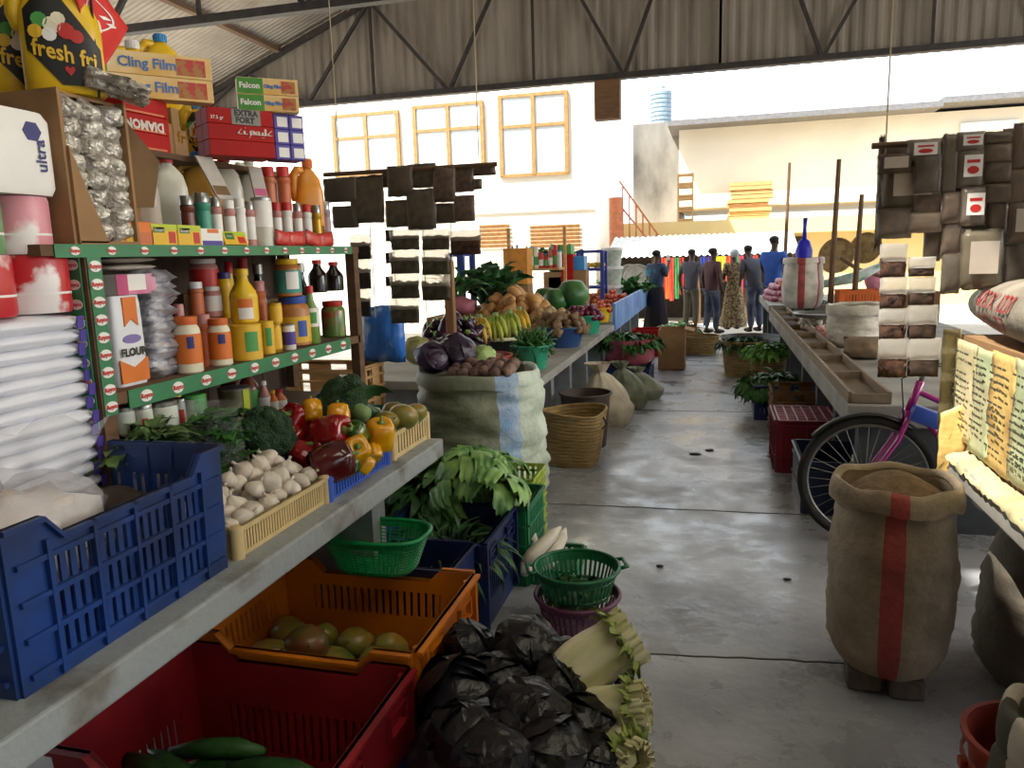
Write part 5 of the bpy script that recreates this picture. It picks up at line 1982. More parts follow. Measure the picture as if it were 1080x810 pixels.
# ---------------------------------------------------------------- crates on the floor in front of the near counter
m_rcrate = mat('red_crate', '#a01c28', rough=0.42, hex2='#7a1420', scale=4)
m_ocrate = mat('orange_crate', '#dd7f16', rough=0.42, hex2='#b8640f', scale=4)
m_dbcrate = mat('dark_blue_crate', '#1f2f66', rough=0.4, hex2='#17224a', scale=4)
m_gcrate = mat('green_crate', '#1f7a4c', rough=0.45)
m_limeb = mat('lime_basket', '#b8cf4a', rough=0.45)
m_gbask = mat('green_basket', '#0f8f4c', rough=0.3)
m_dgbask = mat('deep_green_basket', '#0f6b42', rough=0.35)
m_pbin = mat('mauve_bin', '#6f3f5e', rough=0.45)


def handle_slots(t, w_, h, m, side=1):
    x = side * (w_ / 2 + 0.010)
    for (y0, y1) in ((-0.20, -0.09), (0.09, 0.20)):
        b = MB()
        b.bx(x - 0.006, x + 0.016, y0, y1, h - 0.055, h - 0.048)
        b.bx(x - 0.006, x + 0.016, y0, y1, h - 0.12, h - 0.112)
        for y in (y0, y1):
            b.bx(x - 0.006, x + 0.016, y - 0.005, y + 0.005, h - 0.12, h - 0.048)
        b.build('grip', m, t)
    for y in (-0.26, 0.24):
        MB().bx(x - 0.03, x + 0.02, y, y + 0.02, 0.03, h - 0.01).build('corner_rib', m, t)


t = crate('plastic_crate', 'red slotted crate on the floor below the near counter', (-1.29, 1.715, 0), 0.78, 0.555, 0.41, m_rcrate, th=0.012, dip=(0.05, 0.0), slat=(0.12, 0.5, 0.03), corner=0.16, flange=0.02, taper=0.06)
handle_slots(t, 0.78, 0.41, m_rcrate)
t = crate('plastic_crate', 'orange slotted crate of mangoes on the floor below the near counter', (-1.30, 2.315, 0), 0.82, 0.60, 0.45, m_ocrate, th=0.012, dip=(0.05, 0.0), slat=(0.55, 0.78, 0.03), corner=0.16, flange=0.02, taper=0.06)
handle_slots(t, 0.82, 0.45, m_ocrate)
mg2 = mango('x', 0.075)
mp = [(x, y, z) for z in (0.085, 0.20) for x in (-1.60, -1.46, -1.31, -1.17) for y in (2.14, 2.29, 2.44)]
pile(mg2, mp, 'mangoes in the orange crate', (0.9, 1.05), 3, labels=['green mango lying in the orange slotted crate'] * len(mp))
for i, (px, py, m, lab) in enumerate(((320, 668, mat('red_mango', '#8a3a2c', rough=0.35, hex2='#5a5a2c', scale=5), 'reddish mango on top in the orange crate'),)):
    q = mango(lab, 0.078, None, m)
    q.location = (-1.385, 2.22, 0.315)
    q.rotation_euler = (1.2, 0.3, 0.5)
random.seed(15)
cu = tag(MB().tube([(-0.15, 0, 0.0), (-0.05, 0.01, 0.006), (0.06, 0, 0.008), (0.15, -0.02, 0)], [0.018, 0.031, 0.032, 0.016], 12).build('cucumber', m_leafd, smooth=True), 'x', 'cucumber')
for i in range(16):
    put(cu, (-1.48 + rnd(-0.1, 0.25), 1.62 + 0.05 * (i % 5) + rnd(-0.01, 0.01), 0.045 + 0.055 * (i // 5)), 0, 'dark green cucumber lying in the red crate', 'cucumbers in the red crate', 1, (0, 0, rnd(-0.4, 0.4)))
t = crate('plastic_crate', 'dark blue crate of grassy greens behind the orange crate', (-1.215, 3.215, 0), 0.50, 0.50, 0.43, m_dbcrate, th=0.012, slat=(0.3, 0.6, 0.03), ribs=(0.3, 0.8), corner=0.16, flange=0.016, taper=0.05)
handle_slots(t, 0.50, 0.43, m_dbcrate)
crate('plastic_crate', 'dark blue crate under the bright green basket', (-1.15, 2.795, 0), 0.30, 0.28, 0.44, m_dbcrate, th=0.012, slat=(0.3, 0.6, 0.03), corner=0.16, flange=0.012, taper=0.04)
lattice('green_basket', 'bright green lattice basket standing on crates under the counter edge', (-1.275, 2.60, 0.455), 0.205, 0.145, m_gbask, k=0.74, nv=64, nh=9, sx=1.0, sy=0.66, solid0=0.1, solid1=0.82, n=3.0, thk=0.003)
crate('plastic_crate', 'green slotted crate standing between the dark blue crate and the lime basket', (-1.12, 3.68, 0), 0.44, 0.36, 0.42, m_gcrate, th=0.01, slat=(0.1, 0.9, 0.03), ribs=(0.25, 0.5, 0.75), corner=0.08, flange=0.012)
crate('lime_basket', 'lime yellow lattice basket behind the green crate', (-1.14, 4.08, 0), 0.34, 0.32, 0.43, m_limeb, th=0.006, slat=(0.04, 0.96, 0.034), ribs=(0.15, 0.3, 0.45, 0.6, 0.75, 0.9), corner=0.05, flange=0.006, cat='basket')
# leafy greens
m_grass = mat('grassy_green', '#3c6a34', rough=0.55, hex2='#1c3a1c', scale=16)
greens('grassy_greens', 'fine dark grassy greens filling the dark blue crate', 'greens', (-1.22, 3.2, 0.28), 260, 0.20, 0.016, m_grass, None, 0.2, 0.8, 1.2, 0.1, 0.8, seed=2)
m_lett = mat('lettuce_green', '#94bd6c', rough=0.45, hex2='#3f7034', scale=8)


def lettuce(label, seed):
    t = thing('lettuce', label, 'lettuce')
    random.seed(seed)
    b = MB()
    for i in range(15):
        a = i * 2.4 + rnd(-0.2, 0.2)
        tl = 0.15 + 0.075 * i + rnd(-0.1, 0.1)
        L, W = rnd(0.17, 0.23), rnd(0.13, 0.18)
        o_, tg = Vector((math.cos(a), math.sin(a), 0)), Vector((-math.sin(a), math.cos(a), 0))

        def f(u, v, tl=tl, L=L, W=W, o_=o_, tg=tg, i=i):
            x = u - 0.5
            q = tl + 1.1 * v * v
            w_ = W * (0.22 + 0.78 * math.sin(min(1, v * 1.02 + 0.04) * PI * 0.86) ** 0.7)
            r_ = abs(2 * x) ** 1.5 * 0.022 * math.sin(v * 26 + i + (1.5 if x > 0 else 0)) + 0.014 * mnoise.noise(Vector((x * 9 + i, v * 9, seed))) + max(0, v - 0.7) * 0.05 * math.sin(u * 17 + i)
            n_ = o_ * math.cos(q) - Vector((0, 0, 1)) * math.sin(q)
            return o_ * (0.015 + L * v * math.sin(q)) + Vector((0, 0, L * v * math.cos(q))) + tg * (x * w_) + n_ * (r_ - 0.05 * (1 - (2 * x) ** 2) * math.sin(PI * v) * 0.5)
        b.surf(f, 12, 14)
    b.build('leaves', m_lett, t, smooth=True)
    MB().lathe([(0.018, -0.03), (0.024, 0.0), (0.02, 0.04)], seg=10).build('stalk', m_stemg, t, smooth=True)
    return t


for i, (x, y, z, rx, ry, lab) in enumerate(((-1.10, 3.56, 0.47, -0.3, 0.3, 'crinkled lettuce head at the right front of the heap behind the dark blue crate'), (-1.27, 3.55, 0.47, -0.45, -0.2, 'crinkled lettuce head at the left front of the heap behind the dark blue crate'),
                                            (-1.18, 3.74, 0.49, 0.0, 0.2, 'crinkled lettuce head at the back of the heap over the green crate'), (-1.36, 3.70, 0.46, 0.0, -0.4, 'crinkled lettuce head beside the dark kale bunch'), (-1.19, 3.62, 0.56, -0.2, 0.1, 'topmost crinkled lettuce head of the heap'))):
    t = lettuce(lab, i + 3)
    t['group'] = 'lettuce heads behind the dark blue crate'
    t.location = (x, y, z)
    t.rotation_euler = (rx, ry, i * 1.3)
greens('kale_bunch', 'dark curly kale bunch left of the lettuce under the counter', 'kale', (-1.52, 3.62, 0.36), 110, 0.22, 0.09, m_leafd, m_stemg, 0.16, 1.0, 1.2, 0.6, 0.9, seed=5, hz=0.03)
o = MB().bx(-1.75, -1.33, 3.48, 3.85, 0, 0.36).build('packing_case', m_card)
tag(o, 'cardboard packing case under the kale bunch', 'box')
# white radishes beside the lime basket
rad = tag(MB().tube([(-0.13, 0, 0.01), (-0.08, 0, 0.012), (0.08, 0.01, 0.008), (0.15, 0.02, 0)], [0.02, 0.036, 0.032, 0.006], 12).build('white_radish', mat('radish', '#e0d9c8', rough=0.45, noise=0.05), smooth=True), 'x', 'radish')
for i, (px, py, z, lab) in enumerate(((573, 577, 0.20, 'white radish leaning highest beside the lime basket'), (583, 584, 0.14, 'white radish in the middle beside the lime basket'), (588, 580, 0.15, 'white radish farthest right beside the lime basket'), (560, 586, 0.15, 'white radish nearest the green crate'))):
    put(rad, at(px, py, Z=z), 0, lab, 'white radishes', 1, (0.2, -0.45, 0.9 + 0.2 * i))
crate('plastic_crate', 'low green crate holding the white radishes', (-0.79, 3.70, 0), 0.22, 0.34, 0.09, m_gcrate, th=0.008, slat=(0.2, 0.8, 0.03), corner=0.1)
# mauve bin and the green colander basket in it
lattice('mauve_bin', 'mauve plastic bin under the round green basket', (-0.585, 3.17, 0), 0.185, 0.14, m_pbin, k=0.8, nv=40, nh=3, solid0=0.1, solid1=0.75)
cb_ = lattice('green_basket', 'round green basket with two handles resting on the mauve bin', (-0.585, 3.16, 0.145), 0.185, 0.13, m_dgbask, k=0.78, nv=44, nh=2, ears=True, solid0=0.15, solid1=0.72, rz=0.35)
greens('dark_greens', 'dark chopped greens lying in the round green basket', 'greens', (-0.585, 3.16, 0.155), 70, 0.07, 0.03, m_leafd, None, 0.12, 0.9, 1.2, 0.4, 0.5, seed=6)
# dark cabbages and chinese cabbages in the foreground crate
crate('plastic_crate', 'low blue crate carrying the dark cabbages in the foreground', (-0.575, 2.10, 0), 0.58, 0.95, 0.17, m_dbcrate, th=0.01, slat=(0.25, 0.75, 0.03), corner=0.1, flange=0.012)
cabs = [cabbage('dark_cabbage', 'x', 0.1, m_pcabd, s_) for s_ in (1, 2)]
cp = [(495, 683, 0.36, 27), (556, 688, 0.36, 35), (484, 735, 0.31, 42), (527, 722, 0.33, 33), (588, 728, 0.30, 33), (553, 765, 0.33, 44), (612, 768, 0.25, 36), (497, 780, 0.30, 42), (577, 800, 0.30, 44), (618, 803, 0.22, 34), (520, 806, 0.33, 40), (596, 700, 0.22, 24), (470, 800, 0.24, 36)]
random.seed(8)
for i, (px, py, z, r_) in enumerate(cp):
    c = at(px, py, Z=z)
    lab = ['dark purple cabbage at the back left of the foreground heap', 'dark purple cabbage at the back of the heap with a torn leaf', 'large dark cabbage against the orange crate'][i] if i < 3 else 'dark purple cabbage in the foreground heap'
    put(cabs[i % 2], c, 0, lab, 'dark cabbages in the foreground heap', r_ * pxs_m(c) / 0.1 * 1.08, (rnd(-0.6, 0.9), rnd(-0.6, 0.6), rnd(0, 6)))
for i, (x, y) in enumerate(((-0.72, 2.38), (-0.5, 2.38), (-0.72, 2.16), (-0.5, 2.16), (-0.72, 1.94), (-0.5, 1.94), (-0.7, 1.76), (-0.45, 1.75))):
    put(cabs[i % 2], (x, y, 0.115), 0, 'dark purple cabbage at the bottom of the foreground heap', 'dark cabbages at the bottom of the foreground heap', 1.0, (rnd(-0.6, 0.6), 0, rnd(0, 6)))
m_china = mat('chinese_cabbage', '#efe9c8', rough=0.5, hex2='#c4c690', scale=14, stretch=(1, 1, 0.2))


def china(label, seed):
    t = thing('chinese_cabbage', label, 'cabbage')
    b = MB()
    b.blob((0, 0, 0.0), (0.075, 0.075, 0.15), 0.12, 2.2, seed, 3)
    for i in range(9):
        a0 = i * 2.4
        rot = Matrix.Rotation(a0, 3, 'Z')

        def f(u, v, i=i, rot=rot):
            ph = (u - 0.5) * 2.2
            r_ = (0.082 + 0.003 * (i % 3)) * math.sin(min(PI * 0.94, 0.35 + v * 2.4)) ** 0.5 * (1 + 0.05 * mnoise.noise(Vector((u * 6, v * 6, i + seed)))) + 0.035 * max(0, v - 0.75) * 4 * (0.6 + 0.6 * math.sin(u * 20 + i))
            return rot @ Vector((r_ * math.cos(ph), r_ * math.sin(ph), -0.15 + 0.32 * v + 0.02 * math.sin(u * 14 + i) * max(0, v - 0.7)))
        b.surf(f, 14, 10)
    b.build('head', m_china, t, smooth=True)
    b = MB()
    for i in range(12):
        a = i * 0.524
        leaf(b, (0.07 * math.cos(a), 0.07 * math.sin(a), 0.10), (math.cos(a) * 0.7, math.sin(a) * 0.7, 1), 0.06, 0.06, 1.0, 0.7, seed=i + seed, stem=0.05)
    b.build('leaf_tips', mat('cabbage_tip', '#a8b45c', rough=0.5, hex2='#7f9444', scale=10), t, smooth=True)
    return t


for i, (px, py, z, rot, sc, lab) in enumerate(((618, 700, 0.36, (0.2, 1.1, 0.75), 1.05, 'large pale chinese cabbage beside the round green basket'), (636, 748, 0.28, (0.3, 1.3, 0.3), 0.8, 'smaller chinese cabbage in front of the large one'), (640, 785, 0.22, (0.4, 1.5, -0.3), 0.75, 'lowest chinese cabbage at the crate edge'))):
    t = china(lab, i + 2)
    t.location = at(px, py, Z=z)
    t.rotation_euler = rot
    t.scale = (sc,) * 3

# ---------------------------------------------------------------- sacks


def sackbody(r, h, seed=0, wr=0.05, sx=1.0, sy=1.0, belly=0.10, nu=56, nv=30, top=0.95, lean=0.0, fine=1.0):
    def f(u, v):
        a = 2 * PI * u
        base = 0.80 + 0.2 * min(1, v / 0.12) ** 0.5
        k = base * (1 + belly * math.sin(PI * min(1, v * 1.05))) * (1 - (1 - top) * v ** 2)
        ca, sa = math.cos(a), math.sin(a)
        w_ = wr * (mnoise.noise(Vector((ca * 1.6, sa * 1.6, v * 7 + seed))) + 0.5 * fine * mnoise.noise(Vector((ca * 3.5 + seed, sa * 3.5, v * 16))))
        w_ += wr * fine * 0.55 * mnoise.noise(Vector((ca * 1.1 + seed, sa * 1.1, v * 26 + 2 * ca)))
        q = r * k * (1 + w_)
        return Vector((q * ca * sx + lean * v * h, q * sa * sy, h * v))
    return f


def sack(name, label, loc, r, h, mats, stripes=(), rim=True, fill=None, seed=0, wr=0.05, sx=1.0, sy=1.0, cat='sack', belly=0.1, top=0.95, fh=0.1, rimh=0.06, group=None, rz=0.0, fine=1.0):
    """woven sack; stripes = [(angle0, angle1, material index)] of printed stripes and painted-in lit sides; fill = (material, mound height)"""
    t = thing(name, label, cat, loc, rz, group)
    f = sackbody(r, h, seed, wr, sx, sy, belly, top=top, fine=fine)
    b = MB()
    b.surf(f, 56, 30, cu=True)
    b.face([b.bm.verts.new(f(i / 24, 0) + Vector((0, 0, 0.001))) for i in range(24)])
    for fc in b.bm.faces:
        c = fc.calc_center_median()
        a = math.atan2(c.y, c.x)
        for a0, a1, mi in stripes:
            if a0 <= a <= a1:
                fc.material_index = mi
    b.build('sack_body', mats, t, smooth=True)
    if rim:
        b = MB()
        N = 48

        def g(u, v):
            p = f(u, 1.0)
            d = Vector((p.x, p.y, 0)).normalized()
            ph = PI * 1.15 * v
            k = rimh * (1 + 0.35 * mnoise.noise(Vector((math.cos(2 * PI * u) * 3, math.sin(2 * PI * u) * 3, seed))))
            return p + d * (0.014 - 0.020 * math.cos(ph)) * 1.0 + Vector((0, 0, 0.02 * math.sin(ph) - (k * max(0, v - 0.55) / 0.45) + 0.012 * math.sin(u * 40 + seed) * 0.5))
        b.surf(g, N, 8, cu=True)
        for fc in b.bm.faces:
            c = fc.calc_center_median()
            a = math.atan2(c.y, c.x)
            for a0, a1, mi in stripes:
                if a0 <= a <= a1:
                    fc.material_index = mi
        b.build('rolled_rim', mats, t, smooth=True)
    if fill:
        m, mh = fill
        b = MB()
        b.surf(lambda u, v: Vector((f(u, 0.97).x * (1 - v) * 0.98, f(u, 0.97).y * (1 - v) * 0.98, h * 0.95 - 0.02 + mh * (1 - (1 - v) ** 1.6) * (1 + 0.15 * mnoise.noise(Vector((math.cos(6.28 * u) * 2 * (1 - v), math.sin(6.28 * u) * 2 * (1 - v), 5)))))), 32, 8, cu=True)
        b.build('contents', m, t, smooth=True)
    return t


def weave(name, hexa, hex2, sc=8):
    return mat(name, hexa, rough=0.6, hex2=hex2, scale=sc, bump=0.35, bscale=sc * 5)


m_sackg = weave('sack_green_white', '#8f9480', '#6c725e', 4)
m_sacklit = weave('sack_lit_side', '#d3dccb', '#aebaa8', 5)  # lighter copy of the weave, paints the bright light on the right side
m_sackb = weave('sack_blue_print', '#7fa3d0', '#b8c8d8', 7)
m_sackw = weave('sack_white', '#cfc8ba', '#a89f90', 5)
m_sackr = weave('sack_red_print', '#b04a48', '#8c3a38', 7)
bs = sack('woven_sack', 'big pale green woven sack with a blue stripe heaped with cabbages and roots', (-1.53, 4.78, 0), 0.40, 0.90, [m_sackg, m_sackb, m_sacklit], [(-1.02, -0.62, 1), (-0.62, 0.9, 2)], True, (m_potato, 0.06), seed=3, wr=0.075, sx=1.05, sy=0.95, fine=1.4)
cabp = cabbage('purple_cabbage', 'x', 0.12, m_pcab, 4)
for i, (px, py, z, s_, lab) in enumerate(((456, 373, 1.02, 1.0, 'purple cabbage at the left of the big sack'), (482, 364, 1.06, 1.05, 'glossy purple cabbage in the middle of the big sack'), (470, 357, 1.05, 0.95, 'purple cabbage at the back of the big sack'), (498, 359, 1.02, 0.8, 'purple cabbage at the back right of the big sack'))):
    Y = (4.62, 4.72, 4.98, 5.0)[i]
    c = at(px, py, Y=Y)
    put(cabp, (c.x, Y, 1.0 if i != 1 else 1.03), 0, lab, 'purple cabbages on the big sack', s_, (0.5 * i, 0.4, i))
t = cabbage('green_cabbage', 'pale green cabbage among the roots on the big sack', 0.085, mat('pale_cabbage', '#b8cf8a', rough=0.5, hex2='#8fae60', scale=6), 9)
t.location = at(509, 364, Y=4.85)
t.location.z = 0.98
t = cabbage('green_cabbage', 'yellowish cabbage behind the purple ones at the left of the sack', 0.11, mat('yellow_cabbage', '#aaa868', rough=0.5, hex2='#8a8a50', scale=6), 10)
t.location = at(441, 372, Y=4.95)
t.location.z = 1.0
beet = tuber('beetroot', 'x', 'beetroot', mat('beet', '#8f7668', rough=0.75, hex2='#54393a', scale=14, var=0.25), (0.045, 0.045, 0.045), 2)
pile(beet, [(-1.53 + 0.07 * (i % 6) - 0.08, 4.50 + 0.085 * (i // 6) + rnd(-0.015, 0.015), 0.925 + 0.02 * (i // 6) + rnd(-0.01, 0.01)) for i in range(18)], 'roots on the big sack', labels=['brown red root lying on the big woven sack'] * 18)

# ---------------------------------------------------------------- produce on the middle left counter
ZB2 = 0.72
m_tub = mat('teal_green_tub', '#2f9a78', rough=0.35)
m_btub = mat('blue_tub', '#2c4a7c', rough=0.35)
m_rtub = mat('red_tub', '#c84a40', rough=0.35)
m_btray = mat('black_tray', '#16181a', rough=0.35)


def onB(px, X):
    return Vector((X, ypx(px, X, ZB2), ZB2))


def heap(proto, c, rx, ry, z0, hgt, step, group, label, seed=1, sc=(0.85, 1.15), tumble=1.0):
    sp = mound(c[0], c[1], z0, rx, ry, hgt, step, seed)
    pile(proto, sp, group, sc, seed, [label] * len(sp), tumble)


c = onB(562, -1.47)
basin('tub', 'green tub of long beans at the near end of the middle counter', c, 0.145, 0.20, m_tub, 'tub', ears=True, rz=0.5)
bn = thing('green_beans', 'bundle of long green beans standing in the green tub', 'beans', c + Vector((0, 0, 0.16)))
random.seed(6)
b = MB()
for i in range(130):
    a, q = rnd(0, 6.28), 0.13 * math.sqrt(rnd(0, 1))
    p = Vector((q * math.cos(a), q * math.sin(a), rnd(-0.03, 0.12)))
    d = Vector((rnd(-0.6, 0.9), rnd(-0.9, 0.5), rnd(0.1, 0.9))).normalized() * 0.17
    b.tube([p - d * 0.7, p, p + d * 0.8 + Vector((0, 0, -0.03))], [0.006, 0.008, 0.004], 5)
o = b.build('beans', m_leaf, bn, smooth=True)
o['kind'] = 'stuff'
del bn
b = MB()
basin('tub', 'wide shallow red tub behind the green beans', (-1.86, 5.95, ZB2), 0.24, 0.13, m_rtub, 'tub', k=0.8)
bean2 = tuber('dried_roots', 'brown roots lying in the shallow red tub', 'roots', m_potato, (0.19, 0.19, 0.05), 3, 0.4, sub=4)
bean2.location = (-1.86, 5.95, ZB2 + 0.10)
c = onB(592, -1.53)
basin('tub', 'dark blue tub heaped with potatoes on the middle counter', c, 0.25, 0.21, m_btub, 'tub')
pot = tuber('potato', 'x', 'potato', m_potato, (0.062, 0.048, 0.045), 5)
heap(pot, c, 0.24, 0.24, ZB2 + 0.18, 0.18, 0.085, 'potatoes in the dark blue tub', 'brown potato heaped in the dark blue tub', 2)
c = onB(615, -1.52)
basin('tub', 'green tub heaped with red onions behind the potatoes', c, 0.23, 0.22, m_tub, 'tub')
on = tuber('red_onion', 'x', 'onion', m_onion, (0.042, 0.042, 0.038), 2, 0.08)
heap(on, c, 0.22, 0.22, ZB2 + 0.19, 0.13, 0.07, 'red onions in the green tub', 'red onion heaped in the green tub', 3)
c = onB(634, -1.52)
basin('bucket', 'small yellow bucket behind the red onions', c, 0.15, 0.2, m_yellow, 'bucket')
tom = tuber('tomato', 'x', 'tomato', m_tomato, (0.036, 0.036, 0.031), 2, 0.05)
heap(tom, c, 0.14, 0.14, ZB2 + 0.17, 0.1, 0.065, 'tomatoes in the yellow bucket', 'tomato in the small yellow bucket', 4)
# aubergines in a pale bowl
c = at(478, 357, X=-2.25)
c = Vector((-2.25, ypx(478, -2.25, 0.9), ZB2))
basin('bowl', 'pale green bowl of aubergines behind the big sack', c, 0.25, 0.2, mat('pale_green_bowl', '#8fbfa4', rough=0.4), 'bowl')
eg = thing('aubergine', 'x', 'aubergine')
b = MB()
b.lathe([(0.02, -0.085), (0.045, -0.07), (0.056, -0.02), (0.045, 0.04), (0.028, 0.08), (0.01, 0.09)], seg=14)
b.build('flesh', m_eggpl, eg, smooth=True)
b = MB()
b.lathe([(0.032, 0.062), (0.02, 0.092), (0.008, 0.098), (0.007, 0.125)], seg=8)
b.build('stalk', m_stemg, eg)
heap(eg, c, 0.26, 0.26, ZB2 + 0.19, 0.22, 0.10, 'aubergines in the pale green bowl', 'dark purple aubergine heaped in the pale green bowl', 5)
c = Vector((-1.98, ypx(530, -1.98, 0.9), ZB2))
basin('basin', 'wide black basin with a pale rim in front of the bananas', c, 0.32, 0.17, m_btray, 'basin', k=0.8)
o = MB().tube([(0.325 * math.cos(2 * PI * i / 36), 0.325 * math.sin(2 * PI * i / 36), 0) for i in range(36)], 0.016, 8, closed=True).build('rim', m_cream)
o.parent = [x for x in C.objects if x.name.startswith('basin')][-1]
o.location = (0, 0, 0.17)
# squashes, bananas, pale roots, melons
sq = tag(MB().lathe([(0.02, -0.08), (0.05, -0.072), (0.064, -0.03), (0.056, 0.015), (0.045, 0.05), (0.035, 0.075), (0.012, 0.085)], seg=14).build('butternut_squash', m_squash, smooth=True), 'x', 'squash')
c = Vector((-2.15, ypx(545, -2.15, 1.0), ZB2))
basin('crate_stand', 'low brown stand under the heap of butternut squashes', c, 0.42, 0.14, m_wood2, 'stand', k=0.95)
heap(sq, c, 0.42, 0.42, ZB2 + 0.19, 0.35, 0.12, 'butternut squashes', 'tan butternut squash in the heap on the middle counter', 6)
bn_m = mat('banana_green', '#a8b040', rough=0.45, hex2='#6f8a2c', scale=5)
bn_y = mat('banana_yellow', '#d8b030', rough=0.45, hex2='#a8862c', scale=6)


def bananas(label, m, n):
    t = thing('banana_bunch', label, 'bananas')
    for i in range(n):
        a = (i - (n - 1) / 2) * 0.2
        b = MB()
        row = i % 2
        pts = [Vector((math.sin(a) * (0.02 + 0.10 * k), -0.02 - 0.05 * k - 0.04 * row, 0.12 - 0.105 * k * k + 0.02 * k - 0.03 * row)) for k in (0, 0.35, 0.7, 1.0, 1.2)]
        b.tube(pts, [0.008, 0.019, 0.022, 0.018, 0.006], 8)
        b.build('banana', m, t, smooth=True)
    b = MB()
    b.tube([(0, 0, 0.10), (0, 0.01, 0.15)], [0.025, 0.018], 8)
    b.build('stalk', m_stemg, t)
    return t


for i, (px, X, m, lab) in enumerate(((505, -2.05, bn_y, 'yellowing banana bunch at the left before the squashes'), (522, -1.95, bn_m, 'green banana bunch in front of the squashes'), (537, -1.9, bn_m, 'green banana bunch right of the middle'), (547, -1.92, bn_y, 'small yellow banana bunch beside the pale roots'))):
    t = bananas(lab, m, 9)
    Y = ypx(px, X, 0.95) + 0.25
    t.location = (X, Y - 0.22, ZB2 + 0.22)
    t.scale = (1.35,) * 3
o = MB().bx(-2.3, -1.75, 6.95, 7.35, ZB2, ZB2 + 0.21).build('wooden_box', m_wood2)
tag(o, 'flat wooden box under the banana bunches', 'box')
c = Vector((-1.72, ypx(580, -1.72, 0.9), ZB2))
pr_ = tuber('pale_potato', 'x', 'potato', mat('pale_root', '#c2a878', rough=0.8, hex2='#9c8458', scale=10, var=0.1), (0.06, 0.05, 0.045), 8)
heap(pr_, c, 0.27, 0.3, ZB2 + 0.04, 0.34, 0.10, 'pale potatoes', 'pale potato in the heap behind the potato tub', 7)
basin('tub', 'wide green tub under the melons', (-1.90, 9.45, ZB2), 0.46, 0.22, m_tub, 'tub')
ml = tag(MB().lathe([(0.02, -0.15), (0.1, -0.13), (0.165, -0.03), (0.165, 0.04), (0.1, 0.135), (0.015, 0.15)], seg=24).build('melon', m_melon, smooth=True), 'x', 'melon')
for px, X, z, lab in ((604, -1.75, 0.42, 'large round green melon behind the pale potatoes'), (586, -1.95, 0.36, 'green melon left of the largest'), (575, -2.15, 0.36, 'darker green melon beside the squashes')):
    Y = ypx(px, X, 1.1)
    put(ml, (X, min(9.7, Y), ZB2 + z), 0, lab, 'green melons', (1.25 if z > 0.4 else 1.0), (0.1, 0, 0))
c = onB(648, -1.6)
greens('leaf_bunch', 'fresh green leaf bunch right of the melons', 'greens', onB(611, -1.8), 26, 0.22, 0.12, m_lett, None, 0.08, 0.8, 0.8, 0.4, 1.2, seed=8)
for k_, (px, X, mcol, lab, glab) in enumerate(((646, -1.75, m_tomato, 'red tomato in the heap at the far end of the middle counter', 'tomatoes at the far end'), (640, -1.95, mat('pink_apple', '#c8405c', rough=0.3, hex2='#d89a8a', scale=4, var=0.15), 'pink apple in the heap behind the tomatoes', 'pink apples'), (658, -2.0, mat('orange_fruit', '#d88a2c', rough=0.4, var=0.15), 'orange fruit in the heap at the blue board', 'orange fruit'))):
    Y = min(ypx(px, X, 0.8), 13.5)
    zt_ = ZB2
    p_ = tuber(['tomato', 'apple', 'orange'][k_], 'x', ['tomato', 'apple', 'orange'][k_], mcol, (0.045, 0.045, 0.042), 3, 0.04)
    heap(p_, (X, Y), 0.3, 0.42, zt_ + 0.04, 0.22, 0.10, glab, lab, 9 + k_)

# ---------------------------------------------------------------- stalls behind the middle counter
m_bframe = mat('blue_frame', '#2f3f8c', rough=0.5)
for k_, (px0, px1, y0, y1, X, lab) in enumerate(((480, 494, 268, 335, -2.9, 'tall blue crate frame behind the banana bunches'), (612, 637, 265, 312, -2.1, 'stacked blue crates with yellow goods on the far counter'))):
    Y = ypx((px0 + px1) / 2, X, 1.3)
    w_ = (px1 - px0) * pxs_m((X, Y, 1.3))
    zt_ = at((px0 + px1) / 2, y0, X=X).z
    t = thing('crate_rack', lab, 'rack', (X, Y, ZB2))
    for s in (-1, 1):
        for q in (-1, 1):
            b = MB()
            b.bx(s * w_ / 2 - 0.03, s * w_ / 2 + 0.03, q * 0.2 - 0.03, q * 0.2 + 0.03, 0, zt_ - ZB2)
            b.build('upright', m_bframe, t)
    for j in range(4):
        b = MB()
        z = 0.02 + (zt_ - ZB2 - 0.05) * j / 3
        b.bx(-w_ / 2, w_ / 2, -0.22, 0.22, z, z + 0.05)
        b.build('shelf', m_bframe, t)
    if k_ == 1:
        gp = tuber('yellow_fruit', 'x', 'fruit', m_yprint, (0.05, 0.05, 0.05), 2, 0.05)
        pile(gp, [(X - w_ / 2 + 0.1 + w_ * 0.75 * i / 5, Y - 0.1, ZB2 + 0.05 + (zt_ - ZB2 - 0.05) * 2 / 3 + 0.07) for i in range(6)], 'yellow fruit in the blue rack', labels=['yellow fruit lying in the stacked blue crates'] * 6)
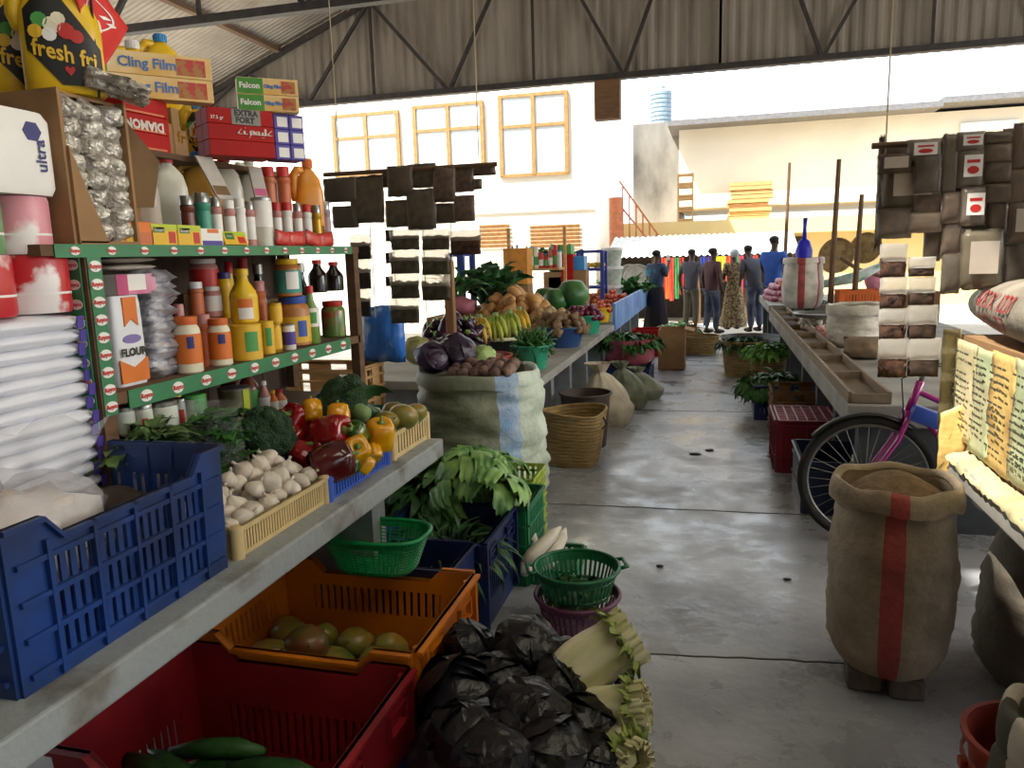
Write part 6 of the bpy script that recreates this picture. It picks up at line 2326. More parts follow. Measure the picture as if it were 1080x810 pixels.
# grocery display in the distance
gs = thing('grocery_stand', 'distant grocery stand with pale shelves behind the squashes', 'shelf', (-2.5, 10.55, ZB2))
Yg = 10.55
xg0, xg1 = xpx(532, Yg, 1.5), xpx(592, Yg, 1.5)
z1, z2 = at(560, 283, Y=Yg).z, at(560, 262, Y=Yg).z
for z in (ZB2 + 0.02, z1):
    rel(MB().bx(xg0, xg1, Yg - 0.15, Yg + 0.3, z - 0.03, z).build('shelf', m_wood, gs), gs)
for x in (xg0, xg1):
    rel(MB().bx(x - 0.02, x + 0.02, Yg + 0.25, Yg + 0.3, ZB2, z2 + 0.3).build('upright', m_wood, gs), gs)
random.seed(17)
cc = [(536, 'carton', m_oprint), (541, 'bottle', m_oprint), (546, 'bottle', m_yellow), (551, 'jar', m_yprint), (556, 'bottle', m_yellow), (561, 'can', m_lime), (566, 'jar', m_whiteprint), (571, 'can', m_redprint), (576, 'bottle', m_redprint), (581, 'jar', m_spice), (586, 'can', m_redprint), (590, 'can', m_whiteprint)]
proto = {}
ordn = ['first', 'second', 'third', 'fourth', 'fifth', 'sixth', 'seventh', 'eighth', 'ninth', 'tenth', 'eleventh', 'last']
for lv, z in enumerate((z1, ZB2 + 0.02)):
    for i, (px, sh_, m) in enumerate(cc):
        if sh_ == 'carton':
            sh_ = 'can'
        x = xpx(px, Yg, z)
        vessel('grocery_' + sh_, '%s of the goods from the left on the distant grocery stand, %s shelf' % (ordn[i], ('upper', 'lower')[lv]), sh_, (x, Yg, z), 0.036, rnd(0.2, 0.34) if lv == 0 else rnd(0.2, 0.4), sh_, m, m_sky if i % 3 == 2 else m, lab=(0.15, 0.55, m_whiteprint if i % 2 else m_gprint), group='goods on the distant grocery stand')
A, B = at(531, 282, Y=9.9), at(556, 282, Y=9.9)
carton('orange_carton', 'large orange carton left of the distant grocery stand', 'box', (A.x, 9.9, ZB2 + 0.55), (B.x, 9.9, ZB2 + 0.55), at(540, 262, Y=9.9).z - ZB2 - 0.55, 0.3, mat('amber_carton', '#dc9238', rough=0.6))
o = MB().bx(A.x, B.x, 9.9, 10.2, ZB2, ZB2 + 0.549).build('packing_case', m_card)
tag(o, 'brown packing case under the large orange carton', 'box')
# stacked white buckets
bk = thing('bucket', 'x', 'bucket')
b = MB()
b.lathe([(0.15, 0), (0.19, 0.30), (0.19, 0.31)], seg=20)
b.build('body', mat('clear_bucket', '#c8cec6', rough=0.35, hex2='#8fa08a', scale=6), bk, smooth=40)
b = MB()
b.lathe([(0.2, 0.29), (0.2, 0.335), (0.17, 0.34)], seg=20)
b.build('lid', m_white, bk, smooth=40)
Xb = -1.85
Yb_ = ypx(646, Xb, 1.0)
for i in range(3):
    put(bk, (Xb, Yb_, ZB2 + 0.342 * i), 0, ['lowest white lidded bucket of the stack at the blue rack', 'middle white lidded bucket of the stack', 'top white lidded bucket of the stack'][i], 'white lidded buckets')
for k_, (px, X, z, m, lab) in enumerate(((662, -1.75, ZB2, m_lett, 'tall pale green leaf bunch right of the white buckets'), (643, -2.9, ZB2 + 0.5, m_leaf, 'dark green leaf bunch behind the white buckets'), (630, -3.0, ZB2 + 0.6, m_leaf, 'green leaf bunch on top of the far goods'), (517, -2.6, ZB2 + 0.35, m_leafd, 'green leaf bunch behind the squashes'), (674, -1.6, ZB2, m_leaf, 'leafy bunch at the far end beside the woman in teal'))):
    Y = min(ypx(px, X, z), 14.5)
    if z > ZB2:
        tag(MB().bx(X - 0.2, X + 0.2, Y - 0.2, Y + 0.2, ZB2, z).build('packing_case', m_card), 'packing case carrying the %s' % lab, 'box')
    greens('leaf_bunch', lab, 'greens', (X, Y, z), 44, 0.5, 0.22, m, None, 0.14, 0.5, 0.5, 0.4, 1.9, seed=20 + k_)
# red and dark boxes piled behind the blue rack
for k_, (px0, px1, y0, y1, m, lab) in enumerate(((592, 604, 268, 300, m_redcase, 'dark red box in the pile behind the melons'), (604, 618, 285, 306, m_card, 'brown box in the pile behind the melons'), (603, 616, 270, 284, m_sky, 'bright blue box in the pile behind the melons'), (590, 602, 258, 267, m_gprint, 'green box on top of the dark red box'))):
    Y = 11.6 + 0.02 * k_
    A, B = at(px0, y1, Y=Y), at(px1, y0, Y=Y)
    z0 = ZB2 if k_ < 2 else A.z
    if k_ == 2:
        z0 = at(610, 285, Y=11.62).z + 0.001
    if k_ == 3:
        z0 = at(598, 268, Y=11.6).z + 0.001
    carton('packed_box', lab, 'box', (A.x, Y, z0), (B.x, Y, z0), B.z - z0, 0.3, m)

pg = tuber('pink_sack', 'pinkish filled sack behind the blue crate frame left of the squashes', 'sack', mat('pink_sack', '#a8606c', rough=0.6, hex2='#84485a', scale=5), (0.17, 0.15, 0.11), 4, 0.2, sub=3)
pg.location = (xpx(486, 7.9, 1.1), 7.9, ZB2 + 0.40)
tag(MB().bx(pg.location.x - 0.3, pg.location.x + 0.3, 7.65, 8.15, ZB2, ZB2 + 0.30).build('packing_case', m_card), 'packing case under the pinkish sack', 'box')
greens('onion_greens', 'bunch of long green leaves standing on the pinkish sack', 'greens', (pg.location.x - 0.05, 7.9, ZB2 + 0.5), 60, 0.34, 0.05, m_leaf, None, 0.10, 0.6, 1.0, 0.2, 1.4, seed=61)
# wooden post with a cloth, wooden crate, blue bag, green tub behind the sack
A = at(478, 395, Y=5.9)
o = MB().bx(-0.035, 0.035, -0.035, 0.035, 0, at(478, 275, Y=5.9).z - ZB2).build('wooden_post', mat('post_wood', '#8f6844', rough=0.8, stretch=(3, 3, 0.4)), loc=(A.x, 5.9, ZB2))
tag(o, 'brown wooden post standing on the middle counter left of the bananas', 'post')
wc = crate('wooden_crate', 'pale slatted wooden crate behind the grocery shelf', (-2.42, 4.32, 0.66), 0.62, 0.40, 0.34, m_wood, th=0.014, slat=(0.02, 0.98, 0.4), ribs=(0.12, 0.34, 0.56, 0.78, 0.94), corner=0.05, flange=0.004)
for v, s in ((0.0, 0),):
    tag(MB().bx(-2.75, -2.05, 4.05, 4.55, 0.0, 0.655).build('dark_crate', m_wood2), 'dark wooden crate under the pale slatted one', 'crate')
random.seed(33)
b = MB()
pillow(b, (0, 0, 0), (0.30, 0.12, 0.36), seed=3, wr=0.1)
o = b.build('plastic_bag', mat('blue_bag', '#3a78d0', rough=0.2, hex2='#a8c8ec', scale=9, bump=0.4, stretch=(1, 1, 0.4), thr=(0.35, 0.5)), smooth=True, loc=at(402, 324, Y=4.45))
tag(o, 'shiny bright blue plastic bag standing behind the wooden crate', 'bag')
o.location.z = 1.0 + 0.18
basin('tub', 'dark green tub on the floor between the shelf and the big sack', (-1.98, 4.05, 0.45), 0.26, 0.30, mat('dark_green_tub', '#1f5a4a', rough=0.4), 'tub')
tag(MB().bx(-2.2, -1.72, 3.82, 4.28, 0, 0.449).build('dark_crate', m_wood2), 'dark crate under the dark green tub', 'crate')

# ---------------------------------------------------------------- hanging packets of spices and dried goods
m_spiced = mat('dark_spice', '#2e2720', rough=0.8, hex2='#17130f', scale=30, var=0.25)
m_spicegrey = mat('grey_herb', '#57503f', rough=0.85, hex2='#363024', scale=26, var=0.2)
m_spiceb = mat('brown_spice', '#4a3628', rough=0.8, hex2='#2c1e16', scale=30, var=0.2)
m_bark = mat('bark_chips', '#5e4030', rough=0.85, hex2='#2e1d15', scale=34, var=0.15)
m_film = thin('packet_film', '#efe6d6', 0.55, 0.15, 0.6)
m_filmw = thin('packet_film_white', '#f6f3ec', 0.35, 0.2, 0.85)
m_cord = mat('cord', '#c8b890', rough=0.8)
m_paperl = mat('printed_card', '#b9ada0', rough=0.5, noise=0.06)


def pouch(label, px0, px1, y0, y1, Y, m, fill=1.0, group=None, seed=0, film=None, th=0.03, name='spice_packet', card=None, print_=None, grow=1.06, sticks=False):
    A, B = at(px0, y1, Y=Y), at(px1, y0, Y=Y)
    w_, h_ = (B.x - A.x) * grow, (B.z - A.z) * grow
    t = thing(name, label, 'packet', ((A.x + B.x) / 2, Y, A.z), 0, group)
    b = MB()
    pillow(b, (0, 0, h_ * fill * 0.5), (w_ * 0.97, th * 0.7, h_ * fill), seed=seed, wr=0.08, nu=12, nv=10)
    for v in b.bm.verts:
        if v.co.z > h_ * fill * 0.7 and fill < 1:
            v.co.z += 0.10 * h_ * mnoise.noise(Vector((v.co.x * 30, seed * 3.3, 0)))
    if sticks:
        random.seed(seed)
        for i in range(16):
            x = rnd(-0.42, 0.42) * w_
            z0 = rnd(0.02, 0.35) * h_
            L = rnd(0.2, 0.36) * h_
            a = rnd(-0.7, 0.7)
            b.tube([(x, rnd(-0.3, 0.3) * th, z0), (max(-0.47 * w_, min(0.47 * w_, x + L * math.sin(a))), rnd(-0.3, 0.3) * th, z0 + L * math.cos(a))], 0.007, 6)
    b.build('contents', m, t, smooth=True)
    if fill < 1 or film:
        b = MB()
        q0 = fill * 0.72 if fill < 1 else -0.01
        pillow(b, (0, 0, h_ * (q0 + 1.01) / 2), (w_ * 1.04, th * (1.2 if fill < 1 else 1.5), h_ * (1.02 - q0)), seed=seed, wr=0.05, nu=10, nv=8)
        b.build('clear_film', film or m_film, t, smooth=True)
    if card:
        b = MB()
        b.bx(-w_ * 0.34, w_ * 0.34, -th * 0.80 - 0.002, -th * 0.80, h_ * 0.25, h_ * 0.8)
        k = b.build('paper_label', card, t)
        if print_:
            b = MB()
            b.bx(-w_ * 0.24, w_ * 0.24, -th * 0.80 - 0.003, -th * 0.80 - 0.001, h_ * 0.6, h_ * 0.68)
            b.prism([(w_ * 0.22 * math.cos(q * PI / 6), h_ * 0.42 + h_ * 0.10 * math.sin(q * PI / 6)) for q in range(12)], -th * 0.80 - 0.0035, -th * 0.80 - 0.001)
            b.build('emblem', m_redprint, k)
    return t


YH = 4.0
# rod carried by cords from the roof
A, B = at(340, 186, Y=YH), at(523, 174, Y=YH)
rod = thing('hanging_rod', 'thin rod above the left stalls from which spice packets hang', 'rod', (A.x, YH, A.z + 0.01))
MB().tube([(0, 0.02, 0), (B.x - A.x, 0.02, 0.0)], 0.012, 8).build('pole', m_pole, rod)
for x in (0.1, B.x - A.x - 0.1):
    MB().tube([(x, 0.02, 0), (x, 0.02, roofz(A.x + x) - A.z - 0.08)], 0.003, 5).build('cord', m_cord, rod)
up = [(343, 374, 187, 214, m_spiced), (372, 403, 186, 236, m_spicegrey), (352, 377, 217, 241, m_spiced), (404, 412, 182, 198, m_spiceb), (410, 434, 175, 208, m_spiceb), (432, 459, 172, 199, m_spicegrey), (458, 479, 177, 214, m_bark), (477, 499, 176, 203, m_bark), (497, 522, 174, 186, m_bark), (499, 508, 188, 200, m_bark),
      (408, 433, 211, 240, m_spicegrey), (431, 458, 200, 242, m_spicegrey), (459, 480, 214, 236, m_spiceb), (480, 500, 206, 234, m_bark), (433, 456, 228, 243, m_spiceb)]
for i, (a, c, y0, y1, m) in enumerate(up):
    lab = ['dark packet hanging nearest the orange oil jug', 'large grey brown packet with ragged bottom edge in the left part of the hanging cluster', 'small dark packet below the leftmost one of the left cluster', 'narrow brown packet between the two left clusters', 'brown packet at the top left of the big left cluster',
           'grey green packet at the top of the big left cluster, highest of all', 'brown bark packet at the top right of the big left cluster', 'bark packet hanging at the right of the big left cluster', 'bark packet sticking out farthest to the right of the left cluster', 'tiny bark packet below the one sticking out',
           'grey packet at the lower left of the big left cluster', 'long grey green packet in the middle of the big left cluster', 'brown packet low in the big left cluster', 'bark packet at the lower right of the big left cluster', 'brown packet at the bottom of the big left cluster'][i]
    pouch(lab, a, c, y0 + 1, y1, YH + (0, 0.03, 0.03, 0.02, 0, 0.03, 0.0, 0.03, 0.05, 0.03, 0.03, 0.0, 0.03, 0.0, 0.05)[i] * 1.3, m, 1.0, 'dark packets in the left hanging cluster', i, film=thin('dark_film', '#b8aa98', 0.75, 0.12, 0.4), th=0.035)
lowl = [(413, 441, ((243, 264), (265, 289), (290, 315), (316, 341)), 'left'), (446, 473, ((243, 264), (265, 290), (291, 317)), 'middle')]
od = ['top', 'second', 'third', 'bottom']
for a, c, rows, nm in lowl:
    for i, (y0, y1) in enumerate(rows):
        pouch('%s clear topped herb packet of the %s lower column on the left strips' % (od[i] if i < len(rows) - 1 or len(rows) == 4 else 'bottom', nm), a, c, y0, y1, YH, m_spicegrey, 0.72, 'clear topped herb packets on the left strips', 30 + i + a)
pouch('bark packet hanging alone at the right of the lower left columns', 476, 506, 244, 269, YH, m_bark, 0.75, None, 50)
for i, (y0, y1) in enumerate(((249, 274), (275, 305), (306, 334))):
    pouch('%s dark packet in the column beside the shelf post' % ('top', 'middle', 'bottom')[i], 371, 390, y0, y1, YH - 0.02, m_spiced, 0.7, 'dark packets beside the shelf post', 60 + i)
for i, (px, y0, y1) in enumerate(((443, 190, 346), (411, 196, 342), (475, 230, 300), (390, 236, 335))):
    A, B = at(px, y0, Y=YH + 0.05), at(px, y1, Y=YH + 0.05)
    o = MB().tube([A, (A.x + 0.004, A.y, (A.z + B.z) / 2), (A.x, A.y, B.z)], 0.003, 5).build('cord', m_cord)
    o.parent = rod
    o.location = -rod.location
    if False: tag(o, ['cord between the two lower columns of herb packets', 'cord at the left edge of the herb packet column', 'cord left of the lone bark packet', 'cord beside the dark packets by the shelf post'][i], 'cord')
# small dark tags at the left edge of the herb column
for i, (y0, y1) in enumerate(((243, 255), (267, 278), (292, 302))):
    pouch('tiny brown packet at the left edge of the herb column, %s of three' % ('top', 'middle', 'bottom')[i], 407, 414, y0, y1, YH + 0.06, m_spiceb, 1.0, 'tiny brown packets', 70 + i, th=0.02)

# right hand display of packets
YR2 = 3.32
A, B = at(922, 158, Y=YR2), at(1100, 134, Y=YR2)
rod = thing('hanging_rod', 'thin rod above the right stalls from which packets hang', 'rod', (A.x, YR2, A.z + 0.02))
MB().tube([(0, 0.05, 0), (B.x - A.x + 0.3, 0.05, 0.0)], 0.012, 8).build('pole', m_pole, rod)
for x in (0.05, B.x - A.x + 0.2):
    MB().tube([(x, 0.05, 0), (x, 0.05, roofz(A.x + x) - A.z - 0.1)], 0.003, 5).build('cord', m_cord, rod)
m_brpk = mat('brown_paper_packet', '#6a5546', rough=0.5, hex2='#4a382c', scale=8, var=0.12)
m_olv = mat('olive_packet', '#6b6450', rough=0.45, hex2='#49442f', scale=7, var=0.12)
m_grp = mat('grey_packet', '#8a827a', rough=0.4, hex2='#6a625a', scale=7, var=0.1)
rp = [(927, 960, 164, 184, m_spiceb, 1, 0), (958, 990, 149, 171, m_grp, 2, 0), (934, 988, 172, 221, m_olv, 3, 0.04), (965, 991, 168, 204, m_spiced, 0, -0.02), (926, 958, 205, 224, m_brpk, 0, 0.07), (964, 992, 205, 228, m_bark, 0, 0.02),
      (992, 1010, 150, 206, m_grp, 0, 0.02), (1010, 1037, 141, 160, m_grp, 2, 0), (1010, 1037, 161, 198, m_grp, 2, 0), (1013, 1039, 201, 238, m_grp, 2, 0), (1039, 1066, 140, 152, m_brpk, 0, 0), (1039, 1066, 153, 172, m_brpk, 0, 0), (1039, 1066, 173, 194, m_spiceb, 0, 0), (1039, 1066, 195, 214, m_spiceb, 0, 0),
      (1067, 1090, 136, 180, m_brpk, 0, 0), (1064, 1090, 182, 215, m_brpk, 0, 0), (1064, 1090, 217, 256, m_brpk, 1, 0), (927, 960, 223, 252, m_spiceb, 0, 0.02), (960, 992, 226, 246, m_brpk, 0, 0.01), (993, 1012, 207, 236, m_bark, 0, 0), (993, 1013, 238, 270, m_spiceb, 0, 0.02), (1014, 1056, 250, 304, m_olv, 3, 0),
      (1040, 1062, 215, 246, m_spiceb, 0, 0.03), (1057, 1090, 262, 300, m_spiced, 0, 0.03), (974, 993, 230, 275, m_spiceb, 0, 0.05), (992, 1013, 272, 310, m_spiced, 0, 0.02), (1013, 1040, 240, 262, m_spiced, 0, 0.07), (922, 934, 160, 262, m_bark, 0, 0.09)]
names = ['brown packet with a pale label at the top left of the right display', 'white printed packet with a red emblem at the top of the right display', 'large olive packet with a pale label in the upper left of the right display', 'dark shiny packet overlapping the large olive one', 'brown packet behind the large olive one',
         'bark packet below the dark shiny one', 'long pale packet column left of the printed packets', 'topmost printed packet in the middle column of the right display', 'second printed packet in the middle column of the right display', 'third printed packet in the middle column of the right display',
         'topmost brown packet in the column right of the printed ones', 'second brown packet right of the printed ones', 'third dark brown packet right of the printed ones', 'fourth dark brown packet right of the printed ones', 'brown packet at the top right corner of the photo', 'second brown packet down the right edge of the photo',
         'third brown packet with a label at the right edge of the photo', 'dark brown packet at the left edge above the bark chips', 'brown paper packet below the bark packet', 'bark packet in the pale column', 'dark brown packet under the pale column', 'large olive bag with a label above the printed sack',
         'dark brown packet below the fourth brown one', 'dark packet above the printed sack at the right edge', 'long dark brown packet left of the pale column', 'dark packet left of the printed sack', 'dark packet behind the third printed one', 'long bark bundle at the left edge of the right display']
for i, ((a, c, y0, y1, m, cd_, dy), lab) in enumerate(zip(rp, names)):
    pouch(lab, a, c, y0, y1, YR2 + dy, m, 1.0, 'packets of the right display', 80 + i, film=thin('dark_film', '#b8aa98', 0.75, 0.12, 0.4), th=0.04, card=[None, m_paperl, m_whiteprint, m_paperl][cd_], print_='red' if cd_ == 2 else None, grow=1.16)
lo1 = [(928, 956, 259, 293), (928, 956, 294, 326), (927, 956, 327, 358), (926, 957, 359, 398)]
for i, (a, c, y0, y1) in enumerate(lo1):
    pouch('%s clear packet of bark chips in the left lower column of the right display' % od[i], a, c, y0, y1, YR2, m_bark, 0.6, 'clear packets of bark chips', 120 + i, film=m_filmw, th=0.04, sticks=True)
lo2 = [(958, 986, 272, 292), (958, 986, 294, 322), (957, 988, 324, 358), (957, 991, 359, 397)]
for i, (a, c, y0, y1) in enumerate(lo2):
    pouch('%s clear packet in the right lower column of the right display' % od[i], a, c, y0, y1, YR2 + 0.01, m_spiceb, 0.55, 'clear packets with dark chips', 130 + i, film=m_filmw, th=0.04)
random.seed(19)
for i in range(5):
    for j in range(4):
        x0, y0 = 928 + 32 * i, 152 - 4 * i + 32 * j
        if i < 2 and j > 2:
            continue
        pouch('brown packet in the back layer of the right display', x0, x0 + 33, y0, y0 + 33, YR2 + 0.13 + 0.02 * (i % 2), (m_brpk, m_spiceb, m_bark, m_spiced)[(i * 3 + j) % 4], 1.0, 'back layer of the right display', 200 + i * 5 + j, th=0.03)
for i, (a, y0, y1) in enumerate(((1014, 262, 306), (1040, 246, 306), (1066, 256, 306))):
    pouch('dark packet hanging low in the back layer above the printed sack, %s' % ('left', 'middle', 'right')[i], a, a + 28, y0, y1, YR2 + 0.12, m_spiced, 1.0, None, 300 + i)

# ---------------------------------------------------------------- right side: newspaper counter, sacks, bicycle
m_news = mat('newspaper', '#d2c49a', rough=0.55, hex2='#a8a078', scale=5, bump=0.5, bscale=9)
m_newsg = mat('newspaper_green', '#a9b890', rough=0.55, hex2='#c2b890', scale=4, bump=0.4, bscale=9)
m_newst = mat('newsprint_ink', '#4c4a3c', rough=0.8)
m_newsy = mat('newspaper_yellow', '#d8b870', rough=0.5, hex2='#b08a50', scale=5, bump=0.4)
random.seed(41)
nb = thing('display_box', 'box clad with crumpled newspaper on the near right counter', 'box', (1.35, 2.5, 0.82))
o = MB().bx(0.97, 1.75, 1.5, 3.45, 0.82, 1.28)
rel(o.build('box_body', m_card, nb), nb)


def crumple(x, y0, y1, z0, z1, m, name, amp=0.012, seed=0, hook=None, out=1):
    b = MB()
    nu, nv = max(3, int(abs(y1 - y0) / 0.03)), max(3, int((z1 - z0) / 0.03))
    def f(u, v):
        y, z = y0 + (y1 - y0) * u, z0 + (z1 - z0) * v
        k = mnoise.noise(Vector((y * 9, z * 9, seed))) + 0.6 * mnoise.noise(Vector((y * 22, z * 22, seed + 4)))
        return (x - 0.008 - amp * abs(k) * 1.2, y, z)
    b.surf(f, nu, nv)
    return rel(b.build(name, m, nb, smooth=35, solid=0.001), nb)


ycol = [1.5, 1.9, 2.25, 2.55, 2.8, 3.02, 3.2, 3.45]
for i in range(7):
    m = (m_news, m_newsg, m_news, m_newsg, m_newsy, m_newsg, m_news)[i]
    s_ = crumple(0.965, ycol[i] - 0.01, ycol[i + 1] + 0.01, 0.86 + rnd(-0.02, 0.02), 1.27 + rnd(-0.01, 0.02), m, 'newspaper_sheet', seed=i * 3)
    # printed lines
    b = MB()
    y0, y1 = ycol[i] + 0.03, ycol[i + 1] - 0.03
    z = 1.22
    while z > 0.92:
        if rnd(0, 1) < 0.85:
            ya = y0 + rnd(0, 0.02)
            while ya < y1 - 0.02:
                L = rnd(0.015, 0.05)
                b.bx(0.9345, 0.936, ya, min(ya + L, y1), z, z + 0.007)
                ya += L + 0.012
        z -= 0.026
    o = b.build('newsprint', m_newst, s_)
    o.location = (0.004, 0, 0)
    o.location = (-nb.location.x + 0.0, -nb.location.y, -nb.location.z) if False else (0, 0, 0)
# crumpled strip on the ledge and the sheet hanging over the end
b = MB()
b.surf(lambda u, v: (0.885 + 0.09 * v, 0.9 + 2.38 * u, 0.835 + 0.03 * abs(mnoise.noise(Vector((u * 40, v * 3, 1)))) + 0.012 * mnoise.noise(Vector((u * 90, v * 8, 2))) - 0.035 * (1 - v) ** 2), 90, 5)
rel(b.build('ledge_paper', m_news, nb, smooth=35, solid=0.001), nb)
b = MB()
b.surf(lambda u, v: (0.87 + 0.10 * u + 0.012 * mnoise.noise(Vector((u * 5, v * 6, 7))), 3.30 + 0.01 * mnoise.noise(Vector((u * 9, v * 9, 3))), 0.64 + 0.05 * u + (0.98 - 0.64) * v), 6, 14)
rel(b.build('hanging_sheet', m_newsy, nb, smooth=35, solid=0.001), nb)
b = MB()
b.surf(lambda u, v: (0.905 + 0.07 * u + 0.006 * mnoise.noise(Vector((u * 5, v * 6, 17))), 3.46 + 0.01 * v, 0.84 + 0.46 * v), 4, 10)
rel(b.build('hanging_sheet', m_news, nb, smooth=35, solid=0.001), nb)

# printed sack lying on the box
m_adsack = weave('printed_sack', '#a39a8c', '#7c7468', 5)
sk = thing('printed_sack', 'green edged grain sack with red writing lying on the newspaper box', 'sack', (1.24, 2.80, 1.285))
b = MB()
b.surf(lambda u, v: (0.30 * math.copysign(abs(math.cos(2 * PI * u)) ** 0.7, math.cos(2 * PI * u)) * (0.75 + 0.25 * math.sin(PI * v)), 0.76 * (v - 0.5) * 2, 0.115 + (0.13 * math.sin(2 * PI * u)) * (0.72 + 0.28 * math.sin(PI * v)) + 0.006 * mnoise.noise(Vector((u * 6, v * 7, 0)))), 36, 18, cu=True)
for fc in b.bm.faces:
    if fc.calc_center_median().y > 0.64:
        fc.material_index = 1
b.build('sack_body', [m_adsack, mat('sack_green_end', '#5f9a5c', rough=0.6, hex2='#8fa088', scale=5)], sk, smooth=True)


def adfn(z0):
    # skin of the sack on the side towards the aisle; x runs along -y
    def f(x, y):
        yl = -x + 0.30
        T = math.sin(PI * (yl / 1.52 + 0.5))
        a = (z0 + y - 0.115) / (0.13 * (0.72 + 0.28 * T))
        a = max(-0.95, min(0.95, a))
        return (-0.30 * (0.75 + 0.25 * T) * (math.sqrt(1 - a * a)) ** 0.7 - 0.007, yl, z0 + y)
    return f


text('ADBOK 1220', 0.085, mat('sack_ink', '#a03a3c', rough=0.6), 'lettering', sk, fn=adfn(0.150), bold=0.001)
text('00 +255 757', 0.072, MATS['sack_ink'], 'lettering', sk, fn=adfn(0.078), bold=0.001)

# the sack of ground maize on stones in the foreground
m_sackn = weave('sack_beige', '#a3937e', '#83755f', 7)
fs = sack('woven_sack', 'tall beige sack with a red stripe, open top full of brown meal', at(941, 738, Z=0.0) + Vector((0.0, 0.14, 0.09)), 0.198, 0.70, [m_sackn, m_sackr], [(-1.86, -1.52, 1)], True, (mat('brown_meal', '#8a745c', rough=0.95, hex2='#75614b', scale=40, bump=0.4), 0.10), seed=5, wr=0.05, rimh=0.05, belly=0.12, top=0.98)
P0 = fs.location.copy()
fs.location.z = 0.085
for i, (dx, dy) in enumerate(((-0.09, -0.06), (0.05, -0.09), (0.0, 0.1))):
    o = MB().box((0, 0, 0.042), (0.12, 0.10, 0.082), bev=0.012).build('stone_block', mat('stone', '#6f675e', rough=0.9, scale=12, bump=0.4), loc=(P0.x + dx, P0.y + dy, 0))
    tag(o, ['stone under the front left of the beige striped sack', 'stone under the front right of the beige striped sack', 'stone under the back of the beige striped sack'][i], 'stone')
sack('woven_sack', 'large dull sack in the shade under the near right counter', (1.30, 3.05, 0), 0.30, 0.66, [weave('sack_dull', '#6f675c', '#565047', 5)], (), False, None, seed=8, wr=0.05, top=0.8)
sack('woven_sack', 'pale sack standing behind the bicycle wheel under the right counter', (1.08, 5.15, 0), 0.24, 0.42, [m_sackw], (), False, None, seed=18, wr=0.08, top=0.7)
m_rbuck = mat('red_bucket', '#a83a26', rough=0.4, hex2='#7c2c1e', scale=5)
bk2 = basin('bucket', 'red orange plastic bucket at the lower right corner', (0.87, 2.17, 0), 0.175, 0.31, m_rbuck, 'bucket', k=0.82, rim=0.014)
b = MB()
b.lathe([(0.178, 0.22), (0.186, 0.225), (0.186, 0.235), (0.178, 0.24)], seg=32, cap0=False, cap1=False)
b.build('collar', m_rbuck, bk2)
b = MB()
b.box((-0.19, -0.02, 0.225), (0.02, 0.035, 0.03), bev=0.004)
b.build('handle_lug', m_rbuck, bk2)
X9 = xpx(1140, 1.72, 0.5)
o = MB().bx(X9 - 0.14, X9 + 0.16, 1.55, 1.89, 0, 0.36).build('wooden_stool', m_wood2)
tag(o, 'low wooden block carrying the small sack at the right edge', 'stool')
sack('paper_sack', 'small striped sack bulging in at the right edge above the red bucket', (X9, 1.72, 0.361), 0.135, 0.27, [m_sackw, m_newst, mat('brown_band', '#7a6a4c', rough=0.7)], [(2.7, 3.2, 1), (-3.2, -2.9, 1)], True, None, seed=11, wr=0.08, belly=0.25)

# ---------------------------------------------------------------- bicycle standing across the gap
m_tyre = mat('tyre', '#2b2723', rough=0.85, noise=0.15)
m_rim = mat('rim_metal', '#9a9890', rough=0.35, metal=0.8)
m_magenta = mat('magenta_frame', '#b02a86', rough=0.25, noise=0.06, coat=0.4)
wc_ = at(914, 506, Z=0.365)
YBk = wc_.y
RW = wc_.z
bike = thing('bicycle', 'magenta bicycle with front wheel towards the aisle beside the right counter', 'bicycle', (wc_.x, YBk, 0))


def wheel(cx, lab):
    w_ = MB()
    N = 56
    w_.tube([(cx + (RW - 0.024) * math.cos(2 * PI * i / N), 0, RW + (RW - 0.024) * math.sin(2 * PI * i / N)) for i in range(N)], 0.024, 10, closed=True)
    T = w_.build('tyre', m_tyre, bike, smooth=True)
    w_ = MB()
    w_.tube([(cx + (RW - 0.052) * math.cos(2 * PI * i / N), 0, RW + (RW - 0.052) * math.sin(2 * PI * i / N)) for i in range(N)], 0.011, 8, closed=True)
    w_.build('rim', m_rim, T, smooth=True)
    w_ = MB()
    for i in range(32):
        a = 2 * PI * i / 32
        s = 0.025 * (1 if i % 2 else -1)
        w_.tube([(cx + 0.02 * math.cos(a + 0.7), s, RW + 0.02 * math.sin(a + 0.7)), (cx + (RW - 0.055) * math.cos(a), 0, RW + (RW - 0.055) * math.sin(a))], 0.0016, 4)
    w_.build('spokes', m_rim, T)
    w_ = MB()
    w_.lathe([(0.022, -0.045), (0.022, -0.03), (0.014, -0.025), (0.014, 0.025), (0.022, 0.03), (0.022, 0.045)], (0, 0, 0), 12, M=Matrix.Rotation(PI / 2, 3, 'X'))
    for v in w_.bm.verts:
        v.co += Vector((cx, 0, RW))
    w_.build('hub', m_rim, T)


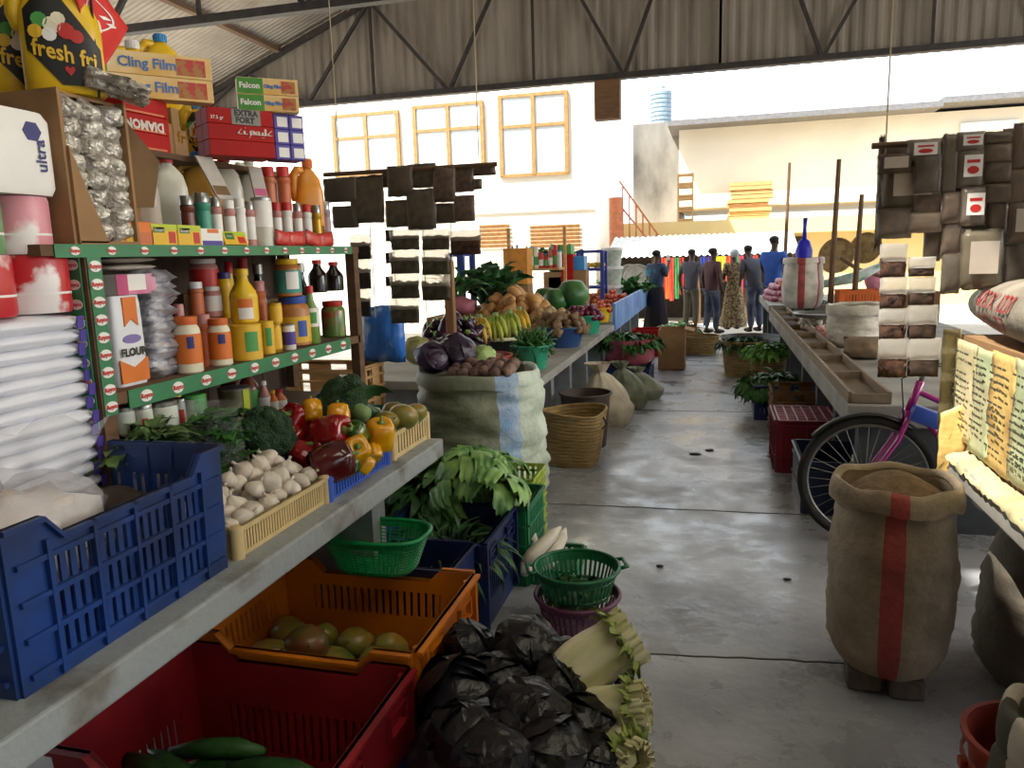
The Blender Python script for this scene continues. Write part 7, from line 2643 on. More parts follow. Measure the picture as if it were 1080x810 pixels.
wheel(0, 'front')
wheel(1.03, 'rear')
hx, hz = at(970, 404, Y=YBk).x - wc_.x, at(970, 404, Y=YBk).z
lx, lz = at(958, 432, Y=YBk).x - wc_.x, at(958, 432, Y=YBk).z
b = MB()
for s in (-1, 1):
    b.tube([(0, s * 0.055, RW), (0.03, s * 0.055, RW + 0.07), (lx * 0.72, s * 0.05, RW + (lz - RW) * 0.6), (lx * 0.98, s * 0.04, lz - 0.03)], [0.009, 0.012, 0.015, 0.016], 8)
b.bar((lx * 0.97, -0.055, lz - 0.015), (lx * 0.97, 0.055, lz - 0.015), 0.03)
b.build('fork', m_magenta, bike, smooth=45)
MB().tube([(lx - 0.002, 0, lz - 0.02), (hx + 0.004, 0, hz + 0.01)], 0.021, 12).build('head_tube', m_magenta, bike, smooth=True)
sx, sz = 0.62, RW + 0.42
bx_, bz = 0.60, RW - 0.05
b = MB()
b.tube([(lx + (hx - lx) * 0.7, 0, lz + (hz - lz) * 0.7), (sx, 0, sz - 0.10)], 0.015, 10)
b.tube([(lx + (hx - lx) * 0.25, 0, lz + (hz - lz) * 0.25), (bx_, 0, bz)], 0.018, 10)
b.tube([(sx + 0.02, 0, sz), (bx_, 0, bz)], 0.016, 10)
for s in (-1, 1):
    b.tube([(bx_, s * 0.03, bz), (1.03, s * 0.06, RW)], 0.009, 8)
    b.tube([(sx, s * 0.02, sz - 0.05), (1.03, s * 0.06, RW)], 0.008, 8)
b.build('frame', m_magenta, bike, smooth=45)
b = MB()
b.tube([(hx, 0, hz), (hx + 0.03, 0, hz + 0.09)], 0.012, 8)
b.tube([(hx + 0.12, -0.28, hz + 0.12), (hx + 0.02, -0.2, hz + 0.13), (hx + 0.03, 0, hz + 0.09), (hx + 0.02, 0.2, hz + 0.13), (hx + 0.12, 0.28, hz + 0.12)], 0.011, 8)
b.build('handlebar', m_rim, bike, smooth=True)
b = MB()
b.lathe([(0.02, 0), (0.03, 0.02), (0.03, 0.05)], (sx + 0.03, 0, sz), 8)
b.box((sx + 0.03, 0, sz + 0.07), (0.25, 0.14, 0.05), bev=0.02)
b.build('saddle', m_tyre, bike, smooth=45)
b = MB()
N = 14
b.surf(lambda u, v: ((RW + 0.018) * math.cos(0.9 + 1.55 * u), 0.035 * (v - 0.5) * 2, RW + (RW + 0.018 - 0.01 * (2 * v - 1) ** 2) * math.sin(0.9 + 1.55 * u)), 16, 4)
b.build('mudguard', m_black, bike, smooth=True, solid=0.003)
b = MB()
b.box((hx + 0.03, -0.03, lz - 0.03), (0.16, 0.10, 0.085), Matrix.Rotation(0.35, 3, 'Y'), bev=0.015)
b.build('blue_bag', mat('blue_pouch', '#3a5cc0', rough=0.45), bike, smooth=45)
b = MB()
b.tube([(hx + 0.02, -0.06, hz + 0.10), (hx - 0.10, -0.05, hz + 0.03), (hx - 0.08, -0.04, lz), (lx - 0.03, -0.03, lz - 0.07)], 0.004, 6)
b.build('brake_cable', m_black, bike, smooth=True)
MB().tube([(bx_, 0.06, bz), (bx_ + 0.12, 0.06, bz - 0.12)], 0.008, 6).build('crank', m_rim, bike)
MB().lathe([(0.09, 0.035), (0.09, 0.04)], (0, 0, 0), 24, M=Matrix.Rotation(PI / 2, 3, 'X')).build('chainring', m_rim, bike, loc=(bx_, 0, bz))

# ---------------------------------------------------------------- goods on and below the right counter
ZR = 0.75
m_traywood = mat('tray_wood', '#93836f', rough=0.8, stretch=(3, 0.3, 3), scale=5)
tr = thing('divided_tray', 'long wooden tray with compartments along the edge of the right counter', 'tray', (0.86, 8.0, ZR))
b = MB()
y0, y1 = 4.66, 11.4
for x in (0.755, 0.965):
    b.bx(x - 0.01, x + 0.01, y0, y1, ZR, ZR + 0.07)
b.bx(0.755, 0.965, y0, y1, ZR, ZR + 0.008)
rel(b.build('rails', m_traywood, tr), tr)
for i in range(9):
    y = y0 + (y1 - y0) * i / 8
    rel(MB().bx(0.765, 0.955, y - 0.008, y + 0.008, ZR + 0.008, ZR + 0.06).build('divider', m_traywood, tr), tr)
for i, (m, nm) in enumerate(((m_bark, 'bark chips'), (m_spiceb, 'brown spice'), (m_spicegrey, 'grey herb'))):
    b = MB()
    ya, yb = y0 + (y1 - y0) * (5 + i) / 8, y0 + (y1 - y0) * (6 + i) / 8
    b.surf(lambda u, v: (0.768 + 0.184 * u, ya + 0.02 + (yb - ya - 0.04) * v, ZR + 0.012 + 0.035 * math.sin(PI * u) ** 0.5 * math.sin(PI * v) ** 0.5), 8, 10)
    o = tag(b.build('loose_spice', m, smooth=True), '%s filling a far compartment of the divided tray' % nm, 'spice')
    o['kind'] = 'stuff'


def onR(px, py):
    return at(px, py, Z=ZR)


c = onR(900, 372)
sack('open_sack', 'short white open sack standing on the right counter', (1.21, ypx(900, 1.21, ZR + 0.1), ZR), 0.22, 0.36, [m_sackw], (), True, (mat('flour_meal', '#d8d0bc', rough=0.9), 0.0), seed=21, wr=0.05, belly=0.06)
c1 = Vector((1.15, ypx(911, 1.15, ZR + 0.05), ZR))
b = MB()
pillow(b, (0, 0, 0.09), (0.30, 0.26, 0.18), seed=8, wr=0.05)
o = b.build('brown_sack', mat('brown_sack', '#8f7a60', rough=0.8, hex2='#75624c', scale=8, bump=0.3), smooth=True, loc=c1)
tag(o, 'small brown sack lying at the near end of the right counter', 'sack')
m_flat = mat('folded_sack', '#c4b7a2', rough=0.7, hex2='#a8987f', scale=6)
for i in range(2):
    b = MB()
    pillow(b, (0, 0, 0.0), (0.5, 0.5, 0.12), seed=8 + i, wr=0.05)
    for v in b.bm.verts:
        v.co = Vector((v.co.x, v.co.y, v.co.z))
    t = thing('folded_sack', ['filled white sack with red print lying flat behind the open sack, lower of two', 'filled white sack with red print lying on top of another behind the open sack'][i], 'sack', (1.55, ypx(905, 1.55, 1.0), ZR + 0.075 + i * 0.14))
    b.build('sack_body', m_flat, t, smooth=True)
    text('M', 0.13, m_redprint, 'red_print', t, M=face_y(-0.05, -0.255, 0.0), bold=0.006)
m_scale = mat('scale_metal', '#8c8c86', rough=0.35, metal=0.7)
Ys = ypx(868, 1.12, ZR + 0.2)
sc_ = thing('scale_pan', 'wide dull metal weighing pan on the right counter', 'pan', (1.12, Ys, ZR))
b = MB()
b.lathe([(0.12, 0), (0.10, 0.05), (0.06, 0.07), (0.06, 0.13)], seg=18)
b.build('stand', m_scale, sc_, smooth=40)
b = MB()
b.lathe([(0.05, 0.13), (0.28, 0.15), (0.31, 0.19), (0.30, 0.19), (0.27, 0.16), (0.04, 0.14)], seg=30)
b.build('pan', m_scale, sc_, smooth=40)
gar = garlic('small_garlic', 'x', 0.045)
Yg2 = ypx(858, 1.05, ZR)
heap(gar, (1.08, Yg2), 0.14, 0.45, ZR + 0.04, 0.14, 0.10, 'pale bulbs on the right counter', 'pale bulb in the heap beside the weighing pan', 12)
pk = tuber('pink_packet', 'x', 'packet', m_pinkspice, (0.06, 0.05, 0.04), 4)
pile(pk, [(1.02 + 0.05 * (i % 3), ypx(862, 1.05, ZR) - 0.75 + 0.09 * (i // 3), ZR + 0.04 + 0.03 * (i % 2)) for i in range(12)], 'pink brown packets', labels=['pink brown packet heaped before the pale bulbs'] * 12)
# the tall sack with the blue scoop
Ytall = ypx(846, 1.25, ZR + 0.1)
hh_ = at(846, 273, Y=Ytall).z - ZR
rr_ = 20.5 * pxs_m((1.25, Ytall, 1.1))
st_ = sack('woven_sack', 'tall white sack with a red stripe and a blue scoop on the right counter', (1.25, Ytall, ZR), rr_ * 0.95, hh_, [m_sackw, m_sackr], [(-1.95, -1.62, 1), (-0.95, -0.8, 1)], True, (m_flour, 0.0), seed=31, wr=0.03, belly=0.08)
sp_ = thing('scoop', 'bright blue plastic scoop standing handle up in the tall white sack', 'scoop', (1.25, Ytall - 0.02, ZR + hh_ * 0.95))
m_scoop = mat('scoop_blue', '#2a2cc8', rough=0.35)
q = 14 * pxs_m((1.25, Ytall, 1.5))
b = MB()
b.lathe([(q * 0.9, -0.02), (q * 0.95, q * 0.8), (q * 0.6, q * 1.5), (q * 0.2, q * 1.7)], seg=18, sx=0.65, sy=0.4)
b.build('bowl', m_scoop, sp_, smooth=40)
MB().tube([(0, 0, q * 1.6), (0.0, 0, q * 2.5), (0.005, 0, q * 3.2)], [0.032, 0.026, 0.034], 8).build('handle', m_scoop, sp_, smooth=True)
crate('plastic_crate', 'orange slotted crate behind the tall white sack', (1.95, ypx(905, 1.95, 1.0), ZR), 0.55, 0.4, 0.28, m_orange, th=0.01, slat=(0.2, 0.8, 0.04), corner=0.1)
# below the counter
m_basket = mat('woven_palm', '#a58a58', rough=0.85, hex2='#7c6640', scale=10, stretch=(1, 1, 6), bump=0.5)


def palm(name, label, loc, r, h, k=0.8, sx=1.0, sy=1.0, n=2.6, wav=0.0):
    t = thing(name, label, 'basket', loc)
    b = MB()
    N = 44

    def f(u, v):
        a = 2 * PI * u
        q = r * (k + (1 - k) * v ** 0.7) * (1 + 0.012 * math.sin(v * h / 0.028 * 2 * PI)) + wav * mnoise.noise(Vector((math.cos(a) * 1.5, math.sin(a) * 1.5, v * 2)))
        ca, sa = math.cos(a), math.sin(a)
        ca = math.copysign(abs(ca) ** (2 / n), ca)
        sa = math.copysign(abs(sa) ** (2 / n), sa)
        return (q * ca * sx, q * sa * sy, v * h + wav * v * 0.8 * math.sin(2 * a))
    b.surf(f, N, 60, cu=True)
    b.face([b.bm.verts.new(Vector(f(i / N, 0)) + Vector((0, 0, 0.002))) for i in range(N)])
    b.build('woven_wall', m_basket, t, smooth=True, solid=0.012)
    b = MB()
    b.tube([f(i / N, 1.0) for i in range(N)], 0.012, 6, closed=True)
    b.build('bound_rim', m_basket, t, smooth=True)
    return t


c = at(604, 494, Z=0)
pb_ = palm('palm_basket', 'woven palm basket standing empty beside the middle counter', (c.x - 0.02, c.y + 0.2, 0), 0.245, 0.42, 0.78, wav=0.02)
MB().tube([(0.23, -0.05, 0.40), (0.27, -0.06, 0.33), (0.24, -0.10, 0.30)], 0.008, 6).build('handle', m_black, pb_)
basin('brown_pot', 'dark brown pot standing behind the empty palm basket', (c.x - 0.02, c.y + 0.75, 0), 0.22, 0.47, mat('brown_pot', '#4a3c36', rough=0.6), 'pot', k=0.8)
m_sackp = weave('sack_cream', '#cfc6b0', '#a89c84', 5)


def tied(name, label, loc, r, h, m, seed):
    t = thing(name, label, 'sack', loc)
    b = MB()

    def f(u, v):
        a = 2 * PI * u
        kb = math.sin(min(1, 0.16 + v * 0.98) * PI * 0.93) ** 0.42
        kn = 0.16 + 0.30 * abs(v - 0.84) / 0.16 if v > 0.84 else 0.16 + 1.2 * max(0, 0.84 - v) ** 0.6
        k = min(kb, kn)
        w_ = 1 + 0.14 * mnoise.noise(Vector((math.cos(a) * 2, math.sin(a) * 2, v * 4 + seed))) + 0.06 * mnoise.noise(Vector((math.cos(a) * 4, math.sin(a) * 4, v * 12 + seed))) + 0.10 * max(0, v - 0.35) * math.sin(11 * a + 3 * v + seed)
        return Vector((r * k * w_ * math.cos(a) - 0.10 * v * v, r * 0.9 * k * w_ * math.sin(a), h * v))
    b.surf(f, 48, 26, cu=True)
    b.face([b.bm.verts.new(f(i / 24, 0)) for i in range(24)])
    b.build('sack_body', m, t, smooth=True)
    return t


for i, (px, py, dx, r, h, m, lab) in enumerate(((643, 450, -0.10, 0.27, 0.60, m_sackp, 'cream sack with gathered neck leaning on the middle counter'), (664, 436, -0.12, 0.23, 0.50, weave('net_sack', '#7f846c', '#5c6450', 9), 'grey green net sack behind the cream one'), (684, 425, -0.16, 0.22, 0.36, weave('sack_sage', '#9aa08a', '#7c8470', 6), 'pale green sack below the pink bag of greens'))):
    Y = (7.25, 8.05, 8.6)[i]
    tied('tied_sack', lab, (xpx((641, 663, 680)[i], Y, 0.25), Y, 0), r, h, m, i + 3)
# pink bag of greens on a blue crate
c = at(668, 405, Z=0)
Yp = 9.3
xp = xpx(664, Yp, 0.3)
crate('plastic_crate', 'blue crate under the pink bag of curly greens', (xp, Yp, 0), 0.52, 0.7, 0.30, m_dbcrate, th=0.01, slat=(0.2, 0.8, 0.04), corner=0.1)
pk_ = thing('pink_bag', 'translucent pink plastic bag around curly greens beside the counter', 'bag', (xp, Yp, 0.301))
b = MB()
b.lathe([(0.22, 0), (0.29, 0.05), (0.30, 0.22), (0.33, 0.32)], seg=30, cap1=False, sy=1.2, lob=lambda a, r, z: 1 + 0.05 * math.sin(9 * a + z * 20))
b.build('film', mat('pink_film', '#b8606e', rough=0.25, hex2='#8a3c4c', scale=5), pk_, smooth=True)
greens('curly_greens', 'curly dark greens bursting from the pink bag', 'greens', (xp, Yp, 0.54), 150, 0.2, 0.09, m_leaf, None, 0.24, 0.9, 0.9, 0.9, 0.7, seed=31)
# cardboard boxes in the aisle
for i, (px0, px1, py, y_top, lab) in enumerate(((694, 722, 390, 348, 'open cardboard box standing in the far aisle'), (722, 735, 369, 345, 'smaller cardboard box behind the first in the far aisle'))):
    A, B = at(px0, py, Z=0), at(px1, py, Z=0)
    h_ = at(px0, y_top, Y=A.y).z
    t = thing('cardboard_box', lab, 'box', ((A.x + B.x) / 2, A.y + 0.25, 0))
    w_ = (B.x - A.x) / 2
    b = MB()
    for (xa, xb, ya, yb) in ((-w_, w_, -0.25, -0.24), (-w_, w_, 0.24, 0.25), (-w_, -w_ + 0.01, -0.24, 0.24), (w_ - 0.01, w_, -0.24, 0.24)):
        b.bx(xa, xb, ya, yb, 0, h_)
    b.bx(-w_, w_, -0.25, 0.25, 0, 0.01)
    b.build('box_body', m_card, t)
    MB().box((w_ + 0.06, 0, h_ - 0.01), (0.14, 0.46, 0.008), Matrix.Rotation(0.25, 3, 'Y')).build('flap', m_whiteprint if i else m_card, t)
# baskets and crates on the right of the aisle
c = at(779, 399, Z=0)
palm('palm_basket', 'tall palm basket full of dark greens at the right of the aisle', (c.x + 0.06, c.y + 0.25, 0), 0.27, at(779, 362, Y=c.y).z, 0.8)
hB = at(779, 362, Y=c.y).z
greens('dark_greens', 'dark green leaf heap in the palm basket at the right', 'greens', (c.x + 0.06, c.y + 0.25, hB - 0.08), 220, 0.15, 0.08, m_leafd, None, 0.22, 0.8, 0.8, 0.9, 0.9, seed=32)
greens('parsley', 'bright light green curly bunch right of the palm basket', 'greens', (0.60, 9.3, 0.42), 150, 0.17, 0.07, mat('bright_leaf', '#6fae3c', rough=0.5, hex2='#3f7a28', scale=12), m_stemg, 0.17, 0.9, 1.0, 0.7, 0.8, seed=33)
palm('palm_basket', 'second palm basket under the bright green curly bunch', (0.60, 9.3, 0), 0.2, 0.44, 0.85)
c = Vector((0.30, 12.2, 0))
basin('metal_basin', 'shallow grey metal basin behind the palm basket at the right', (xpx(792, 11.3, 0.4), 11.3, 0.0), 0.42, 0.42, m_scale, 'basin', k=0.8)
crate('plastic_crate', 'dark crate of drooping greens at the right of the aisle', (0.60, 7.9, 0), 0.44, 0.6, 0.34, m_dbcrate, th=0.01, slat=(0.2, 0.8, 0.04), corner=0.1)
greens('drooping_greens', 'long dark greens drooping over the dark crate', 'greens', (0.56, 7.9, 0.30), 240, 0.20, 0.065, m_leaf, None, 0.22, 1.1, 1.6, 0.8, 0.8, seed=34)
for i, (y, z) in enumerate(((6.95, 0), (6.95, 0.23))):
    crate('wooden_crate', ['brown slatted wooden crate on the floor by the right counter', 'brown slatted wooden crate on top of another by the right counter'][i], (0.70, y, z), 0.42, 0.5, 0.22, m_wood2, th=0.012, slat=(0.05, 0.95, 0.3), ribs=(0.2, 0.55, 0.9), corner=0.08, flange=0.004)
m_rmilk = mat('crimson_crate', '#8c1c34', rough=0.45, hex2='#6a1428', scale=4)
yA = at(812, 478, Z=0).y
t = crate('plastic_crate', 'crimson plastic crate with a gridded top beside the right counter', (0.66, 6.05, 0), 0.42, 0.55, 0.40, m_rmilk, th=0.01, ribs=(0.3, 0.9), cols=4, corner=0.1)
b = MB()
for i in range(7):
    b.bx(-0.2, 0.2, -0.26 + 0.52 * i / 6 - 0.006, -0.26 + 0.52 * i / 6 + 0.006, 0.385, 0.40)
    b.bx(-0.2 + 0.4 * i / 6 - 0.006, -0.2 + 0.4 * i / 6 + 0.006, -0.26, 0.26, 0.385, 0.40)
b.build('grid_top', mat('grid_pink', '#c88a98', rough=0.5), t)
crate('plastic_crate', 'navy blue plastic crate behind the bicycle wheel', (0.72, 5.15, 0), 0.36, 0.55, 0.34, mat('navy_crate', '#172a4c', rough=0.4), th=0.01, ribs=(0.4, 0.8), corner=0.12)
# far right counter heap of onions, greens and small goods
oo = tuber('shallot', 'x', 'onion', mat('shallot_skin', '#a83a5c', rough=0.45, hex2='#c8a0a8', scale=5, var=0.2), (0.05, 0.05, 0.045), 2, 0.06)
heap(oo, (1.16, 13.9), 0.34, 1.05, 0.78 + 0.04, 0.30, 0.12, 'red shallots on the far right counter', 'red shallot heaped on the far right counter', 14)
gg = tuber('carrot', 'x', 'carrot', mat('carrot', '#d0683c', rough=0.5, var=0.12), (0.10, 0.032, 0.032), 2, 0.05)
heap(gg, (1.30, 13.4), 0.24, 0.45, 0.78 + 0.24, 0.16, 0.10, 'carrots on the far right counter', 'orange carrot heaped on top of the shallots', 15)
greens('leaf_bunch', 'dark green leaf bunch beside the shallots on the far right counter', 'greens', (1.35, 12.6, 0.78), 40, 0.25, 0.12, m_leafd, None, 0.16, 1.0, 1.0, 0.5, 0.7, seed=35)
# small litter on the floor
for i, (px, py, s_) in enumerate(((733, 479, 0.05), (748, 475, 0.04), (696, 598, 0.02), (830, 612, 0.02))):
    c = at(px, py, Z=0)
    b = MB()
    b.blob((0, 0, 0.006), (s_, s_ * 0.7, 0.006), 0.4, 3, i, 2)
    tag(b.build('litter', m_black, loc=(c.x, c.y, 0.0)), ['dark spot of litter in the middle of the aisle, left of two', 'dark spot of litter in the middle of the aisle, right of two', 'small scrap of litter nearer the green basket', 'small scrap of litter near the beige sack'][i], 'litter')

# ---------------------------------------------------------------- people
m_skin = mat('dark_skin', '#4a3026', rough=0.5, noise=0.05)
m_hair = mat('black_hair', '#181311', rough=0.8)
m_eye = mat('eye_white', '#d8d0c8', rough=0.3, noise=0.0)


def skin_mesh(name, joints, edges, m, parent, sub=2, root=0):
    me = bpy.data.meshes.new(name)
    me.from_pydata([j[0] for j in joints], edges, [])
    o = bpy.data.objects.new(name, me)
    C.objects.link(o)
    o.parent = parent
    k = o.modifiers.new('skin', 'SKIN')
    k.use_smooth_shade = True
    for v, j in zip(me.skin_vertices[0].data, joints):
        r_ = j[1]
        v.radius = r_ if isinstance(r_, tuple) else (r_, r_)
        v.use_root = False
    me.skin_vertices[0].data[root].use_root = True
    s_ = o.modifiers.new('sub', 'SUBSURF')
    s_.levels = s_.render_levels = sub
    me.materials.append(m)
    return o


def person(label, loc, rz, h, top, bottom, arms=((0, 0), (0, 0)), skirt=None, scarf=None, sleeves=True, head_turn=0.0, lean=0.0, crouch=0.0, legs=0.09, hold=None, stride=0.0):
    """upright figure facing +y before turning by rz; arms = per side (forward reach of hand, height of hand as share of h, inward)"""
    t = thing('person', label, 'person', loc, rz)
    s = h / 1.72
    P = lambda x, y, z: (x * s, (y + lean * max(0, z - 0.9)) * s, z * s)
    J = [(P(0, 0, 0.95), (0.15 * s, 0.105 * s)), (P(0, 0, 1.12), (0.135 * s, 0.10 * s)), (P(0, -0.01, 1.32), (0.16 * s, 0.105 * s)), (P(0, 0, 1.44), (0.09 * s, 0.075 * s)), (P(0, 0.015, 1.50), 0.052 * s), (P(0, 0.03, 1.56), 0.06 * s), (P(0, 0.03, 1.63), (0.072 * s, 0.088 * s)), (P(0, 0.02, 1.69), (0.058 * s, 0.07 * s))]
    E_ = [(0, 1), (1, 2), (2, 3), (3, 4), (4, 5), (5, 6), (6, 7)]
    hands = []
    for sd, (fw, hz_, inn) in zip((-1, 1), arms):
        n = len(J)
        sh_ = (sd * 0.19, 0, 1.41)
        hd = (sd * (0.25 - inn), fw, hz_)
        el = (sd * (0.27 - inn * 0.15), fw * 0.35 - 0.06, 1.13 + max(0, hz_ - 1.0) * 0.15)
        wr = tuple(el[k] + (hd[k] - el[k]) * 0.86 for k in range(3))
        J += [(P(*sh_), 0.06 * s), (P(*el), 0.043 * s), (P(*wr), 0.030 * s), (P(*hd), (0.040 * s, 0.022 * s))]
        E_ += [(2, n), (n, n + 1), (n + 1, n + 2), (n + 2, n + 3)]
        hands.append((sh_, el, wr, hd))
        d = (Vector(hd) - Vector(wr)).normalized()
        side = Vector((0, 1, 0)) if abs(d.y) < 0.6 else Vector((0, 0, 1))
        for q in range(4):
            o1 = Vector(hd) + side * (q - 1.5) * 0.017 + d * 0.045
            o2 = o1 + d * (0.035 + 0.01 * (1.5 - abs(q - 1.5))) + Vector((-sd * 0.012, 0, 0))
            m_ = len(J)
            J += [(P(*o1), 0.010 * s), (P(*o2), 0.008 * s)]
            E_ += [(n + 3, m_), (m_, m_ + 1)]
        m_ = len(J)
        o1 = Vector(wr) + d * 0.03 + side * 0.035
        J += [(P(*o1), 0.011 * s), (P(*(o1 + d * 0.04 + side * 0.012)), 0.009 * s)]
        E_ += [(n + 2, m_), (m_, m_ + 1)]
    lg = []
    for sd in (-1, 1):
        n = len(J)
        y = stride * sd
        J += [(P(sd * 0.09, 0, 0.86), 0.085 * s), (P(sd * 0.10, 0.02 + y * 0.6, 0.48), 0.06 * s), (P(sd * 0.105, -0.02 + y, 0.09), 0.042 * s), (P(sd * 0.12, 0.13 + y, 0.035), (0.042 * s, 0.03 * s))]
        E_ += [(0, n), (n, n + 1), (n + 1, n + 2), (n + 2, n + 3)]
        lg.append(n)
    body = skin_mesh('body', J, E_, m_skin, t)
    # face
    b = MB()
    hy = 0.03 + lean * 0.72
    for sd in (-1, 1):
        b.blob(P(sd * 0.032, hy - lean * 0.72 + 0.078, 1.63), 0.011 * s, sub=1)
    b.build('eyes', m_eye, t, smooth=True)
    b = MB()
    b.blob(P(0, 0.118, 1.605), (0.014 * s, 0.016 * s, 0.022 * s), sub=1)
    for sd in (-1, 1):
        b.blob(P(sd * 0.076, 0.02, 1.615), (0.009 * s, 0.018 * s, 0.03 * s), sub=1)
    b.blob(P(0, 0.10, 1.565), (0.024 * s, 0.010 * s, 0.008 * s), sub=1)
    b.build('face_features', m_skin, t, smooth=True)
    # hair or scarf
    b = MB()
    if scarf:
        b.blob(P(0, -0.005, 1.665), (0.098 * s, 0.115 * s, 0.095 * s), 0.1, 4, 2, 3)
        b.build('headscarf', scarf, t, smooth=True)
    else:
        b.blob(P(0, 0.006, 1.672), (0.083 * s, 0.098 * s, 0.068 * s), 0.05, 6, 3, 3, fn=lambda d: 1 - 0.25 * max(0, d.y) * max(0, 0.4 - d.z))
        b.build('hair', m_hair, t, smooth=True)
    # shirt over trunk and upper arms
    g = 0.020
    JT = [(P(0, 0, 0.76), (0.175 * s, 0.135 * s)), (P(0, 0, 1.10), (0.16 * s, 0.122 * s)), (P(0, -0.01, 1.31), (0.185 * s, 0.125 * s)), (P(0, 0, 1.43), (0.10 * s, 0.09 * s))]
    ET = [(0, 1), (1, 2), (2, 3)]
    for sh_, el, wr, hd in hands:
        n = len(JT)
        e2 = tuple(sh_[k] + (el[k] - sh_[k]) * (1.0 if sleeves == 'long' else 0.75) for k in range(3))
        JT += [(P(*sh_), 0.078 * s), (P(*e2), 0.066 * s)]
        ET += [(2, n), (n, n + 1)]
        if sleeves == 'long':
            JT += [(P(*wr), 0.045 * s)]
            ET += [(n + 1, n + 2)]
    skin_mesh('shirt', JT, ET, top, t)
    if skirt:
        b = MB()
        b.surf(lambda u, v: P((0.17 + 0.13 * (1 - v)) * math.cos(6.2832 * u) * (1 + 0.05 * math.sin(6.2832 * u * 8) * (1 - v)), (0.125 + 0.13 * (1 - v)) * math.sin(6.2832 * u) * (1 + 0.05 * math.sin(6.2832 * u * 8) * (1 - v)), 0.07 + 0.93 * v), 48, 14, cu=True)
        b.build('skirt', skirt, t, smooth=True)
    if bottom:
        JL = [(P(0, 0, 0.99), (0.165 * s, 0.12 * s))]
        EL = []
        for sd in (-1, 1):
            n = len(JL)
            y = stride * sd
            JL += [(P(sd * 0.095, 0, 0.82), 0.10 * s), (P(sd * 0.10, 0.02 + y * 0.6, 0.48), 0.08 * s), (P(sd * 0.105, -0.02 + y, 0.10), 0.066 * s)]
            EL += [(0, n), (n, n + 1), (n + 1, n + 2)]
        skin_mesh('trousers', JL, EL, bottom, t)
    b = MB()
    for sd in (-1, 1):
        y = stride * sd
        b.blob(P(sd * 0.115, 0.06 + y, 0.045), (0.05 * s, 0.135 * s, 0.045 * s), sub=2)
    b.build('shoes', m_black, t, smooth=True)
    if hold:
        b = MB()
        b.box(P(*hold), (0.07 * s, 0.012, 0.14 * s))
        b.build('phone', m_whiteprint, t)
    return t


m_teal = mat('teal_top', '#2f3f5c', rough=0.8, hex2='#1f8aa8', scale=2.2, thr=(0.42, 0.5))
m_dskirt = mat('dark_skirt', '#2b2430', rough=0.85)
m_greyt = mat('grey_shirt', '#55535c', rough=0.85, noise=0.05)
m_khaki = mat('khaki_trousers', '#6f6a58', rough=0.85, noise=0.06)
m_maroon = mat('maroon_shirt', '#5c3a40', rough=0.85, noise=0.06)
m_jeans = mat('dark_jeans', '#39425c', rough=0.85, hex2='#6a7488', scale=4)
m_patt = mat('patterned_dress', '#a8946c', rough=0.85, hex2='#5c4a34', scale=26, thr=(0.45, 0.55))
m_scarf = mat('pale_scarf', '#cfd4dc', rough=0.8)
m_bshirt = mat('blue_shirt', '#2c58b0', rough=0.8, noise=0.06)
DN = (0.02, 0.80, 0.0)


def stand(px, Y):
    return (xpx(px, Y, 0.9), Y, 0.0)


person('person in a teal and navy top and long dark skirt holding a phone', stand(692, 15.2), 0.9 - PI / 2, 1.66, m_teal, None, ((0.22, 1.10, 0.14), (0.24, 1.50, 0.12)), skirt=m_dskirt, hold=(0.10, 0.24, 1.56))
person('person in a grey shirt and khaki trousers seen from behind in the far aisle', stand(729, 16.6), -0.5, 1.66, m_greyt, m_khaki, (DN, DN), stride=0.03)
person('person in a maroon shirt and jeans seen from the side in the far aisle', stand(751, 15.6), -0.95, 1.67, m_maroon, m_jeans, (DN, (0.12, 0.85, 0.06)), stride=0.05)
person('person in a patterned dress and pale headscarf right of the maroon shirt', stand(774, 16.4), 0.5, 1.62, m_patt, None, ((0.2, 1.05, 0.12), (0.2, 1.05, 0.12)), skirt=m_patt, scarf=m_scarf)
person('person in a blue shirt standing with bent arm behind the far right counter', stand(815, 15.6), -0.6, 1.86, m_bshirt, m_jeans, ((0.28, 1.12, 0.2), (0.28, 1.12, 0.2)))
person('person in a grey top bending left of the blue shirt', stand(797, 15.9), 0.6, 1.70, m_greyt, m_jeans, ((0.3, 0.95, 0.1), DN), lean=0.35)

# ---------------------------------------------------------------- small things at the far end
m_tarp = mat('green_tarp', '#5f8f80', rough=0.7, hex2='#c8d0c8', scale=6)
for k_, (pts, m, lab) in enumerate((([(866, 300), (905, 292), (930, 280)], m_tarp, 'green tarpaulin stretched behind the orange crate'), ([(886, 272), (905, 284), (932, 292)], m_pole, 'dark pole leaning across the far stall'))):
    P_ = [at(x, y, Y=12.9 + 0.3 * k_) for x, y in pts]
    o = MB().tube(P_, [0.06, 0.09, 0.05] if k_ == 0 else 0.03, 8).build('tarpaulin' if k_ == 0 else 'leaning_pole', m, smooth=True)
    tag(o, lab, 'tarpaulin' if k_ == 0 else 'pole')
for i, (px, py, r, lab) in enumerate(((883, 270, 0.30, 'round pale winnowing tray standing on edge at the far stall'), (914, 262, 0.26, 'round straw tray hanging at the far right stall'))):
    c = at(px, py, Y=13.8)
    t = thing('winnowing_tray', lab, 'tray', (c.x, 13.8, c.z))
    t.rotation_euler = (PI / 2 - 0.2, 0, -0.5)
    b = MB()
    b.lathe([(0.02, 0), (r * 0.9, 0.01), (r, 0.05), (r * 0.98, 0.055), (r * 0.88, 0.02), (0.02, 0.012)], seg=28)
    b.build('woven_disc', m_basket, t, smooth=40)
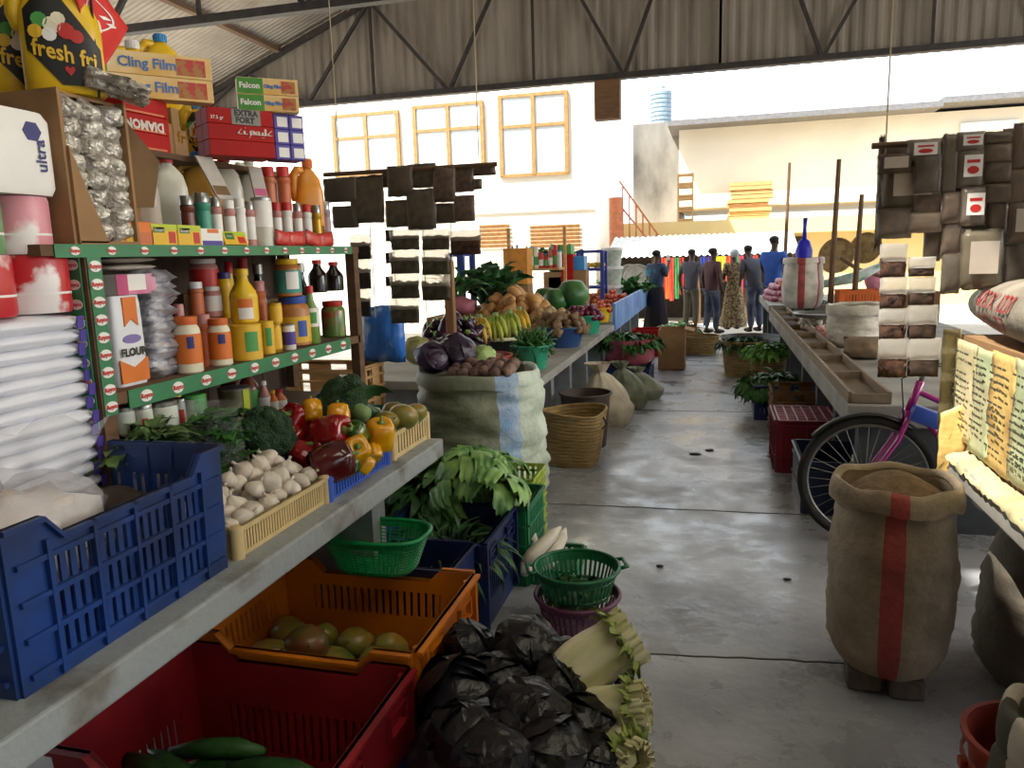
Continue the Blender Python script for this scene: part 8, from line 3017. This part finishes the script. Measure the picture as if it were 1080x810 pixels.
tag(MB().bx(2.3, 3.4, 13.3, 14.1, 0, 0.9).build('stall_table', m_wood2), 'wooden stall table behind the far right counter', 'table')
c = at(930, 283, Y=13.0)
o = MB().blob((0, 0, 0), (0.14, 0.12, 0.2), 0.2, 3, 2, 3).build('pink_cloth_bag', mat('pink_cloth', '#d88aa0', rough=0.8), smooth=True, loc=(max(c.x, 2.5), 13.7, 1.08))
tag(o, 'pink cloth bundle on the far stall table', 'bundle')
for i, (px, py, m, lab) in enumerate(((672, 352, m_gcrate, 'green plastic crate beside the aisle at the far left counter'), (683, 345, m_redcase, 'red plastic crate beside the aisle at the far left counter'))):
    c = at(px, py, Z=0.0)
    Y = (11.2, 12.4)[i]
    crate('plastic_crate', lab, (xpx(px, Y, 0.2), Y, 0), 0.42, 0.5, 0.42, m, th=0.01, slat=(0.15, 0.85, 0.04), corner=0.1)
for i, (px, Y, m, lab) in enumerate(((708, 13.2, m_leafd, 'dark leafy heap on the ground behind the cardboard boxes'), (716, 14.4, m_lett, 'pale green cabbage leaves heaped at the shoppers feet'))):
    greens('leaf_heap', lab, 'greens', (xpx(px, Y, 0.2), Y, 0.0), 60, 0.3, 0.18, m, None, 0.3, 1.0, 1.0, 0.5, 0.7, seed=41 + i, hz=0.2)
c = at(740, 352, Z=0)
palm('palm_basket', 'low palm basket behind the cardboard boxes', (xpx(738, 12.6, 0.1), 12.6, 0), 0.3, 0.28, 0.8)
for i, (px, lab) in enumerate(((664, 'pale straw hat like tray leaning at the far left stall'), (672, 'second pale tray leaning at the far left stall'))):
    Y = 16.2
    c = Vector((xpx(px, Y, 1.1), Y, 0.72 + 0.34))
    t = thing('winnowing_tray', lab, 'tray', (c.x, Y, c.z))
    t.rotation_euler = (PI / 2 - 0.2, 0, 0.4)
    b = MB()
    b.lathe([(0.02, 0), (0.30, 0.01), (0.34, 0.06), (0.33, 0.065), (0.29, 0.02), (0.02, 0.012)], seg=24)
    b.build('woven_disc', m_sackw, t, smooth=40)
